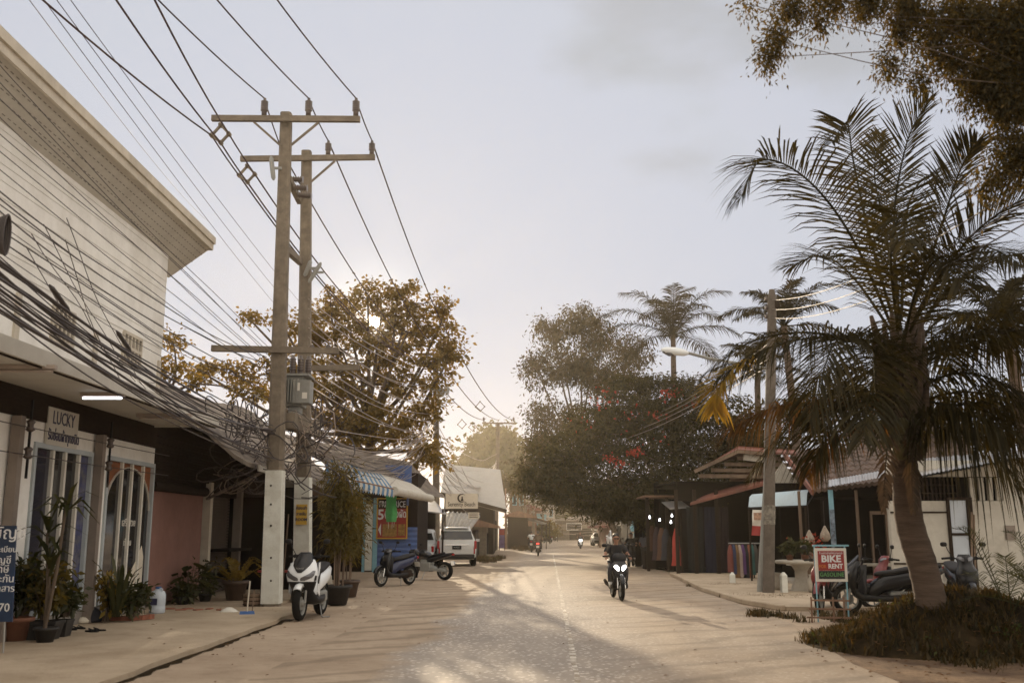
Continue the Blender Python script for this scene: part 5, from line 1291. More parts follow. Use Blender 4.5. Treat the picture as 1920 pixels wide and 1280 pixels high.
for px in (1275, 1310, 1352): p = G(px, 1080); b = MB(); b.bx(p.x - .06, p.x + .06, CY - .5, CY - .38, .09, 3.1); b.build('post', K['dark'], cs_, True)
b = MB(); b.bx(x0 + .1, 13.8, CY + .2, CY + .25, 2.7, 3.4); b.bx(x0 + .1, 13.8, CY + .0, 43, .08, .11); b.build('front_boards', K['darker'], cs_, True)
# hanging dark cloth sheets in the shop
for i, (px, w_) in enumerate(((1330, .5), (1352, .4), (1300, .6))):
    p = P(px, 950, CY); q = P(px, 1072, CY); b = MB(); rows = []
    for k in range(9):
        z = p.z + (q.z - p.z) * k / 8; rows.append([(p.x - w_ / 2 + w_ * j / 12, CY - .25 + .05 * math.sin(j * 1.9 + k * .3 + i), z) for j in range(13)])
    b.loft(rows, cap=False, closed=False); tag(b.build('hanging_cloth', mat('dark_blue_cloth%d' % i, ((.02, .022, .04), (.03, .02, .022), (.018, .02, .02))[i], .95)), 'dark %s cloth hanging in the clothes shop opening' % ('navy', 'maroon', 'black')[i], 'cloth')
# rack of clothes
rk = thing('clothes_rack', 'long rail on dark legs standing before the clothes shop', 'clothes rack', G(1405, 1088))
Yr = G(1405, 1088).y
ra, rb2 = P(1366, 1018, Yr), P(1440, 1018, Yr); b = MB(); b.tube([ra, rb2], .02, 8); b.build('rail', K['steel'], rk, True)
for px in (1368, 1412, 1438): p = P(px, 1018, Yr); b = MB(); b.tube([p, V((p.x, Yr, .09))], .022, 8); b.build('leg', K['dark'], rk, True)
cols = [(.16, .05, .04), (.05, .06, .12), (.2, .12, .06), (.4, .32, .28), (.12, .06, .16), (.03, .03, .035), (.30, .12, .07), (.05, .13, .12), (.10, .09, .08), (.22, .45, .04), (.16, .14, .2), (.3, .06, .07), (.08, .05, .03)]
nm = ['maroon', 'navy', 'brown', 'pale pink', 'purple', 'black', 'rust orange', 'teal', 'charcoal', 'bright lime green', 'grey lilac', 'red', 'dark brown']
for i in range(13):
    f = .04 + .93 * i / 12 if i != 9 else .93
    if i == 12: f = .80
    c = ra.lerp(rb2, f); h = rng.uniform(.85, 1.15); w_ = .16; b = MB(); rows = []
    for k in range(8):
        t = k / 7; ww = w_ * (.35 + .65 * min(1, t * 4)) * (1 + .15 * t); rows.append([(c.x + ww * .55 * math.cos(a) * (1 + .15 * math.cos(4 * a + i)), c.y + ww * 1.3 * math.sin(a) * (1 + .12 * math.cos(5 * a)), c.z - .04 - h * t) for a in [2 * math.pi * j / 14 for j in range(14)]])
    b.loft(rows, cap=True); g_ = b.build('garment', mat('garment_cloth%d' % i, cols[i], .95, bump=.4, bscale=8), None)
    tag(g_, '%s garment hanging on the long rail before the clothes shop' % nm[i], 'garment')
# red long dress at the shop corner, blue paper lantern string, bulbs
def hang(px, p0, p1, Y, w_, m, name, lab, cat, wav=5):
    a, c = P(px, p0, Y), P(px, p1, Y); b = MB(); rows = []
    for k in range(10):
        t = k / 9; ww = w_ * (.6 + .5 * t if t > .15 else .3 + 2 * t); rows.append([(a.x + ww * math.cos(g) * (1 + .12 * math.cos(wav * g + k)), a.y + .6 * ww * math.sin(g), a.z + (c.z - a.z) * t) for g in [2 * math.pi * j / 16 for j in range(16)]])
    b.loft(rows); return tag(b.build(name, m), lab, cat)
hang(1267, 990, 1060, 38.6, .17, K['redcloth'], 'long_dress', 'long bright red dress hanging at the corner of the clothes shop', 'dress')
hang(1256, 1005, 1068, 39.2, .15, K['dark'], 'long_dress', 'long dark dress hanging just left of the red one', 'dress')
for i, (px, c_) in enumerate(((1222, (.12, .06, .04)), (1231, (.07, .045, .05)), (1240, (.15, .08, .05)), (1248, (.05, .05, .06)))):
    hang(px, 985 + i * 2, 1050, 44 - i, .2, mat('stall_cloth%d' % i, c_, .95), 'hanging_garment', '%s garment hung in the lit stall under the flame tree' % ('reddish brown', 'plum grey', 'light brown', 'slate')[i], 'garment')
lt = thing('paper_lantern', 'pale blue tiered paper lantern hanging under the flame tree', 'lantern', P(1193, 985, 55)); p = P(1193, 985, 55)
b = MB()
for k, (z, r_) in enumerate(((.75, .28), (.3, .36), (-.1, .36), (-.5, .16))): b.lathe([(r_ * .7, z + .2), (r_, z), (r_ * .8, z - .2)], p, 12)
b.build('shade', K['bluep'], lt, True); b = MB(); b.tube([p + V((0, 0, .9)), p + V((0, 0, 1.7))], .02, 5); b.build('cord', K['dark'], lt, True)
for i, (px, py) in enumerate(((1237, 975), (1260, 967), (1258, 979), (1251, 981), (1218, 970))):
    c = P(px, py, 41.5); t = thing('hanging_bulb', 'lit white bulb hanging in the stall beneath the flame tree', 'lamp', c, 0, 'lit bulbs of the stall')
    b = MB(); b.lathe([(0, -.045), (.03, -.032), (.04, 0), (.028, .035), (.016, .09)], c, 10); b.build('bulb', K['bulb'], t, True)
    b = MB(); b.tube([c + V((0, 0, .09)), c + V((0, 0, .7))], .012, 5); b.build('cord', K['dark'], t, True)
sl_ = thing('stall', 'dim market stall on dark posts beneath the flame tree', 'stall', (P(1235, 1060, 43).x, 43, 0))
for px in (1215, 1252): p = P(px, 1000, 41.3); b = MB(); b.bx(p.x - .06, p.x + .06, 41.3, 41.42, 0, 3.0); b.build('post', K['dark'], sl_, True)
p, q = P(1208, 958, 41), P(1272, 955, 41); b = MB(); b.bx(p.x, q.x + .3, 40.9, 47, 2.95, 3.02); b.build('roof', K['rust'], sl_, True)
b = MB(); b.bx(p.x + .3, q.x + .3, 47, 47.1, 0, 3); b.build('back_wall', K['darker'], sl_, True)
b = MB(); b.bx(p.x + .3, q.x - .1, 43.5, 44.3, .0, .75); b.build('counter', K['dark'], sl_, True)
for i, (px, c_) in enumerate(((1222, (.3, .05, .06)), (1230, (.35, .3, .25)), (1238, (.4, .08, .2)), (1246, (.05, .1, .2)))):
    p = G(px, 1066); b = MB(); b.lathe([(.0, 0), (.12, .0), (.16, .1), (.15, .28), (.1, .32), (0, .33)], p, 12)
    tag(b.build('goods_bag', mat('goods%d' % i, c_, .8)), '%s bag of goods on the ground at the stall front' % ('red', 'cream', 'magenta', 'dark blue')[i], 'bag')
st_l = thing('tin_awning', 'thin tin awning sheet projecting beside the clothes shop', 'awning', P(1275, 952, 38)); a, c = P(1256, 953, 38), P(1294, 950, 38)
b = MB(); b.add([a, c, c + V((0, 2, .3)), a + V((0, 2, .3)), a - V((0, 0, .03)), c - V((0, 0, .03)), c + V((0, 2, .27)), a + V((0, 2, .27))], [(0, 1, 2, 3), (7, 6, 5, 4), (0, 4, 5, 1), (2, 6, 7, 3), (1, 5, 6, 2), (0, 3, 7, 4)]); b.build('sheet', K['tin'], st_l, True)
b = MB(); p = P(1276, 952, 38.2); b.bar(p, V((p.x, p.y, 0)), .06); b.build('post', K['dark'], st_l, True)
# house with tiled roofs behind blue awning
HY = 30.0
hs = thing('tiled_house', 'low house with dark brown tiled roofs and open porch behind the rental sign', 'house', (10, 32, 0))
tile_roof(hs, P(1492, 845, 33.5), P(1640, 835, 33.5), P(1525, 922, 29.0), P(1672, 905, 29.0), K['tilegrey'], rows=9, cols=14)
tile_roof(hs, P(1585, 800, 35.5), P(1800, 800, 35.5), P(1640, 900, 31), P(1850, 895, 31), K['tilegrey'], rows=9, cols=16, name='rear_roof')
b = MB(); b.bar(P(1470, 850, 33.4), P(1524, 923, 28.9), .06, .16); b.build('bargeboard', K['roofred'], hs, True)
b = MB(); b.bar(P(1586, 806, 35.3), P(1641, 903, 30.9), .06, .16); b.build('bargeboard', K['roofred'], hs, True)
b = MB(); gq = [P(1440, 905, 33), P(1468, 866, 33), P(1497, 905, 33)]; b.add(gq + [p + V((0, .06, 0)) for p in gq], [(0, 1, 2), (5, 4, 3), (0, 3, 4, 1), (1, 4, 5, 2)]); b.build('gable', K['concrete2'], hs, True)
b = MB(); rows = []
a, c, d_, e_ = P(1553, 913, 28.4), P(1665, 893, 28.2), P(1665, 886, 28.8), P(1553, 906, 29)
for i in range(41): t = i / 40; dz = .025 * (i % 2); rows.append([a.lerp(c, t) + V((0, 0, dz)), e_.lerp(d_, t) + V((0, 0, dz + .08))])
b.loft(rows, cap=False, closed=False, smooth=False); b.build('eave_flashing', K['tin'], hs, True)
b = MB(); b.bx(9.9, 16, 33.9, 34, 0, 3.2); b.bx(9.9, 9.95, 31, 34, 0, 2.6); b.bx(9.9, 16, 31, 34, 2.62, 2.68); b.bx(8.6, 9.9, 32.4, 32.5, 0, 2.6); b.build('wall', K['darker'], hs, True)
for px, Y in ((1563, 28.7), (1611, 28.9), (1503, 29.5)):
    p = P(px, 1000, Y); b = MB(); b.bar(V((p.x, Y, .09)), V((p.x - .02, Y, 2.75)), .11 if px == 1563 else .07); b.build('post', K['bluep'] if px == 1563 else K['wood'], hs, True)
p = P(1563, 1000, 28.6); b = MB()
b.bx(p.x - .065, p.x + .065, 28.62, 28.64, 1.0, 2.2); b.build('sticker_strip', mat('sticker_strip', (.16, .2, .25), .7, var=.9, scale=7), hs, True)
dxa, dxb = P(1632, 1000, 31.2).x, P(1660, 1000, 31.2).x
b = MB(); b.bx(dxa, dxa + .06, 31.1, 31.2, 0, 2.2); b.bx(dxb, dxb + .06, 31.1, 31.2, 0, 2.2); b.bx(dxa + .06, dxb, 31.1, 31.2, 2.1, 2.2); b.build('door_frame', K['wood'], hs, True)
p = P(1668, 1000, 31.2); b = MB(); b.bx(p.x, p.x + .9, 31.3, 31.36, 0, 2.3); b.build('white_panel', K['shadewhite'], hs, True)
b = MB(); b.bx(8.2, 13, 28.4, 34, .0, .16); b.build('porch_floor', K['concrete2'], hs, True)
b = MB(); p, q = P(1485, 1000, 29.6), P(1700, 1000, 29.6); b.bx(p.x, q.x, 29.6, 30.4, .60, .66); b.build('bench_shelf', K['concrete2'], hs, True)
# blue curved awning at the house front
ba = thing('blue_awning', 'pale blue curved awning over the dark porch next to the leaning pole', 'awning', P(1460, 935, 31))
rows = []; A, B_ = P(1403, 952, 31.5), P(1512, 948, 30.2); C, D = P(1425, 928, 33), P(1530, 918, 31.8)
for i in range(17):
    t = i / 16; lo_, hi = A.lerp(B_, t), C.lerp(D, t); k = lo_.lerp(hi, .45); k.z = hi.z - .02
    f_ = lo_.copy(); rows.append([f_ - V((0, 0, .0)), f_.lerp(k, .3) + V((0, 0, .22)), f_.lerp(k, .75) + V((0, 0, .12)), k, hi])
b = MB(); b.loft(rows, cap=False, closed=False); b.build('cover', K['awnblue'], ba, True)
b = MB(); b.bar(A, B_, .05); b.bar(A, C, .04); b.bar(B_, D, .04); b.build('frame', K['blackplastic'], ba, True)
for q in (P(1404, 950, 31.5), P(1510, 947, 30.2)): b = MB(); b.bar(q, V((q.x, q.y, .09)), .05); b.build('post', K['dark'], ba, True)
# white banner with red lower part
bnr = thing('hanging_banner', 'white banner with torn orange-red lower half hanging under the blue awning', 'banner', P(1424, 975, 30.8))
b = MB(); rows = []
for k in range(9):
    t = k / 8; l, r_ = P(1411 - 1.5 * t, 955 + 48 * t, 30.9), P(1442, 956 + 49 * t, 30.7); rows.append([l.lerp(r_, j / 8) + V((0, .03 * math.sin(j * 1.3 + k), 0)) for j in range(9)])
b.loft(rows, cap=False, closed=False); n_ = len(b.f)
for i in range(n_): b.mi[i] = 1 if i // 8 >= 5 else 0
b.build('sheet', [K['signwhite'], K['signred']], bnr, True)
b = MB(); c = P(1427, 967, 30.6); text(b, 'SALE', .22, face(c, (1, 0, 0), (0, 0, 1))) if False else b.bx(c.x - .22, c.x + .18, 30.6, 30.61, c.z - .12, c.z + .1); b.build('print', mat('faded_print', (.42, .26, .18), .8, var=.6, scale=12), bnr, True)
# white house on the far right
wh = thing('white_house', 'white-walled shop house with brown door frame and slatted vents behind the near palm', 'house', (12, 24, 0))
WYY = 24.5
p0, p1 = P(1672, 1000, WYY).x, P(1960, 1000, WYY).x
b = MB(); b.bx(p0, p1, WYY, WYY + .15, 0, 2.32); b.bx(p0, p1, WYY + .02, WYY + .14, 2.9, 3.3); b.bx(P(1888, 1000, WYY).x, p1, WYY + .01, WYY + .14, 2.32, 2.9); b.build('wall', K['shadewhite'], wh, True)
b = MB(); n = 12; a, c = P(1700, 922, WYY), P(1795, 922, WYY)
for i in range(n + 1): x = a.x + (c.x - a.x) * i / n; b.bx(x - .02, x + .02, WYY, WYY + .1, 2.33, 2.89)
for z in (2.5, 2.7): b.bx(a.x, c.x, WYY + .002, WYY + .098, z - .015, z + .015)
b.build('vent_grille', K['dark'], wh, True)
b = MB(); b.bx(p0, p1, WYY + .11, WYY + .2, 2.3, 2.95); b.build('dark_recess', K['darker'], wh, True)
for px in (1825, 1842, 1858, 1874): x = P(px, 940, WYY).x; b = MB(); b.bx(x - .06, x + .06, WYY - .03, WYY + .05, 2.33, 2.88); b.build('vent_slat', K['shadewhite'], wh, True)
xa, xb = P(1778, 1000, WYY).x, P(1815, 1000, WYY).x; b = MB(); zt = P(1790, 932, WYY).z
b.bx(xa, xa + .07, WYY - .06, WYY - .003, .1, zt); b.bx(xb, xb + .14, WYY - .06, WYY - .003, .1, zt); b.bx(xa + .07, xb, WYY - .06, WYY - .003, zt - .07, zt); zz = P(1790, 1001, WYY).z; b.bx(xa + .07, xb, WYY - .055, WYY - .003, zz - .03, zz + .03); b.build('door_frame', K['dark'], wh, True)
b = MB(); b.bx(xa + .07, xb, WYY - .02, WYY - .004, .1, zt - .07); b.build('frosted_pane', K['jug'], wh, True)
b = MB(); b.bx(P(1823, 1000, WYY).x, P(1880, 1000, WYY).x, WYY - .03, WYY - .004, .1, P(1850, 955, WYY).z); b.build('white_shutter', K['shadewhite'], wh, True)
b = MB(); x = P(1894, 1000, WYY).x; z = P(1894, 998, WYY).z; b.bx(x - .12, x + .12, WYY - .04, WYY - .004, z - .17, z + .17); b.build('meter_box', K['pilaster'], wh, True)
for z in (P(1700, 960, WYY).z, P(1700, 1056, WYY).z): b = MB(); b.bx(p0, xa, WYY - .03, WYY - .003, z - .02, z + .02); b.build('rail', K['dark'], wh, True)
b = MB(); rows = []
a, c, d_, e_ = P(1722, 893, WYY - 1.2), P(1960, 850, WYY - 1.2), P(1960, 840, WYY + 4), P(1730, 860, WYY + 4)
for i in range(61): t = i / 60; dz = .03 * (i % 2); rows.append([a.lerp(c, t) + V((0, 0, dz)), e_.lerp(d_, t) + V((0, 0, dz))])
b.loft(rows, cap=False, closed=False, smooth=False); b.loft([[r[0] - V((0, 0, .05)) for r in rows], [r[1] - V((0, 0, .05)) for r in rows]], cap=False, closed=False, smooth=False); b.build('roof', K['tin'], wh, True)
b = MB(); b.bx(p0, p1, WYY - 2.6, WYY - .05, 0, .12); b.build('step', K['concrete2'], wh, True)
# leaning bamboo poles by the house
for i, (a, c) in enumerate((((1820, 1090), (1822, 960)), ((1828, 1092), (1826, 965)))):
    p, q = P(*a, 23.6), P(*c, 24.3); p.z = .1; b = MB(); b.tube([p, q], .025, 8); tag(b.build('bamboo_pole', K['wood']), 'thin dark pole leaning on the white house beside its door', 'pole', 'poles leaning on the white house')
# ================================================================ far street
def shop_box(name, lab, Y, pxl, pxr, pyt, pyr, wallm, roofm, depth=12, awn=None, win=None, over=.8, cat='shop'):
    a, c = P(pxl, pyt, Y), P(pxr, pyt, Y); t = thing(name, lab, cat, ((a.x + c.x) / 2, Y, 0))
    h = a.z; b = MB(); b.bx(a.x, c.x, Y, Y + depth, 0, h); b.build('wall', wallm, t, True)
    rz_ = P(pxl, pyr, Y + 2).z; right = c.x < 6
    b = MB()
    poly = [(a.x - .3, h), (c.x + over, h - .15), (c.x + over, h), ((a.x + c.x) / 2, rz_), (a.x - .3, h + .12)]
    b.prism(poly, lambda x, z, y: (x, y, z), Y - .6, Y + depth + .3); b.build('roof', roofm, t, True)
    fx = c.x if right else a.x; s = 1 if right else -1
    b = MB()
    for k in range(2): y = Y + depth * (.12 + .45 * k); b.bx(fx - .03, fx + .05, y, y + depth * .3, .1, min(2.4, h * .75))
    b.build('shutter', K['darker'], t, True)
    b = MB(); b.bx(a.x + .25 * (c.x - a.x), a.x + .7 * (c.x - a.x), Y - .05, Y + .02, .1, min(2.2, h * .6)); b.build('door', K['dark'], t, True)
    if awn:
        z = min(2.9, h * .85); b = MB(); b.add([(fx, Y, z + .35), (fx, Y + depth, z + .35), (fx + s * 1.7, Y + depth, z - .15), (fx + s * 1.7, Y, z - .15), (fx, Y, z + .3), (fx, Y + depth, z + .3), (fx + s * 1.7, Y + depth, z - .2), (fx + s * 1.7, Y, z - .2)], [(0, 1, 2, 3), (7, 6, 5, 4), (0, 4, 5, 1), (1, 5, 6, 2), (2, 6, 7, 3), (3, 7, 4, 0)]); b.build('awning', awn, t, True)
        for yy in (Y + .1, Y + depth - .1): b = MB(); b.bar((fx + s * 1.65, yy, 0), (fx + s * 1.65, yy, z - .2), .08); b.build('post', K['dark'], t, True)
    if win:
        for k in range(2):
            x = a.x + (c.x - a.x) * (.2 + .42 * k); w_ = (c.x - a.x) * .26; b = MB(); b.bx(x, x + w_, Y - .06, Y + .02, h - 1.7, h - .5); f = b.build('window', win, t, True)
            b = MB(); b.bx(x + .08, x + w_ - .08, Y - .08, Y - .06, h - 1.62, h - .58); o = b.build('pane', K['glass'], f); o.data.transform(Matrix.Translation(t.location).inverted())
    return t
gr = thing('pale_roofed_hall', 'hall with broad pale sheet roof and dark eave behind the cream hanging sign', 'building', (P(880, 1000, 72).x, 72, 0))
b = MB(); gp = [P(826, 925, 70), P(950, 958, 70), P(938, 880, 78), P(836, 870, 78)]; b.add(gp + [p - V((0, 0, .15)) for p in gp], [(0, 1, 2, 3), (7, 6, 5, 4), (0, 4, 5, 1), (1, 5, 6, 2), (2, 6, 7, 3), (3, 7, 4, 0)]); b.build('roof', K['greyroof'], gr, True)
b = MB(); b.bar(P(826, 925, 69.9), P(950, 958, 69.9), .15, .25); b.build('fascia', K['dark'], gr, True)
b = MB(); b.bx(P(832, 1000, 71).x, P(925, 1000, 71).x, 71, 78, 0, 3.3); b.build('wall', K['dark'], gr, True)
b = MB(); b.bx(P(868, 1000, 71).x, P(885, 1000, 71).x, 70.9, 71, 0, 2.2); b.build('door', K['blue'], gr, True)
# tile-roofed shack behind the silver car
tk = thing('tiled_shack', 'small shack with wavy pale tiled roof just behind the silver car', 'shack', (P(850, 1000, 60).x, 60, 0))
tile_roof(tk, P(830, 960, 63), P(900, 966, 63), P(822, 992, 58), P(880, 994, 58), K['greyroof'], rows=5, cols=9, wav=.12)
b = MB(); b.bx(P(826, 1000, 60).x, P(892, 1000, 60).x, 60, 65, 0, P(860, 990, 60).z - .1); b.build('wall', K['dark'], tk, True)
for px in (830, 884): p = P(px, 1000, 58.4); b = MB(); b.bar((p.x, 58.4, 0), (p.x, 58.4, P(px, 993, 58.4).z), .1); b.build('post', K['wood'], tk, True)
# tin lean-to left of pole C
tl = thing('tin_lean_to', 'tin lean-to roof over dark doorway beside the loudspeaker pole', 'lean-to', (P(800, 1000, 47).x, 47, 0))
b = MB(); q = [P(778, 955, 46), P(836, 962, 46), P(815, 938, 50), P(778, 935, 50)]; b.add(q + [p - V((0, 0, .05)) for p in q], [(0, 1, 2, 3), (7, 6, 5, 4), (0, 4, 5, 1), (1, 5, 6, 2), (2, 6, 7, 3), (3, 7, 4, 0)]); b.build('roof', K['tin'], tl, True)
b = MB(); b.bx(P(775, 1000, 50).x, P(816, 1000, 50).x, 50, 50.1, 0, 2.9); b.build('wall', K['darker'], tl, True)
b = MB(); p = P(830, 1000, 46.2); b.bar((p.x, 46.2, 0), (p.x, 46.2, 2.6), .08); b.build('post', K['dark'], tl, True)
# cream hanging sign "Serenity Beach"
sY2 = 58.0; a, c = P(835, 953, sY2), P(896, 925, sY2)
sb = thing('beach_sign', 'cream Serenity Beach sign with dark moon emblem hanging above the silver car', 'sign', (a.x, sY2, 0))
b = MB(); b.bx(a.x, c.x, sY2, sY2 + .12, a.z, c.z); b.build('board', K['signcream'], sb, True)
b = MB(); m_ = (a.x + c.x) / 2; H_ = c.z - a.z
text(b, 'Serenity Beach', .36, face((m_, sY2 - .01, a.z + H_ * .28), (1, 0, 0), (0, 0, 1)), width=(c.x - a.x) * .84)
b.build('lettering', K['dark'], sb, True)
b = MB(); ec = V((m_, sY2 - .012, a.z + H_ * .70)); n = 26
outer = [(math.cos(R(40 + 280 * k / n)) * .25, math.sin(R(40 + 280 * k / n)) * .25) for k in range(n + 1)]; inner = [(.05 + math.cos(R(52 + 256 * k / n)) * .205, math.sin(R(52 + 256 * k / n)) * .205) for k in range(n + 1)]
b.loft([[ec + V((x, 0, z)) for x, z in outer], [ec + V((x, 0, z)) for x, z in inner]], cap=False, closed=False, smooth=False)
b.lathe([(.0, -.13), (.075, -.12), (.055, -.03), (.03, .02), (.045, .06), (.03, .1), (0, .13)], ec + V((.03, -.0, -.03)), 10)
b.build('emblem', K['dark'], sb, True)
b = MB(); b.bar((a.x - .02, sY2 + .1, 0), (a.x - .02, sY2 + .1, c.z), .1); b.build('post', K['dark'], sb, True)
b = MB(); q = P(900, 962, sY2); b.bar((a.x - .05, sY2 + .06, q.z), (q.x, sY2 + .06, q.z), .05); b.build('rail', K['steel'], sb, True)
b = MB(); a2, c2 = P(878, 972, sY2), P(898, 960, sY2); b.bx(a2.x, c2.x, sY2, sY2 + .05, a2.z, c2.z); b.build('small_board', K['signcream'], sb, True)
b = MB()
for k in range(3): z = a2.z + (c2.z - a2.z) * (.22 + .28 * k); b.bx(a2.x + .06, c2.x - .06, sY2 - .006, sY2, z - .02, z + .02)
b.build('small_print', K['dark'], sb, True)
# stalls and shops along the left
shop_box('wooden_shop', 'two-storey wooden shop with blue curtained upper floor behind the cream sign', 78, 893, 928, 935, 928, K['wood'], K['rust'], 8, win=K['blue'])
shop_box('board_fence_shop', 'grey plank shack beside the silver car with bleached boards', 66, 868, 912, 985, 972, K['concrete'], K['rust'], 10)
ps = thing('purple_poster', 'tall purple poster standing between the two near far-left poles', 'poster', (P(942, 1000, 86).x, 86, 0)); a, c = P(936, 1028, 86), P(946, 990, 86)
b = MB(); b.bx(a.x, c.x, 86, 86.06, .2, c.z); b.build('panel', mat('purple_print', (.16, .11, .24), .6, var=.5, scale=3), ps, True); b = MB(); b.bx(a.x, c.x, 85.99, 86.0, c.z - .55, c.z - .1); b.build('red_head', K['signred'], ps, True)
for q in (a.x, c.x): b = MB(); b.bar((q, 86.1, 0), (q, 86.1, c.z), .07); b.build('leg', K['dark'], ps, True)
shop_box('dark_stall', 'dark red-brown stall with pale tin awning in the middle of the left row', 92, 952, 990, 968, 958, K['dark'], K['rust'], 14, awn=K['tin'])
shop_box('two_storey_shop', 'hazy two-storey shop with pale window frames beyond the dark stall', 112, 955, 985, 918, 908, K['wood'], K['greyroof'], 10, win=K['bluep'])
shop_box('brown_shop', 'hazy brown shop with tiled roof on the far left', 128, 975, 1006, 955, 945, K['rust'], K['roofred'], 14, awn=K['rust'])
shop_box('teal_shop', 'hazy shop with pale teal front near the end of the left row', 152, 1000, 1024, 962, 952, K['bluep'], K['greyroof'], 12, awn=K['tin'])
shop_box('last_shop', 'faint tan building closing the far end of the street', 178, 1040, 1150, 975, 965, K['concrete'], K['concrete2'], 10, win=K['white'], cat='building')
shop_box('end_house', 'faint pale house at the left of the street end', 172, 1012, 1040, 950, 940, K['concrete2'], K['greyroof'], 10, win=K['bluep'], cat='house')
# balcony house on the far right
bh = thing('balcony_house', 'red-brown house with wooden balcony railing by the far right roadside', 'house', (P(1140, 1000, 100).x, 100, 0))
a, c = P(1124, 1000, 100), P(1180, 1000, 100); b = MB(); b.bx(a.x + .8, c.x, 100, 112, 0, 6.8); b.build('wall', K['rust'], bh, True)
zb = P(1124, 985, 100).z; b = MB(); b.bx(a.x - .3, c.x, 98.4, 100, zb - .2, zb); b.bx(a.x - .3, a.x + .8, 100, 112, zb - .2, zb); b.build('balcony_floor', K['roofred'], bh, True)
b = MB(); zr = P(1124, 962, 100).z
for i in range(16): x = a.x - .25 + (c.x - a.x) * i / 15; b.bx(x - .03, x + .03, 98.42, 98.48, zb + .001, zr)
for z in (zb + .15, zr): b.bx(a.x - .3, c.x, 98.4, 98.5, z - .04, z + .04)
b.build('railing', K['rust'], bh, True)
for px in (1125, 1150): x = P(px, 1000, 98.5).x; b = MB(); b.bx(x - .1, x + .1, 98.5, 98.7, 0, zb - .2); b.bx(x - .09, x + .09, 98.51, 98.69, zb, zb + 2.4); b.build('post', K['wood'], bh, True)
b = MB(); b.prism([(a.x - .8, zb + 2.4), (c.x + .5, zb + 2.4), (c.x + .5, zb + 4), ((a.x + c.x) / 2, zb + 4.4)], lambda x, z, y: (x, y, z), 97.8, 113); b.build('roof', K['roofred'], bh, True)
shop_box('pale_kiosk', 'pale kiosk behind the main rider under the flame tree', 75, 1166, 1200, 968, 962, K['concrete2'], K['tin'], 8)
shop_box('tree_shop', 'dim brown shop hidden under the flame tree at the roadside', 62, 1196, 1250, 955, 945, K['dark'], K['rust'], 10)
# ================================================================ vehicles (local axes: +y forward, z up)
def sup(cx, cy, a, b, n=16, e=2.4):
    o = []
    for k in range(n):
        t = 2 * math.pi * k / n; c, s = math.cos(t), math.sin(t)
        o.append((cx + a * math.copysign(abs(c) ** (2 / e), c), cy + b * math.copysign(abs(s) ** (2 / e), s)))
    return o
def lofty(mb, st, n=16, e=2.4):                               # stations along y: (y, z centre, half width, half height)
    mb.loft([[(x, y, z) for x, z in sup(0, zc, a, b, n, e)] for y, zc, a, b in st])
def loftz(mb, st, n=20, e=2.2):                               # stations along z: (z, y centre, half width, half depth)
    mb.loft([[(x, y, z) for x, y in sup(0, cy, a, b, n, e)] for z, cy, a, b in st])
def wheel(t, y, r, w, spokes=5, rimm=None, x=0, sub=True):
    b = MB(); c = (x, y, r)
    b.lathe([(r * .70, -w * .42), (r * .74, -w * .3), (r * .74, w * .3), (r * .70, w * .42), (r * .64, w * .42), (r * .64, -w * .42), (r * .70, -w * .42)], c, 22, 'x', cap=False)
    b.lathe([(.0, -w * .6), (r * .2, -w * .6), (r * .2, w * .6), (0, w * .6)], c, 12, 'x')
    for k in range(spokes):
        a = 2 * math.pi * k / spokes; b.bar((x, y + r * .18 * math.cos(a), r + r * .18 * math.sin(a)), (x, y + r * .67 * math.cos(a), r + r * .67 * math.sin(a)), r * .1, w * .3)
    b.lathe([(r * .38, -w * .25), (r * .4, -w * .2), (r * .38, -w * .15)], c, 18, 'x')
    o = b.build('wheel', rimm or K['greymetal'], t)
    b = MB(); pr = [(r * .69, -w * .5), (r * .86, -w * .55), (r * .96, -w * .38), (r, 0), (r * .96, w * .38), (r * .86, w * .55), (r * .69, w * .5), (r * .69, -w * .5)]
    b.lathe(pr, c, 26, 'x', cap=False); b.build('tyre', K['rubber'], o)
    return o
def itp(tab, z, k):
    for i in range(len(tab) - 1):
        if z <= tab[i + 1][0] or i == len(tab) - 2:
            f = (z - tab[i][0]) / (tab[i + 1][0] - tab[i][0]); return tab[i][k] + (tab[i + 1][k] - tab[i][k]) * f
def patch_on(mb, tab, rows, off, nx=8, e=2.2):
    """surface patch lying on the front of a z-lofted fairing: rows of (z, x0, x1)"""
    rr = []
    for z, x0, x1 in rows:
        cy, a, d = itp(tab, z, 1), itp(tab, z, 2), itp(tab, z, 3); r = []
        for j in range(nx + 1):
            x = x0 + (x1 - x0) * j / nx; u = min(.985, abs(x) / a); r.append((x, cy + (d + off) * (1 - u ** e) ** (1 / e) + .002, z))
        rr.append(r)
    mb.loft(rr, cap=False, closed=False)
def arc_guard(mb, y, z, r, hw, a0, a1, n=10, th=.012):
    rr = []
    for i in range(n + 1):
        a = R(a0 + (a1 - a0) * i / n); rr.append([(hw * s, y + (r + d) * math.cos(a) - 0, z + (r + d) * math.sin(a)) for s, d in ((-1, -.05), (-.85, 0), (0, .018), (.85, 0), (1, -.05), (.8, -.02), (0, -.0), (-.8, -.02))])
    mb.loft(rr)
def mirror(t, sx, base, tip, m=None):
    b = MB(); b.tube([base, V(base).lerp(tip, .6) + V((sx * .01, 0, 0)), tip], .008, 6)
    c = V(tip) + V((sx * .035, 0, .02)); b.loft([[(c.x + x, c.y + d, c.z + z) for x, z in sup(0, 0, .062 * k, .042 * k, 14, 2.6)] for d, k in ((.03, .3), (.022, .85), (0, 1), (-.012, .95))])
    return b.build('mirror', m or K['blackplastic'], t)
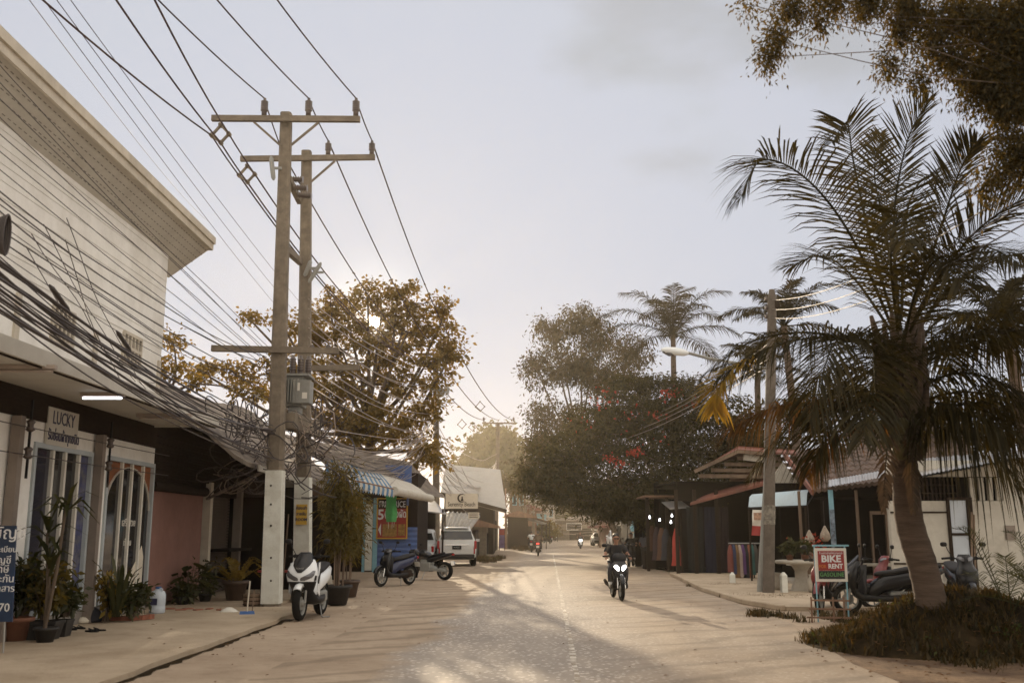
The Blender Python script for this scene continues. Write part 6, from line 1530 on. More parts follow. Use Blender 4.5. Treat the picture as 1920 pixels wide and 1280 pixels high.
def scooter(name, label, loc, rz, style='maxi', col='whitepaint', lit=False, group=None, accent=None, cat='scooter', stand=True, tail='redlens'):
    t = thing(name, label, cat, loc, rz, group); C1 = K[col]; mx = style == 'maxi'
    kw = 1 if mx else .82
    r_ = .285 if mx else .285; ww = .115 if mx else .08
    wheel(t, .66, r_, ww, 5 if mx else 7); wheel(t, -.62, r_, ww * 1.1, 5 if mx else 7)
    tab = [(.38, .50, .13, .10), (.50, .53, .20, .13), (.64, .57, .255, .17), (.74, .58, .27, .18), (.84, .55, .255, .16), (.93, .50, .22, .13), (1.0, .45, .17, .10), (1.12, .36, .14, .05)] if mx else \
          [(.36, .46, .09, .07), (.50, .48, .15, .10), (.66, .48, .19, .11), (.78, .46, .19, .10), (.86, .42, .15, .09), (.92, .38, .13, .08), (1.0, .36, .15, .10), (1.08, .33, .10, .06)]
    b = MB(); loftz(b, tab[2:-1] if mx else tab); b.build('front_fairing', C1, t)
    if mx: b = MB(); loftz(b, [(.34, .46, .12, .08), (.45, .50, .17, .11), (.56, .53, .215, .14), (.64, .55, .24, .155)]); b.build('lower_fairing', K['blackplastic'], t)
    b = MB(); lofty(b, [(-.93, .82, .05 * kw, .03), (-.86, .79, .12 * kw, .08), (-.6, .71, .18 * kw, .14), (-.3, .64, .20 * kw, .16), (-.02, .58, .19 * kw, .17), (.16, .48, .15 * kw, .17), (.26, .42, .11 * kw, .13)]); b.build('rear_body', C1 if mx else K[accent or col], t)
    b = MB(); lofty(b, [(-.82, .885, .09, .03), (-.72, .885, .13, .05), (-.45, .845, .155, .06), (-.2, .795, .16, .055), (.08, .765, .12, .05), (.14, .75, .06, .03)]); b.build('seat', K['seat'], t)
    b = MB(); lofty(b, [(-.4, .32, .15, .08), (.05, .30, .24 * kw, .06), (.40, .32, .25 * kw, .07), (.52, .42, .2 * kw, .1), (.56, .55, .17 * kw, .1)], e=3.2)
    if mx: lofty(b, [(.08, .42, .10, .13), (.3, .47, .09, .12), (.46, .55, .12, .15)])
    b.build('floorboard', K['blackplastic'], t)
    b = MB(); b.box((0, -.36, .34), (.26, .5, .2)); lofty(b, [(-.78, .30, .04, .05), (-.5, .30, .1, .09), (-.2, .3, .1, .1)]); b.build('engine', K['dark'] if not mx else K['greymetal'], t, bevel=.03)
    b = MB(); arc_guard(b, .66, r_, r_ + .035, .068 * (1 if mx else .8), 48 if mx else 20, 150); b.build('front_fender', C1, t)
    b = MB()
    for s in (-1, 1): b.tube([(s * .085, .66, r_), (s * .08, .60, .52)], .022, 8)
    b.build('fork', K['chrome'] if not mx else K['greymetal'], t)
    hz_ = 1.04 if mx else 1.0
    b = MB(); b.tube([(-.34, .22, hz_), (-.22, .30, hz_ + .015), (0, .34, hz_ - .01), (.22, .30, hz_ + .015), (.34, .22, hz_)], .013, 8); b.tube([(0, .34, hz_ - .02), (0, .44, .85)], .04, 8)
    for s in (-1, 1): b.tube([(s * .21, .34, hz_ + .01), (s * .34, .28, hz_ + .0)], .007, 5); b.box((s * .2, .31, hz_ + .01), (.07, .06, .06))
    hb = b.build('handlebar', K['blackplastic'], t)
    for s in (-1, 1): b = MB(); b.tube([(s * .235, .29, hz_ + .012), (s * .36, .21, hz_)], .02, 8); b.build('grip', K['rubber'], hb)
    for s in (-1, 1): mirror(t, s, (s * .2, .32, hz_ + .03), (s * .30, .33, hz_ + .24))
    off = .008
    if mx:
        b = MB(); patch_on(b, tab, [(.79, -.035, .035), (.83, -.08, .08), (.90, -.14, .14), (.97, -.165, .165), (1.03, -.15, .15), (1.09, -.12, .12), (1.12, -.085, .085)], .014, 10); o = b.build('windscreen', K['blackpaint'], t)
        md = o.modifiers.new('solid', 'SOLIDIFY'); md.thickness = .006
        for s in (-1, 1):
            b = MB(); patch_on(b, tab, [(.655, s * .02, s * .09), (.68, s * .015, s * .15), (.705, s * .03, s * .205), (.74, s * .10, s * .235), (.78, s * .17, s * .245), (.82, s * .21, s * .242)], off, 8); b.build('headlight', K['lens'], t)
            b = MB(); patch_on(b, tab, [(.62, s * .225, s * .245), (.68, s * .235, s * .262), (.74, s * .25, s * .268)], off, 3); b.build('side_trim', K['blackplastic'], t)
        for s in (-1, 1):
            b = MB(); b.box((s * .262, .44, .72), (.02, .05, .26), rx=.5); b.build('side_slot', K['blackplastic'], t, bevel=.008)
            b = MB(); b.loft([[(s * .235, .34, .38), (s * .255, .34, .38), (s * .255, .50, .46), (s * .235, .50, .46)], [(s * .215, .30, .95), (s * .235, .30, .95), (s * .262, .44, .93), (s * .24, .44, .93)]], smooth=False); b.build('leg_shield', C1, t, bevel=.01)
        b = MB(); text(b, 'HONDA', .035, face((0, itp(tab, .86, 1) + itp(tab, .86, 3) + .022, .855), (-1, 0, 0), (0, -.35, 1))); b.build('badge', K['chrome'], t)
    else:
        for s in (-1, 1):
            b = MB(); patch_on(b, tab, [(.68 if lit else .96, s * .035, s * .065), (.72 if lit else .985, s * .03, s * .11), (.77 if lit else 1.015, s * .035, s * .15), (.81 if lit else 1.04, s * .08, s * .13)], .014, 6); b.build('headlight', K['headlit'] if lit else K['lens'], t)
        b = MB(); b.loft([[(-.17, .36, .40), (-.17, .30, .80), (-.12, .28, .86)], [(-.08, .40, .38), (-.08, .38, .80), (-.06, .34, .88)], [(.08, .40, .38), (.08, .38, .80), (.06, .34, .88)], [(.17, .36, .40), (.17, .30, .80), (.12, .28, .86)]], closed=False, cap=False)
        o = b.build('leg_shield', K['blackplastic'], t); o.modifiers.new('s', 'SOLIDIFY').thickness = .01
        if lit: b = MB(); loftz(b, [(.86, .38, .13, .09), (.95, .40, .17, .10), (1.03, .37, .15, .09), (1.08, .33, .08, .05)]); b.build('dash_cowl', K['blackplastic'], t)
    b = MB(); b.tube([(.12, -.2, .28), (.15, -.45, .30), (.16, -.62, .34), (.165, -.85, .40)], [.022, .025, .045, .04], 10); b.build('exhaust', K['dark'], t)
    b = MB(); lofty(b, [(-.965, .79, .08, .035), (-.94, .80, .10, .045), (-.9, .80, .10, .045)]); b.build('tail_lamp', K[tail], t)
    b = MB(); b.box((0, -.985, .60), (.19, .008, .15), rx=-.25); b.build('plate', K['signwhite'], t)
    b = MB(); arc_guard(b, -.62, r_, r_ + .05, .07, 100, 195, 8); b.build('rear_fender', K['blackplastic'], t)
    if stand:
        b = MB(); b.tube([(-.12, -.1, .28), (-.2, .0, .02), (-.24, .03, .008)], .012, 6)
        if mx: b.tube([(-.2, 0, .02), (-.3, .02, .012), (-.32, -.1, .012), (-.22, -.12, .012)], .008, 5)
        b.build('side_stand', K['steel'], t)
    return t
def sportbike(name, label, loc, rz, col='blackpaint', cat='motorbike'):
    t = thing(name, label, cat, loc, rz)
    wheel(t, .70, .30, .11, 6); wheel(t, -.66, .30, .14, 6)
    b = MB(); b.box((0, .06, .42), (.28, .42, .3)); b.box((0, .12, .6), (.22, .3, .12)); lofty(b, [(-.7, .32, .05, .05), (-.3, .36, .1, .07), (-.05, .42, .12, .1)]); b.build('engine', K['greymetal'], t, bevel=.03)
    b = MB(); lofty(b, [(-.12, .74, .10, .07), (.0, .80, .16, .10), (.2, .84, .17, .12), (.36, .80, .13, .10), (.42, .76, .08, .06)]); b.build('tank', K[col], t)
    b = MB(); lofty(b, [(-.62, .87, .09, .035), (-.4, .82, .13, .04), (-.15, .78, .13, .04), (-.08, .78, .09, .03)]); b.build('seat', K['seat'], t)
    b = MB(); lofty(b, [(-.98, .86, .04, .03), (-.85, .83, .1, .06), (-.5, .74, .12, .08), (-.15, .66, .11, .09), (.1, .58, .1, .08)]); b.build('tail', K[col], t)
    b = MB(); lofty(b, [(.76, .86, .06, .06), (.70, .86, .14, .12), (.55, .84, .17, .15), (.4, .8, .14, .1)]); b.build('front_cowl', K[col], t)
    b = MB()
    for s in (-1, 1): b.tube([(s * .1, .70, .30), (s * .09, .48, .9)], .026, 8)
    b.build('fork', K['chrome'], t)
    b = MB(); b.tube([(-.34, .34, .95), (-.15, .44, .97), (.15, .44, .97), (.34, .34, .95)], .014, 8); b.build('handlebar', K['blackplastic'], t)
    for s in (-1, 1): mirror(t, s, (s * .14, .6, .95), (s * .3, .55, 1.12))
    b = MB(); b.tube([(.14, .2, .3), (.17, -.3, .3), (.19, -.45, .38), (.2, -.9, .56)], [.025, .03, .06, .06], 10); b.build('exhaust', K['chrome'], t)
    b = MB(); b.bar((.1, -.05, .36), (.1, -.66, .30), .05, .08); b.bar((-.1, -.05, .36), (-.1, -.66, .30), .05, .08); b.build('swingarm', K['greymetal'], t)
    b = MB(); arc_guard(b, .70, .30, .34, .07, 30, 140); b.build('front_fender', K[col], t)
    b = MB(); b.box((0, -.98, .83), (.12, .03, .05)); b.build('tail_lamp', K['redlens'], t); b = MB(); b.box((0, -.95, .55), (.18, .01, .14), rx=-.3); b.build('plate', K['signwhite'], t)
    b = MB(); b.tube([(-.12, .05, .28), (-.24, .1, .01)], .013, 6); b.build('side_stand', K['steel'], t)
    return t
def car(name, label, loc, rz, body='suv', col='pearl', cat='car'):
    t = thing(name, label, cat, loc, rz)
    S = {'suv': [(-2.32, .55, .78, .80, .80, .78), (-2.30, .38, 1.02, 1.05, .86, .80), (-2.20, .34, 1.10, 1.20, .90, .80), (-2.02, .32, 1.13, 1.62, .91, .66), (-1.75, .30, 1.14, 1.74, .915, .63), (-1.1, .28, 1.12, 1.79, .92, .64), (0, .28, 1.08, 1.78, .92, .65), (.5, .28, 1.06, 1.69, .92, .64), (1.25, .28, 1.05, 1.16, .91, .76), (2.0, .30, 1.0, 1.06, .88, .72), (2.28, .36, .9, .93, .82, .66), (2.36, .5, .75, .77, .72, .6)],
         'pickup': [(-2.5, .55, .85, .87, .80, .78), (-2.48, .42, 1.0, 1.02, .85, .80), (-1.0, .36, 1.02, 1.04, .88, .82), (-.95, .34, 1.03, 1.55, .88, .68), (-.75, .32, 1.03, 1.70, .88, .66), (.35, .32, 1.02, 1.70, .88, .66), (1.1, .32, 1.0, 1.1, .87, .74), (2.1, .34, .95, 1.0, .84, .7), (2.35, .45, .8, .82, .76, .62)],
         'sedan': [(-2.2, .5, .8, .82, .74, .7), (-2.15, .35, .92, .95, .80, .72), (-1.5, .28, .96, 1.04, .85, .70), (-.9, .26, .95, 1.38, .85, .60), (0, .25, .93, 1.46, .86, .60), (.5, .25, .92, 1.38, .86, .6), (1.2, .25, .92, .98, .85, .72), (2.0, .28, .82, .86, .8, .62), (2.2, .4, .65, .67, .72, .56)]}[body]
    def ring(y, zb, zs, zt, w, wt):
        h = [(w * .86, zb), (w * .98, zb + .14), (w, (zb + zs) / 2), (w * .985, zs - .06), (w * .95, zs), (wt * 1.03, max(zs + .005, zt - .10)), (wt * .93, max(zs + .01, zt - .025)), (wt * .6, max(zs + .015, zt))]
        return [(x, y, z) for x, z in h] + [(-x, y, z) for x, z in reversed(h)]
    b = MB(); b.loft([ring(*s) for s in S]); o = b.build('body', K[col], t)
    # side glass, rear and front screens lie a few millimetres proud of the body
    def side(y, f):
        for i in range(len(S) - 1):
            if S[i][0] <= y <= S[i + 1][0]:
                k = (y - S[i][0]) / (S[i + 1][0] - S[i][0]); a = [S[i][j] + (S[i + 1][j] - S[i][j]) * k for j in range(6)]
                z0, x0, x1, z1 = a[2], a[4] * .95, a[5] * 1.03, max(a[2] + .005, a[3] - .10)
                return x0 + (x1 - x0) * f, z0 + (z1 - z0) * f
    spans = {'suv': [(-1.95, -1.2), (-1.1, -.15), (-.05, .75)], 'pickup': [(-.72, .0), (.08, .7)], 'sedan': [(-1.0, -.1), (0, .75)]}[body]
    for sx in (-1, 1):
        for y0, y1 in spans:
            b = MB(); rr = []
            for i in range(7):
                y = y0 + (y1 - y0) * i / 6; r = []
                for f in (.12, .5, .9): x, z = side(y, f); r.append((sx * (x + .006), y, z))
                rr.append(r)
            b.loft(rr, cap=False, closed=False); b.build('side_window', K['glass'], t)
    y0, y1 = {'suv': (-2.19, -2.03), 'pickup': (-.985, -.955), 'sedan': (-1.42, -.95)}[body]
    def screen(ya, yb, w0, w1, nm, sgn):
        def top(y):
            for i in range(len(S) - 1):
                if S[i][0] <= y <= S[i + 1][0]:
                    k = (y - S[i][0]) / (S[i + 1][0] - S[i][0]); return S[i][3] + (S[i + 1][3] - S[i][3]) * k
        b = MB(); d = .012 * sgn
        za, zb = top(ya), top(yb); b.loft([[(-w0, ya + d, za), (-w1, yb + d, zb)], [(-w0 * .5, ya + d * 1.6, za), (-w1 * .5, yb + d * 1.6, zb)], [(w0 * .5, ya + d * 1.6, za), (w1 * .5, yb + d * 1.6, zb)], [(w0, ya + d, za), (w1, yb + d, zb)]], closed=False, cap=False); return b.build(nm, K['glass'], t)
    screen(y0, y1, .74, .64, 'rear_window', -1)
    ya, yb = {'suv': (1.2, .55), 'pickup': (1.05, .42), 'sedan': (1.15, .55)}[body]; screen(ya, yb, .72, .62, 'windscreen', 1)
    ax = {'suv': (1.42, -1.38), 'pickup': (1.5, -1.5), 'sedan': (1.3, -1.3)}[body]; r_ = .38 if body != 'sedan' else .32
    for y in ax:
        for sx in (-1, 1):
            wheel(t, y, r_, .24, 6, K['steel'], x=sx * (S[4][4] - .13))
            b = MB(); xx = sx * (S[4][4] + .004); b.loft([[(xx, y + (r_ + d) * math.cos(a), r_ + (r_ + d) * math.sin(a)) for a in [R(-12 + 204 * k / 16) for k in range(17)]] for d in (.02, .09)], cap=False, closed=False); b.build('wheel_arch', K['blackplastic'], t)
    yr = S[0][0]
    b = MB(); b.box((0, yr + .03, .45), (S[1][4] * 1.9, .12, .22)); b.build('rear_bumper', K['blackplastic'], t, bevel=.03)
    b = MB(); b.box((0, S[-1][0] - .04, .48), (S[-2][4] * 1.8, .12, .24)); b.build('front_bumper', K['blackplastic'], t, bevel=.03)
    for sx in (-1, 1):
        x = S[2][4]
        b = MB(); b.loft([[(sx * (x - .13), yr - .0 + d, z) for d, z in ((.02, .62), (.02, .62))] + [(sx * (x - .13), yr + .12, .62)], [(sx * (x - .13), yr + .02, 1.12)] * 2 + [(sx * (x - .13), yr + .2, 1.12)]], closed=False, cap=False) if False else b.box((sx * (x - .05), yr + .10, .98 if body == 'suv' else .8), (.11, .22, .36 if body == 'suv' else .26)); b.build('tail_light', K['redlens'], t, bevel=.02)
        if body == 'suv': b = MB(); b.box((sx * (x - .10), yr + .07, .70), (.07, .16, .26)); b.build('tail_light', K['redlens'], t, bevel=.015)
        b = MB(); b.box((sx * S[-2][4] * .8, S[-2][0] - .02, .78), (.28, .16, .13)); b.build('headlight', K['lens'], t, bevel=.02)
        b = MB(); ym = spans[-1][1] - .02; b.tube([(sx * .86, ym, 1.10), (sx * 1.0, ym, 1.14)], .02, 6); b.box((sx * 1.04, ym, 1.16), (.18, .1, .13)); b.build('wing_mirror', K[col], t, bevel=.03)
        for y in [(s[0] + s[1]) / 2 - .25 for s in spans[-2:]]: b = MB(); b.box((sx * (S[5][4] + .012), y, .96), (.03, .18, .035)); b.build('door_handle', K['chrome'], t)
    b = MB(); b.box((0, yr - .035, .86 if body == 'suv' else .72), (.42, .012, .16)); b.build('plate', K['blackplastic'] if body == 'suv' else K['signwhite'], t)
    if body == 'suv':
        pl = t
        b = MB(); text(b, 'กข 4271', .085, face((0, yr - .043, .865), (1, 0, 0), (0, 0, 1))); b.build('lettering', K['inkwhite'], t)
        b = MB(); b.box((0, yr + .0, .98), (1.1, .05, .045)); b.build('chrome_strip', K['chrome'], t)
        b = MB(); b.bar((-.1, -2.2, 1.22), (.25, -2.165, 1.30), .015); b.build('wiper', K['blackplastic'], t)
        for sx in (-1, 1): b = MB(); b.tube([(sx * .57, -1.6, 1.75), (sx * .57, -1.5, 1.82), (sx * .57, .2, 1.82), (sx * .57, .3, 1.75)], .018, 6); b.build('roof_rail', K['chrome'], t)
        b = MB(); b.box((0, -1.92, 1.735), (1.1, .26, .035)); b.build('spoiler', K[col], t, bevel=.012)
    return t
def gv(px, py): p = G(px, py); return (p.x, p.y, .012)
p = G(560, 1165)
scooter('scooter', 'white maxi scooter with black windscreen parked on its stand before the bamboo pots', (p.x + .04, p.y + .85, .005), R(180 - 5), 'maxi', 'whitepaint').scale = (1.08, 1.08, 1.08)
p = G(738, 1100); scooter('scooter', 'dark blue step-through motorbike parked nearer than the black sports bike', (p.x, p.y + .5, .01), R(146), 'under', 'blackpaint', accent='bluepaint')
p = G(790, 1087); sportbike('motorbike', 'black sports motorbike parked between the step-through and the pearl SUV', (p.x + .22, p.y + .1, .01), R(60))
p = G(846, 1062); car('parked_car', 'pearl white SUV with dark rear window parked at the left kerb', (p.x + .1, p.y + 2.4, 0), R(3.5), 'suv', 'pearl')
car('parked_car', 'white pickup parked half hidden behind the pearl white SUV', (P(779, 1000, 46).x, 48.4, 0), R(-1), 'pickup', 'whitepaint')
p = G(1163, 1127); RIDE = (p.x, p.y + .66, .008)
scooter('scooter', 'dark scooter with two bright headlamps ridden toward the viewer near the middle of the road', RIDE, R(180 + 3), 'under', 'blackpaint', lit=True, accent='blackpaint', stand=False)
p = G(997, 1035); R2 = (p.x, p.y + .6, .01); scooter('scooter', 'dark scooter ridden away by the person in white', R2, R(-3), 'under', 'blackpaint', stand=False)
p = G(1009.5, 1042.5); R3 = (p.x, p.y + .6, .01); scooter('scooter', 'dark scooter with lit red tail lamp ridden away by the person in brown', R3, R(-3), 'under', 'blackpaint', stand=False, tail='redlit')
p = G(1089, 1028.5); R4 = (p.x, p.y + .6, .01); scooter('scooter', 'distant silver scooter with lit headlamps coming up the middle of the road', R4, R(180), 'under', 'whitepaint', lit=True, stand=False)
p = G(1186, 1063); R5 = (p.x, p.y + .5, .01); scooter('scooter', 'dark motorbike standing at the right kerb behind the main rider', R5, R(165), 'under', 'blackpaint')
for px, py, a, lab in ((1026, 1018, 40, 'small dark motorbike parked by the yellow-green bush'), (1036, 1014, 35, 'dark motorbike parked beyond the other one by the yellow-green bush'), (1137, 1016, 200, 'pale scooter parked by the balcony house, nearest the road'), (1146, 1019, 190, 'grey scooter parked by the pale kiosk')):
    p = G(px, py); scooter('scooter', lab, (p.x, p.y, .01), R(a), 'under', 'whitepaint' if px > 1100 else 'blackpaint')
car('parked_car', 'small dark car parked far off beside the balcony house', (P(1129, 1000, 105).x + .3, 112, 0), R(180), 'sedan', 'greymetal')
car('parked_car', 'small pale truck-like car parked far off at the right kerb', (P(1158, 1000, 92).x, 92, 0), R(180), 'pickup', 'pearl')
scooter('rental_bike', 'black rental motorbike standing behind the red bike-for-rent sign', (P(1556, 1000, 20.2).x, 20.6, .02), R(150), 'under', 'redpaint', accent='blackpaint', cat='motorbike')
scooter('rental_bike', 'black rental scooter with long glossy seat between the rent sign and the near palm', (P(1655, 1000, 19.6).x, 19.8, .02), R(80), 'maxi', 'blackpaint', cat='motorbike', tail='redlens')
scooter('rental_bike', 'black and red rental motorbike half hidden by the near palm trunk', (P(1700, 1000, 20.6).x, 21.0, .02), R(95), 'under', 'redpaint', accent='blackpaint', cat='motorbike')
scooter('rental_bike', 'dark motorbike with two round mirrors standing right of the near palm trunk', (P(1795, 1000, 19).x, 19, .1), R(170), 'under', 'blackpaint', cat='motorbike')
# ================================================================ people (local axes: +y is where they face)
def skin_mesh(verts, edges, radii, sub=2, root=0):
    me = bpy.data.meshes.new('sk'); me.from_pydata(verts, edges, []); o = bpy.data.objects.new('sk', me); COL.objects.link(o)
    o.modifiers.new('skin', 'SKIN'); ms = o.modifiers.new('sub', 'SUBSURF'); ms.levels = sub; ms.render_levels = sub
    for i, r in enumerate(radii): me.skin_vertices[0].data[i].radius = r if isinstance(r, tuple) else (r, r)
    for i in range(len(verts)): me.skin_vertices[0].data[i].use_root = (i == root)
    me.update(); bpy.context.view_layer.update()
    dg = bpy.context.evaluated_depsgraph_get(); r = bpy.data.meshes.new_from_object(o.evaluated_get(dg))
    vs = [tuple(v.co) for v in r.vertices]; fs = [tuple(p.vertices) for p in r.polygons]
    bpy.data.objects.remove(o); bpy.data.meshes.remove(me); bpy.data.meshes.remove(r)
    return vs, fs
def person(label, loc, rz, J, top, legs, hair='hair', shoes='shoe', s=1.0, lod=2, long_hair=False, long_sleeve=False, glasses=False):
    t = thing('person', label, 'person', loc, rz); t.scale = (s, s, s)
    g = {k: V(v) for k, v in J.items()}
    vs, es, rs = [], [], []
    def add(p, r, par=None):
        vs.append(tuple(p)); rs.append(r)
        if par is not None: es.append((par, len(vs) - 1))
        return len(vs) - 1
    hip, ch, nk = g['hip'], g['chest'], g['neck']
    P0 = add(hip, .125); m = add(hip.lerp(ch, .5), .115, P0); c = add(ch, .13, m); n = add(nk, .055, c); hd = g['head']; add(nk.lerp(hd, .55), .052, n)
    for sx in ('l', 'r'):
        sh, el, wr = g['sh' + sx], g['el' + sx], g['wr' + sx]; a = add(sh, .062, c); b_ = add(sh.lerp(el, .5), .05, a); b_ = add(el, .042, b_); b_ = add(el.lerp(wr, .5), .038, b_); w = add(wr, .026, b_)
        d = (wr - el).normalized(); up = g.get('palm' + sx, V((0, 0, -1))); side = d.cross(up).normalized(); palm = add(wr + d * .05, (.036, .022), w)
        curl = g.get('curl', V((0, .35, -1))).normalized()
        for k in range(4):
            b0 = wr + d * .085 + side * (k - 1.5) * .02; L_ = (.062, .074, .07, .054)[k]
            f = add(b0, .0095, palm); f = add(b0 + d * L_ * .45 + curl * L_ * .25, .009, f); add(b0 + d * L_ * .55 + curl * L_ * .75, .0075, f)
        sd = side * (-1 if sx == 'l' else 1); f = add(wr + d * .04 + sd * .04, .011, palm); add(wr + d * .075 + sd * .052 + curl * .025, .009, f)
    for sx in ('l', 'r'):
        hp, kn, an, to = hip + V(((-.09 if sx == 'l' else .09), 0, -.03)), g['kn' + sx], g['an' + sx], g['to' + sx]
        a = add(hp, .098, P0); a = add(hp.lerp(kn, .5), .078, a); a = add(kn, .058, a); a = add(kn.lerp(an, .4), .055, a); a = add(an, .038, a); add(to, (.03, .04), a)
    bv, bf = skin_mesh(vs, es, rs, lod)
    b = MB(); b.add(bv, bf, True)
    # head with face: rings from chin to crown, nose and ears in the same mesh
    q = MB(); H = [(-.125, .022, .03, .045), (-.11, .045, .05, .03), (-.07, .062, .075, .012), (-.02, .072, .09, .004), (.03, .076, .096, 0), (.075, .07, .088, -.006), (.105, .048, .06, -.012), (.12, .012, .016, -.014)]
    q.loft([[(x, y, z) for x, y in sup(0, oy, a, d, 16, 2.2)] for z, a, d, oy in H])
    q.loft([[(x, .085 + oy, z) for x, z in ((-r, -.03), (0, -.035 - r * .3), (r, -.03), (0, .02))] for r, oy in ((.016, 0), (.009, .022), (.003, .026))])
    for sx in (-1, 1): q.loft([[(sx * (.072 + dx), .0 + a_ * k, -.01 + c_ * k) for a_, c_ in ((.014, -.03), (.02, .0), (.012, .03), (-.012, .028), (-.014, -.02))] for dx, k in ((0, 1), (.014, .9), (.018, .5))])
    q.loft([[(x * .022, .082 + .004 * d, -.072 + z * .006) for x, z in sup(0, 0, 1, 1, 10)] for d in (0, 1.5)])
    tilt = g.get('tilt', V((0, 0, 0))); M = Matrix.Translation(hd) @ Euler(tuple(tilt)).to_matrix().to_4x4()
    b.add([M @ V(p) for p in q.v], q.f, True); b.build('body', K['skin'], t)
    e = MB()
    for sx in (-1, 1): e.lathe([(0, .0), (.013, .004), (.012, .009), (0, .012)], (sx * .03, .080, .005), 8, 'y')
    if glasses: e.box((0, .098, .005), (.13, .012, .034))
    e.v = [tuple(M @ V(p)) for p in e.v]; e.build('eyes', K['hair'], t)
    h = MB(); R_ = [(-.06 if not long_hair else -.2, .074, .05, -.058), (.0, .082, .066, -.045), (.045, .086, .096, -.016), (.085, .08, .100, -.012), (.118, .058, .072, -.014), (.134, .014, .02, -.016)]
    h.loft([[(x * (1 + .03 * math.sin(5 * k + i)), y, z) for k, (x, y) in enumerate(sup(0, oy, a, d, 18, 2.2))] for i, (z, a, d, oy) in enumerate(R_)])
    h.v = [tuple(M @ V(p)) for p in h.v]; h.build('hair', K[hair], t)
    def cloth(chain, m, nm):
        vv, ee, rr_ = [], [], []
        for p, r, par in chain:
            vv.append(tuple(p)); rr_.append(r)
            if par is not None: ee.append((par, len(vv) - 1))
        a, f = skin_mesh(vv, ee, rr_, lod); q = MB(); q.add(a, f, True); q.build(nm, K[m], t)
    C_ = [(hip + V((0, 0, -.02)), (.152, .15), None), (hip.lerp(ch, .5), .142, 0), (ch, .152, 1), (ch.lerp(nk, .75), .088, 2)]
    for sx in ('l', 'r'):
        sh, el, wr = g['sh' + sx], g['el' + sx], g['wr' + sx]; C_ += [(sh, .084, 2), (sh.lerp(el, .75), .072, len(C_))]
        if long_sleeve: C_ += [(el, .058, len(C_) - 0 - 1 + 0), (el.lerp(wr, .9), .045, len(C_))]
    # parent indices for sleeves are fixed up here
    fix = []; i = 0
    for k, (p, r, par) in enumerate(C_):
        if k < 4: fix.append((p, r, par))
        else:
            n_ = 4 if long_sleeve else 2; j = (k - 4) % n_; fix.append((p, r, 2 if j == 0 else k - 1))
    cloth(fix, top, 'shirt')
    L_ = [(hip, .145, None)]
    for sx in ('l', 'r'):
        hp, kn, an = hip + V(((-.09 if sx == 'l' else .09), 0, -.03)), g['kn' + sx], g['an' + sx]; k = len(L_)
        L_ += [(hp, .112, 0), (hp.lerp(kn, .5), .094, k), (kn, .076, k + 1), (kn.lerp(an, .5), .07, k + 2), (kn.lerp(an, .93), .06, k + 3)]
    cloth(L_, legs, 'trousers')
    for sx in ('l', 'r'):
        an, to = g['an' + sx], g['to' + sx]; d = (to - an); d.z = 0; d.normalize(); r_ = d.cross(V((0, 0, 1))); q = MB()
        z0 = min(an.z, to.z) - .035
        q.loft([[(an + d * y + r_ * x).to_tuple()[:2] + (z0 + zc + z * hgt,) for x, z in sup(0, 0, w_, 1, 12, 2.6)] for y, w_, hgt, zc in ((-.07, .03, .02, .045), (-.05, .042, .042, .045), (.03, .046, .045, .045), (.10, .05, .035, .036), (.17, .042, .024, .026), (.195, .02, .012, .02))]); q.build('shoe', K[shoes], t)
    return t
RJ = dict(hip=(0, -.22, .84), chest=(0, -.13, 1.16), neck=(0, -.09, 1.33), head=(0, -.04, 1.475), tilt=(-.08, 0, 0),
          shl=(-.175, -.12, 1.27), ell=(-.30, .02, 1.06), wrl=(-.30, .20, 1.03), shr=(.175, -.12, 1.27), elr=(.30, .02, 1.06), wrr=(.30, .20, 1.03),
          knl=(-.19, .22, .72), anl=(-.19, .14, .40), tol=(-.19, .28, .39), knr=(.19, .22, .72), anr=(.19, .14, .40), tor=(.19, .28, .39))
person('person in a black T-shirt and dark trousers riding the scooter with lit headlamps', RIDE, R(183), RJ, 'shirtk', 'jeans', glasses=True, s=.96)
person('person in a white shirt riding away, left of the one in brown', R2, R(-3), RJ, 'shirtw', 'jeans', lod=1)
person('person in a brown top riding away on the scooter with the red tail lamp', R3, R(-3), RJ, 'shirtb', 'jeans', lod=1)
person('small distant person in dark clothes riding the silver scooter toward the viewer', R4, R(180), RJ, 'shirtb', 'jeans', lod=1, s=.96)
person('dim person in dark clothes sitting on the motorbike at the right kerb', R5, R(165), RJ, 'shirtk', 'jeans', lod=1, s=.95)
SJ = dict(hip=(0, 0, .90), chest=(0, .0, 1.24), neck=(0, .01, 1.43), head=(0, .03, 1.58), shl=(-.18, 0, 1.37), ell=(-.25, -.03, 1.10), wrl=(-.22, .10, .92), shr=(.18, 0, 1.37), elr=(.26, .0, 1.1), wrr=(.20, .18, 1.0),
          knl=(-.10, .03, .48), anl=(-.11, 0, .07), tol=(-.12, .14, .04), knr=(.11, .02, .48), anr=(.12, -.03, .07), tor=(.14, .11, .04), curl=(0, .6, -.8))
p = G(1209, 1063); person('person in a grey-blue top and dark trousers standing at the right kerb by the stall', (p.x, p.y, .012), R(-35), SJ, 'shirtg', 'jeans', s=.92, long_hair=True)
p = G(1083, 1012); person('tiny hazy person standing at the far end of the road', (p.x, 140, .012), R(160), SJ, 'shirtb', 'jeans', lod=1)
p = G(966, 1024); person('hazy person in a dark top standing by the dark stall of the left row', (P(962, 1000, 97).x + .5, 97, .012), R(100), SJ, 'shirtg', 'jeans', lod=1)
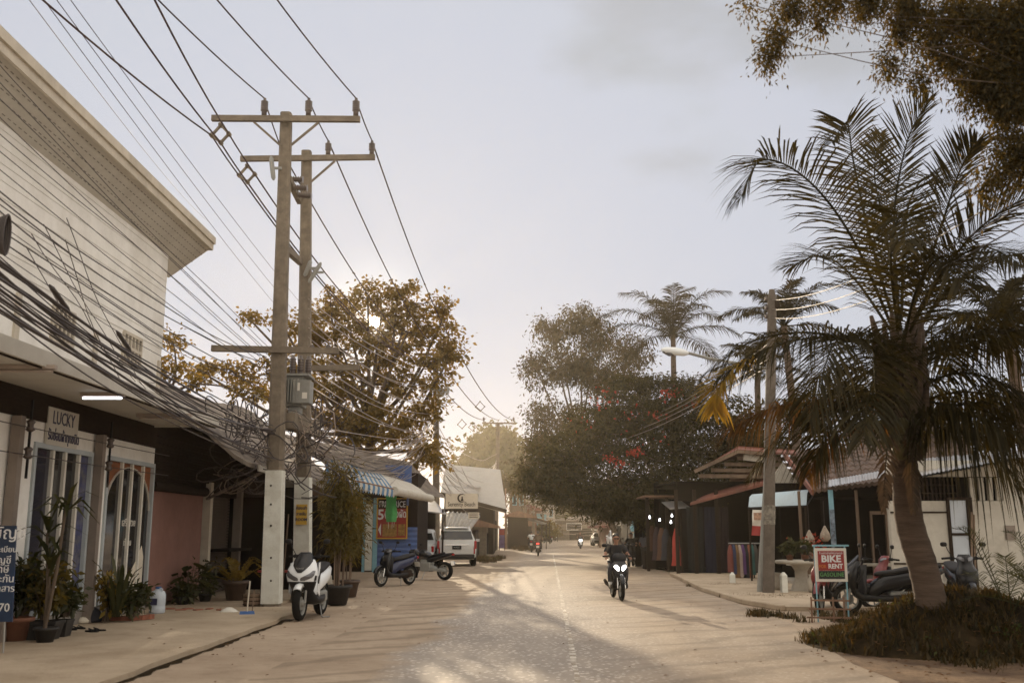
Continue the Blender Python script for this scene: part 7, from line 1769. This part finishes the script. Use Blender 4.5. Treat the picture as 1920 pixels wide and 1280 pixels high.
# ================================================================ pots, plants, signs and small things
def pot(name, label, p, r, h, m, square=False, cat='plant pot', L_=None):
    t = thing(name, label, cat, p); p = V(p); b = MB()
    if square: b.loft([[p + V((x * (L_ or r), y * r, z)) for x, y in ((-k, -k), (k, -k), (k, k), (-k, k))] for k, z in ((.8, 0), (1, h * .85), (1.06, h * .86), (1.06, h), (.95, h), (.93, h * .86))], smooth=False, cap=False)
    else: b.lathe([(0, 0), (r * .68, 0), (r * .95, h * .82), (r * 1.08, h * .83), (r * 1.08, h), (r * .94, h), (r * .92, h * .86), (0, h * .86)], p, 20)
    b.build('pot', m, t, True); b = MB(); b.lathe([(0, h * .88), (r * .9, h * .875)], p, 12, cap=False); b.build('soil', K['soil'], t, True)
    return t
def plant(name, label, p, kind, h, m, n=10, spread=.5, seed=0, cat='plant'):
    q = random.Random(seed); t = thing(name, label, cat, p); p = V(p)
    if kind == 'blade':                                     # arching strap leaves, several canes
        b = MB()
        for i in range(n):
            a = i * 2.4 + q.random() * .5; hh = h * q.uniform(.5, 1.0); o = p + V((math.cos(a) * spread * .25 * q.random(), math.sin(a) * spread * .25 * q.random(), 0)); tip = o + V((math.cos(a) * spread * q.uniform(.5, 1), math.sin(a) * spread * q.uniform(.5, 1), hh * q.uniform(.75, 1)))
            md = o.lerp(tip, .55) + V((0, 0, hh * .22)); path = catmull([o, md, tip], 7); w_ = .028 * q.uniform(.8, 1.5) * (h ** .4)
            d = (tip - o).normalized(); s = d.cross(V((0, 0, 1))); s = s.normalized() if s.length > .05 else V((1, 0, 0))
            rr = [[c - s * w_ * math.sin(math.pi * (.12 + .86 * k / 6)), c + V((0, 0, -.012)), c + s * w_ * math.sin(math.pi * (.12 + .86 * k / 6))] for k, c in enumerate(path)]
            b.loft(rr, cap=False, closed=False)
        b.build('leaves', m, t, True, recalc=False)
    elif kind == 'dracaena':
        b = MB(); tops = []
        for i in range(3):
            x = p + V((q.uniform(-.06, .06), q.uniform(-.06, .06), 0)); tp = p + V((q.uniform(-.15, .15), q.uniform(-.15, .15), h * (.55 + .22 * i))); b.tube([x, x.lerp(tp, .5) + V((.03, 0, 0)), tp], [.03, .024, .02], 7); tops.append(tp)
        b.build('stem', K['bark'], t, True); b = MB()
        for tp in tops:
            for i in range(n):
                a = i * 2.4; el = q.uniform(-.3, 1.2); l = q.uniform(.45, .65); d = V((math.cos(a) * math.cos(el), math.sin(a) * math.cos(el), math.sin(el))); s = d.cross(V((0, 0, 1))).normalized() * .032
                o = tp + V((0, 0, q.uniform(-.25, .08))); pts = [o, o + d * l * .5 + V((0, 0, .03)), o + d * l + V((0, 0, -.16))]
                b.loft([[pts[0] - s * .5, pts[0] + s * .5], [pts[1] - s, pts[1] + s], [pts[2] - s * .1, pts[2] + s * .1]], cap=False, closed=False)
        b.build('leaves', m, t, True, recalc=False)
    elif kind == 'bush':
        b = MB(); cs = []
        for i in range(n):
            a = i * 2.4; tp = p + V((math.cos(a) * spread * q.uniform(.2, 1), math.sin(a) * spread * q.uniform(.2, 1), h * q.uniform(.45, 1))); b.tube([p + V((math.cos(a) * .05, math.sin(a) * .05, 0)), p.lerp(tp, .5) + V((0, 0, .05)), tp], [.012, .009, .004], 5)
            cs += [list(p.lerp(tp, k)) for k in (.45, .65, .85, 1)]
        b.build('stem', K['bark'], t, True, recalc=False); pts, off = around(np.array(cs), 9, spread * .42); leaf_obj('leaves', pts, .13, m, t, .42, .2, out=off / (spread * .4))
    elif kind == 'broad':
        b = MB(); lb = MB()
        for i in range(n):
            a = i * 2.4 + q.random(); tp = p + V((math.cos(a) * spread * q.uniform(.3, 1), math.sin(a) * spread * q.uniform(.3, 1), h * q.uniform(.5, 1))); b.tube([p, p.lerp(tp, .5) + V((0, 0, .1)), tp], [.014, .01, .007], 5)
            d = V((math.cos(a), math.sin(a), -.35)).normalized(); s = d.cross(V((0, 0, 1))).normalized(); l = q.uniform(.28, .42); nn = s.cross(d)
            rr = [[tp + d * l * f - s * w_ + nn * .03, tp + d * l * f - nn * .01, tp + d * l * f + s * w_ + nn * .03] for f, w_ in ((-.1, .02), (.1, .09), (.4, .11), (.75, .06), (1, .004))]; lb.loft(rr, cap=False, closed=False)
        b.build('stem', K['pot' if False else 'bark'], t, True, recalc=False); lb.build('leaves', m, t, True, recalc=False)
    elif kind == 'bamboo':
        b = MB(); cs = []
        for i in range(n):
            a = i * 2.4; o = p + V((math.cos(a) * .16 * q.random(), math.sin(a) * .16 * q.random(), 0)); tp = o + V((math.cos(a) * spread * q.uniform(.2, .9), math.sin(a) * spread * q.uniform(.2, .9), h * q.uniform(.7, 1))); path = catmull([o, o.lerp(tp, .5) + V((0, 0, h * .06)), tp], 10)
            b.tube(path, [.016 - .0013 * k for k in range(10)], 6); cs += [list(path[k]) for k in range(3, 10)] + [list(path[k].lerp(path[k + 1], .5)) for k in range(3, 9)]
        b.build('stem', K['wood'], t, True, recalc=False); pts, off = around(np.array(cs), 34, .27, 1.0); leaf_obj('leaves', pts, .17, m, t, .16, .55, out=off / .4)
    return t
A_ = .07
def ga(px, py, z=A_): p = G(px, py, z); return (p.x, p.y, z)
# near left group by the navy banner
pot('plant_pot', 'round terracotta pot at the foot of the navy banner', ga(28, 1200), .22, .32, K['terra'])
pot('planter_box', 'long black planter box beside the terracotta pot', ga(78, 1198), .16, .26, K['potblack'], True, L_=.24, cat='planter')
pot('planter_box', 'small black planter at the right of the long black planter', ga(112, 1192), .13, .24, K['potblack'], True, L_=.14, cat='planter')
q = ga(84, 1203); plant('potted_dracaena', 'tall dark dracaena with drooping rosettes in front of the first shop door', q, 'dracaena', 1.95, LF['pot'], 20, seed=3)
pot('plant_pot', 'dark pot holding the tall dracaena', q, .16, .2, K['potblack'])
for px, py, h, n, s, lab in ((40, 1196, .85, 16, .3, 'leafy bush growing from the terracotta pot by the navy banner'), (80, 1196, .75, 14, .3, 'yellowish leafy plant in the long black planter'), (118, 1190, .55, 12, .25, 'low leafy plant in the small black planter')):
    x, y, z = ga(px, py); plant('potted_bush', lab, (x, y, z + .26), 'bush', h, LF['bamboo'] if px == 80 else LF['pot'], n, s, seed=px)
# bed by the second shop door
q = ga(217, 1166); plant('cycad', 'upright spiky plant in the brick-edged bed between the shop doors', (q[0], q[1], q[2] + .1), 'blade', 1.05, LF['pot'], 30, .45, seed=4)
q = ga(198, 1166); plant('dry_shrub', 'dry pale-leaved shrub left of the spiky plant', (q[0], q[1], q[2]), 'bush', .95, LF['gold'], 7, .22, seed=9)
q = ga(246, 1164); plant('potted_bush', 'rounded bush with pale flecked leaves right of the spiky plant', (q[0], q[1], q[2] + .06), 'bush', .62, LF['pot'], 14, .3, seed=12)
ring = ga(238, 1163); cxr, cyr = ring[0], ring[1]
for i in range(9):
    a = R(180 + 22 * i); t = thing('garden_brick', 'red garden brick edging the planted bed between the shop doors', 'brick', (cxr - .15 + .42 * math.cos(a), cyr + .35 + .36 * math.sin(a), A_), a, 'bricks of the garden edging')
    b = MB(); b.box((0, 0, .04), (.11, .2, .08)); b.build('brick_body', K['brick'], t, bevel=.008)
sc_ = ga(170, 1166); t = thing('cloth_bundle', 'dark rumpled cloth bundle with white bag lying by the shop plinth', 'bundle', sc_); b = MB(); b.lathe([(0, 0), (.17, .01), (.2, .09), (.13, .2), (.05, .25), (0, .26)], (0, 0, 0), 12); b.build('cloth', K['jeans'], t); b = MB(); b.lathe([(0, 0), (.1, .01), (.11, .05), (.05, .1), (0, .11)], (-.05, -.22, 0), 10); b.build('bag', K['signcream'], t)
for px, py, a, lab in ((138, 1180, .5, 'pair of black sandals'), (150, 1178, .9, 'x'), (172, 1184, 1.2, 'black sandal lying alone nearest the road'), (183, 1182, 1.5, 'x')):
    lab = {138: 'black sandal lying at the left of the four on the apron', 150: 'black sandal lying beside the leftmost one on the apron', 172: 'black sandal lying third from the left on the apron', 183: 'black sandal lying farthest right on the apron'}[px]
    t = thing('sandal', lab, 'sandal', ga(px, py), a); b = MB(); b.loft([[(x, y, z) for x, y in sup(0, 0, .05, .13, 14, 2.4)] for z in (0, .022)], smooth=False); b.build('sole', K['rubber'], t)
    b = MB(); b.tube([(-.045, .0, .02), (0, .07, .05), (.045, .0, .02)], .009, 5); b.build('strap', K['blackplastic'], t)
q = ga(294, 1149); t = thing('water_jug', 'milky white plastic water jug standing at the corner of the white shop', 'water jug', q)
b = MB(); b.lathe([(0, 0), (.13, 0), (.145, .02), (.145, .12), (.138, .14), (.145, .16), (.145, .34), (.12, .40), (.06, .43), (.05, .45)], (0, 0, 0), 20); b.build('body', K['jug'], t)
b = MB(); b.lathe([(.0, .45), (.055, .45), (.055, .49), (0, .49)], (0, 0, 0), 14); b.build('cap', K['bluecap'], t); b = MB(); b.box((-.02, -.146, .22), (.12, .006, .12)); b.build('print', K['inkblue'], t); b = MB(); b.tube([(.09, -.05, .40), (.1, -.06, .45), (.03, -.03, .46)], .012, 6); b.build('handle', K['jug'], t)
# plants before the pink panel
for i, (px, py, k, h, n, s, m, lab) in enumerate(((322, 1128, 'broad', .95, 9, .3, 'pot', 'dark broad-leaved plant against the left of the pink panel'), (352, 1134, 'broad', .75, 9, .32, 'pot', 'dark broad-leaved plant before the middle of the pink panel'), (384, 1130, 'bush', .8, 9, .22, 'pot', 'small dark shrub beside the cream column'), (340, 1136, 'bush', .45, 12, .3, 'pot', 'low dark leafy plant before the pink panel'))):
    q = ga(px, py, .02); plant('leafy_plant', lab, q, k, h * 1.15, LF[m], n, s, seed=20 + i); pot('plant_pot', 'dark pot %s' % ('under the leftmost broad-leaved plant by the pink panel', 'under the middle broad-leaved plant by the pink panel', 'under the small shrub beside the cream column', 'of the low leafy plant before the pink panel')[i], (q[0], q[1], .01), .15, .22, K['potblack'])
for i, px in enumerate((318, 338, 352, 371, 392, 410)):
    q = ga(px, 1147 + (i % 2) * 2, .012); t = thing('loose_brick', 'loose red brick lying in the row before the pink panel', 'brick', q, .1 + i * .35, 'loose bricks before the pink panel'); b = MB(); b.box((0, 0, .04), (.2, .1, .08)); b.build('brick_body', K['brick'], t, bevel=.008)
q = ga(440, 1128, .02); pot('plant_pot', 'big brown pot holding the golden fern', q, .27, .48, K['potbrown'])
t = thing('golden_fern', 'golden arching fern in the big brown pot beside the cream column', 'fern', (q[0], q[1], .45))
for i in range(13):
    a = i * 2.4; el = R(72 - 4.2 * i); h = V((math.cos(a), math.sin(a), 0)); d0 = h * math.cos(el) + V((0, 0, math.sin(el))); l = .85; c0 = V((q[0], q[1], .44)) + h * .05
    frond(t, [c0, c0 + d0 * l * .4, c0 + d0 * l * .75 + h * .08 + V((0, 0, -.04)), c0 + d0 * l * .9 + h * .28 + V((0, 0, -.24))], .13, 26, 700 + i, LF['gold'], width=.026, droop=.4, start=.12, rr=.010)
q = ga(473, 1140, .02); t = thing('basket', 'round weathered basket standing left of the white pole foot', 'basket', q)
b = MB(); b.lathe([(0, 0), (.16, 0), (.19, .1), (.2, .2), (.2, .28), (.21, .30), (.18, .30), (.17, .05), (0, .04)], (0, 0, 0), 18); b.build('basket_body', K['wood'], t); b = MB()
for z in (.08, .16, .24): b.lathe([(.195, z - .012), (.208, z), (.195, z + .012)], (0, 0, 0), 18)
b.build('band', K['dark'], t)
q = ga(463, 1157, .012); t = thing('dustpan', 'blue dustpan with long pale upright handle before the basket', 'dustpan', q, .3)
b = MB(); b.loft([[(-.14, -.1, 0), (.14, -.1, 0), (.14, .1, 0), (-.14, .1, 0)], [(-.15, -.1, .01), (.15, -.1, .01), (.13, .1, .11), (-.13, .1, .11)]], smooth=False); b.build('pan', K['bluecap'], t, bevel=.008); b = MB(); b.tube([(0, .1, .08), (.03, .13, .66)], .014, 8); b.build('handle', K['signcream'], t)
b = MB(); b.bar((.09, .12, .02), (.12, .14, .5), .02); b.build('stick', K['wood'], t)
q = ga(448, 1152, .012); t = thing('white_bag', 'crumpled white plastic bag on the ground beside the blue dustpan', 'bag', (q[0] - .2, q[1], .012)); b = MB(); b.loft([[(x * (1 + .2 * math.sin(3 * k + z * 40)), y, z) for k, (x, y) in enumerate(sup(0, 0, a, a * .7, 14))] for z, a in ((0, .16), (.05, .18), (.1, .12), (.14, .04))]); b.build('sheet', K['signwhite'], t)
# small drain slot at the apron corner
q = G(522, 1163); b = MB(); b.bx(q.x - .3, q.x + .25, q.y - .15, q.y + .15, .0, .012); tag(b.build('drain_cover', K['dark']), 'dark drain cover in the ground by the white pole foot', 'drain cover')
# bamboo pots behind the white scooter
for i, (px, py, r, h, hh, lab) in enumerate(((632, 1133, .30, .42, 2.65, 'nearer'), (655, 1118, .24, .40, 2.2, 'farther'))):
    q = ga(px, py, .02); pot('plant_pot', 'large dark plastic pot of the %s bamboo clump' % lab, q, r, h, K['potblack'] if i == 0 else K['potbrown']); plant('bamboo_clump', 'feathery olive bamboo clump in the %s large pot behind the white scooter' % lab, (q[0], q[1], h), 'bamboo', hh, LF['bamboo'], 10 if i == 0 else 7, .22, seed=31 + i)
p = P(632, 920, 25.5); fc = thing('hanging_fern', 'golden hanging fern tuft below the striped awning end', 'fern', p)
for i in range(12):
    a = i * 2.4; h = V((math.cos(a), math.sin(a), 0)); frond(fc, [p, p + h * .2 + V((0, 0, .12)), p + h * .4 + V((0, 0, -.1)), p + h * .45 + V((0, 0, -.5))], .12, 18, 800 + i, LF['gold'], width=.02, droop=.6, rr=.006)
t = thing('red_bench', 'low red bench in the dark bay between the paired poles', 'bench', (P(542, 1000, 25).x, 25, .06)); b = MB(); b.bx(-.7, .7, -.15, .15, .55, .60); b.build('seat', K['signred'], t); b = MB()
for x in (-.6, .6): b.bx(x - .03, x + .03, -.12, .12, 0, .55)
b.build('leg', K['dark'], t)
p = P(533, 1000, 24.3); tag(MB().tube([(p.x, 24.3, .06), (p.x + .08, 24.3, 2.0)], .018, 8).build('broom_stick', K['wood']), 'thin reddish pole leaning behind the white pole foot', 'pole')
# ---------------------------------------------------------------- right-hand small things
sY3 = G(1557, 1166).y
rs = thing('rent_sign', 'red BIKE FOR RENT GASOLINE sign in a white frame on blue posts', 'sign', (P(1557, 1000, sY3).x, sY3, 0))
def S3(px, py, d=0): p = P(px, py, sY3); return V((p.x, sY3 + d, p.z))
l, t0, r_, b0 = S3(1527, 1022), 0, S3(1586, 1022), 0; zt, zb = S3(1556, 1027).z, S3(1556, 1090).z; x0, x1 = l.x, r_.x
b = MB(); b.bx(x0, x1, sY3, sY3 + .03, zb, zt); b.build('frame', K['signwhite'], rs, True, bevel=.004)
ins = .05; H = zt - zb; W = x1 - x0
b = MB(); b.bx(x0 + ins, x1 - ins, sY3 - .006, sY3 - .001, zb + H * .33, zt - ins); b.build('red_panel', K['signred'], rs, True)
b = MB(); b.bx(x0 + ins, x1 - ins, sY3 - .006, sY3 - .001, zb + ins, zb + H * .325); b.build('black_panel', K['signblack'], rs, True)
mm = (x0 + x1) / 2; fz = lambda f, dx=0: face((mm + dx * W, sY3 - .009, zb + H * f), (1, 0, 0), (0, 0, 1))
b = MB(); text(b, 'ร้านแดงเช่ารถจักรยานยนต์', .055, fz(.85), .001, width=W * .74); text(b, 'BIKE', .165, fz(.675), .001, width=W * .62, bold=.006); text(b, 'RENT', .115, fz(.455, .13), .001, width=W * .46, bold=.004); b.build('lettering', K['inkwhite'], rs, True)
b = MB(); text(b, 'FOR', .08, fz(.45, -.28), .001, width=W * .22, bold=.002); b.build('orange_lettering', K['signorange'], rs, True)
b = MB(); text(b, 'GASOLINE', .10, fz(.21), .001, width=W * .76, bold=.001); b.build('green_lettering', K['signgreen'], rs, True)
b = MB(); b.bx(x0 - .03, x1 + .05, sY3 - .01, sY3 + .03, zt + .03, zt + .06); b.build('top_bar', K['bluep'], rs, True)
for x in (x0 + .01, x1 - .01): b = MB(); b.tube([(x, sY3 + .05, 0), (x, sY3 + .05, zt + .04)], .014, 8); b.build('post', K['bluep'], rs, True)
tf = thing('slat_rack', 'low rusty slatted rack standing at the foot of the rent sign', 'rack', (mm, sY3, 0))
for py, e in ((1124, 6), (1140, 10), (1156, 14)):
    a, c = S3(1522 - e * .8, py), S3(1588 + e * .4, py + 1); b = MB(); b.bar(V((a.x, sY3 - .08, a.z)), V((c.x, sY3 - .08, c.z)), .03, .03); b.build('slat', K['rust'], tf, True)
for px in (1519, 1560, 1580): a = S3(px, 1118); b = MB(); b.bar((a.x, sY3 - .05, 0), (a.x, sY3 - .05, a.z), .025); b.build('upright', K['rust'], tf, True)
for px, py0, py1, w_, lab in ((1374, 1072, 1098, .14, 'short white concrete post standing in front of the clothes rack'), (1471, 1072, 1117, .15, 'pointed white concrete post right of the leaning pole')):
    p = G(px, py1); zz = P(px, py0, p.y).z; t = thing('short_post', lab, 'post', p, .1); b = MB(); h = w_ / 2
    b.loft([[(-h, -h, 0), (h, -h, 0), (h, h, 0), (-h, h, 0)], [(-h, -h, zz - .08), (h, -h, zz - .08), (h, h, zz - .08), (-h, h, zz - .08)], [(-h * .3, -h * .3, zz), (h * .3, -h * .3, zz), (h * .3, h * .3, zz), (-h * .3, h * .3, zz)]], smooth=False); b.build('shaft', K['whitepost'], t, bevel=.008)
p = G(1497, 1112); p = V((p.x, 26.4, .09)); t = thing('stone_table', 'round pale stone table with flower pots on it right of the leaning pole', 'table', p)
b = MB(); b.lathe([(0, .68), (.62, .68), (.65, .71), (.65, .75), (.62, .77), (0, .77)], (0, 0, 0), 24); b.build('tabletop', K['concrete2'], t); b = MB(); b.lathe([(.3, 0), (.26, .1), (.16, .3), (.16, .5), (.28, .68)], (0, 0, 0), 16); b.build('pedestal', K['concrete2'], t)
for i, (dx, lab) in enumerate(((-.3, 'small flowering plant at the left of the stone table'), (.1, 'small leafy plant in the middle of the stone table'))):
    q = p + V((dx, -.1, .77)); pot('plant_pot', 'little pot under the %s plant on the stone table' % ('flowering', 'leafy')[i], q, .1, .14, K['terra']); plant('table_plant', lab, q + V((0, 0, .13)), 'bush', .35, LF['pot'], 8, .2, seed=60 + i)
for px, lab in ((1524, 'pale stone stool in front of the stone table'), (1470, 'pale stone stool left of the stone table')):
    q = V((P(px, 1000, 25.6).x, 25.6 if px == 1524 else 26.8, .09)); t = thing('stone_stool', lab, 'stool', q); b = MB(); b.lathe([(0, 0), (.16, 0), (.2, .1), (.19, .3), (.15, .40), (.17, .44), (0, .45)], (0, 0, 0), 16); b.build('seat', K['concrete2'], t)
for px, py, m, lab in ((1518, 1008, 'signcream', 'cream net bag hanging at the dark porch, left of the other bag'), (1547, 1000, 'soffit', 'pale plastic bag hanging at the dark porch beside the blue post')):
    q = P(px, py, 28.3); t = thing('hanging_bag', lab, 'bag', q); b = MB(); b.lathe([(0, -.22), (.09, -.2), (.15, -.12), (.13, .0), (.06, .14), (.02, .22)], (0, 0, 0), 12); b.build('sack', mat('bag_' + m, (.34, .28, .22), .8, var=.35, scale=9, bump=.6, bscale=12), t); b = MB(); b.tube([(0, 0, .22), (0, 0, .9)], .008, 5); b.build('string', K['cable'], t)
q = P(1519, 1025, 28.2); t = thing('flower_basket', 'basket of red and dark flowers under the cream net bag', 'flower basket', (q.x, q.y, .16))
b = MB(); b.lathe([(0, 0), (.16, 0), (.24, .4), (.22, .9), (0, .92)], (0, 0, 0), 14); b.build('basket_body', K['wood'], t); leaf_obj('blossoms', nr.normal(size=(160, 3)) * np.array([.2, .2, .14]) + np.array([0, 0, 1.02]), .12, LF['red'], t, .6, 0, world=False)
# dark foliage behind the roofs on the right
tree('dark_tree', 'dark leafy tree mass behind the tiled house and the near palm', (15, 34, 0), P(1820, 850, 34), E(34, (1780, 760, 90, 55), (1900, 760, 80, 70), (1700, 800, 60, 40), (1850, 820, 90, 40)), 11, 40, .7, .26, LF['flame'], aspect=.4, r0=.2)
tree('dark_tree', 'dark leafy tree mass behind the clothes shop roof', (13, 46, 0), P(1440, 820, 47), E(47, (1430, 790, 70, 50), (1520, 780, 70, 50), (1600, 760, 70, 50), (1460, 840, 60, 30)), 11, 40, .7, .28, LF['flame'], aspect=.4, r0=.2)
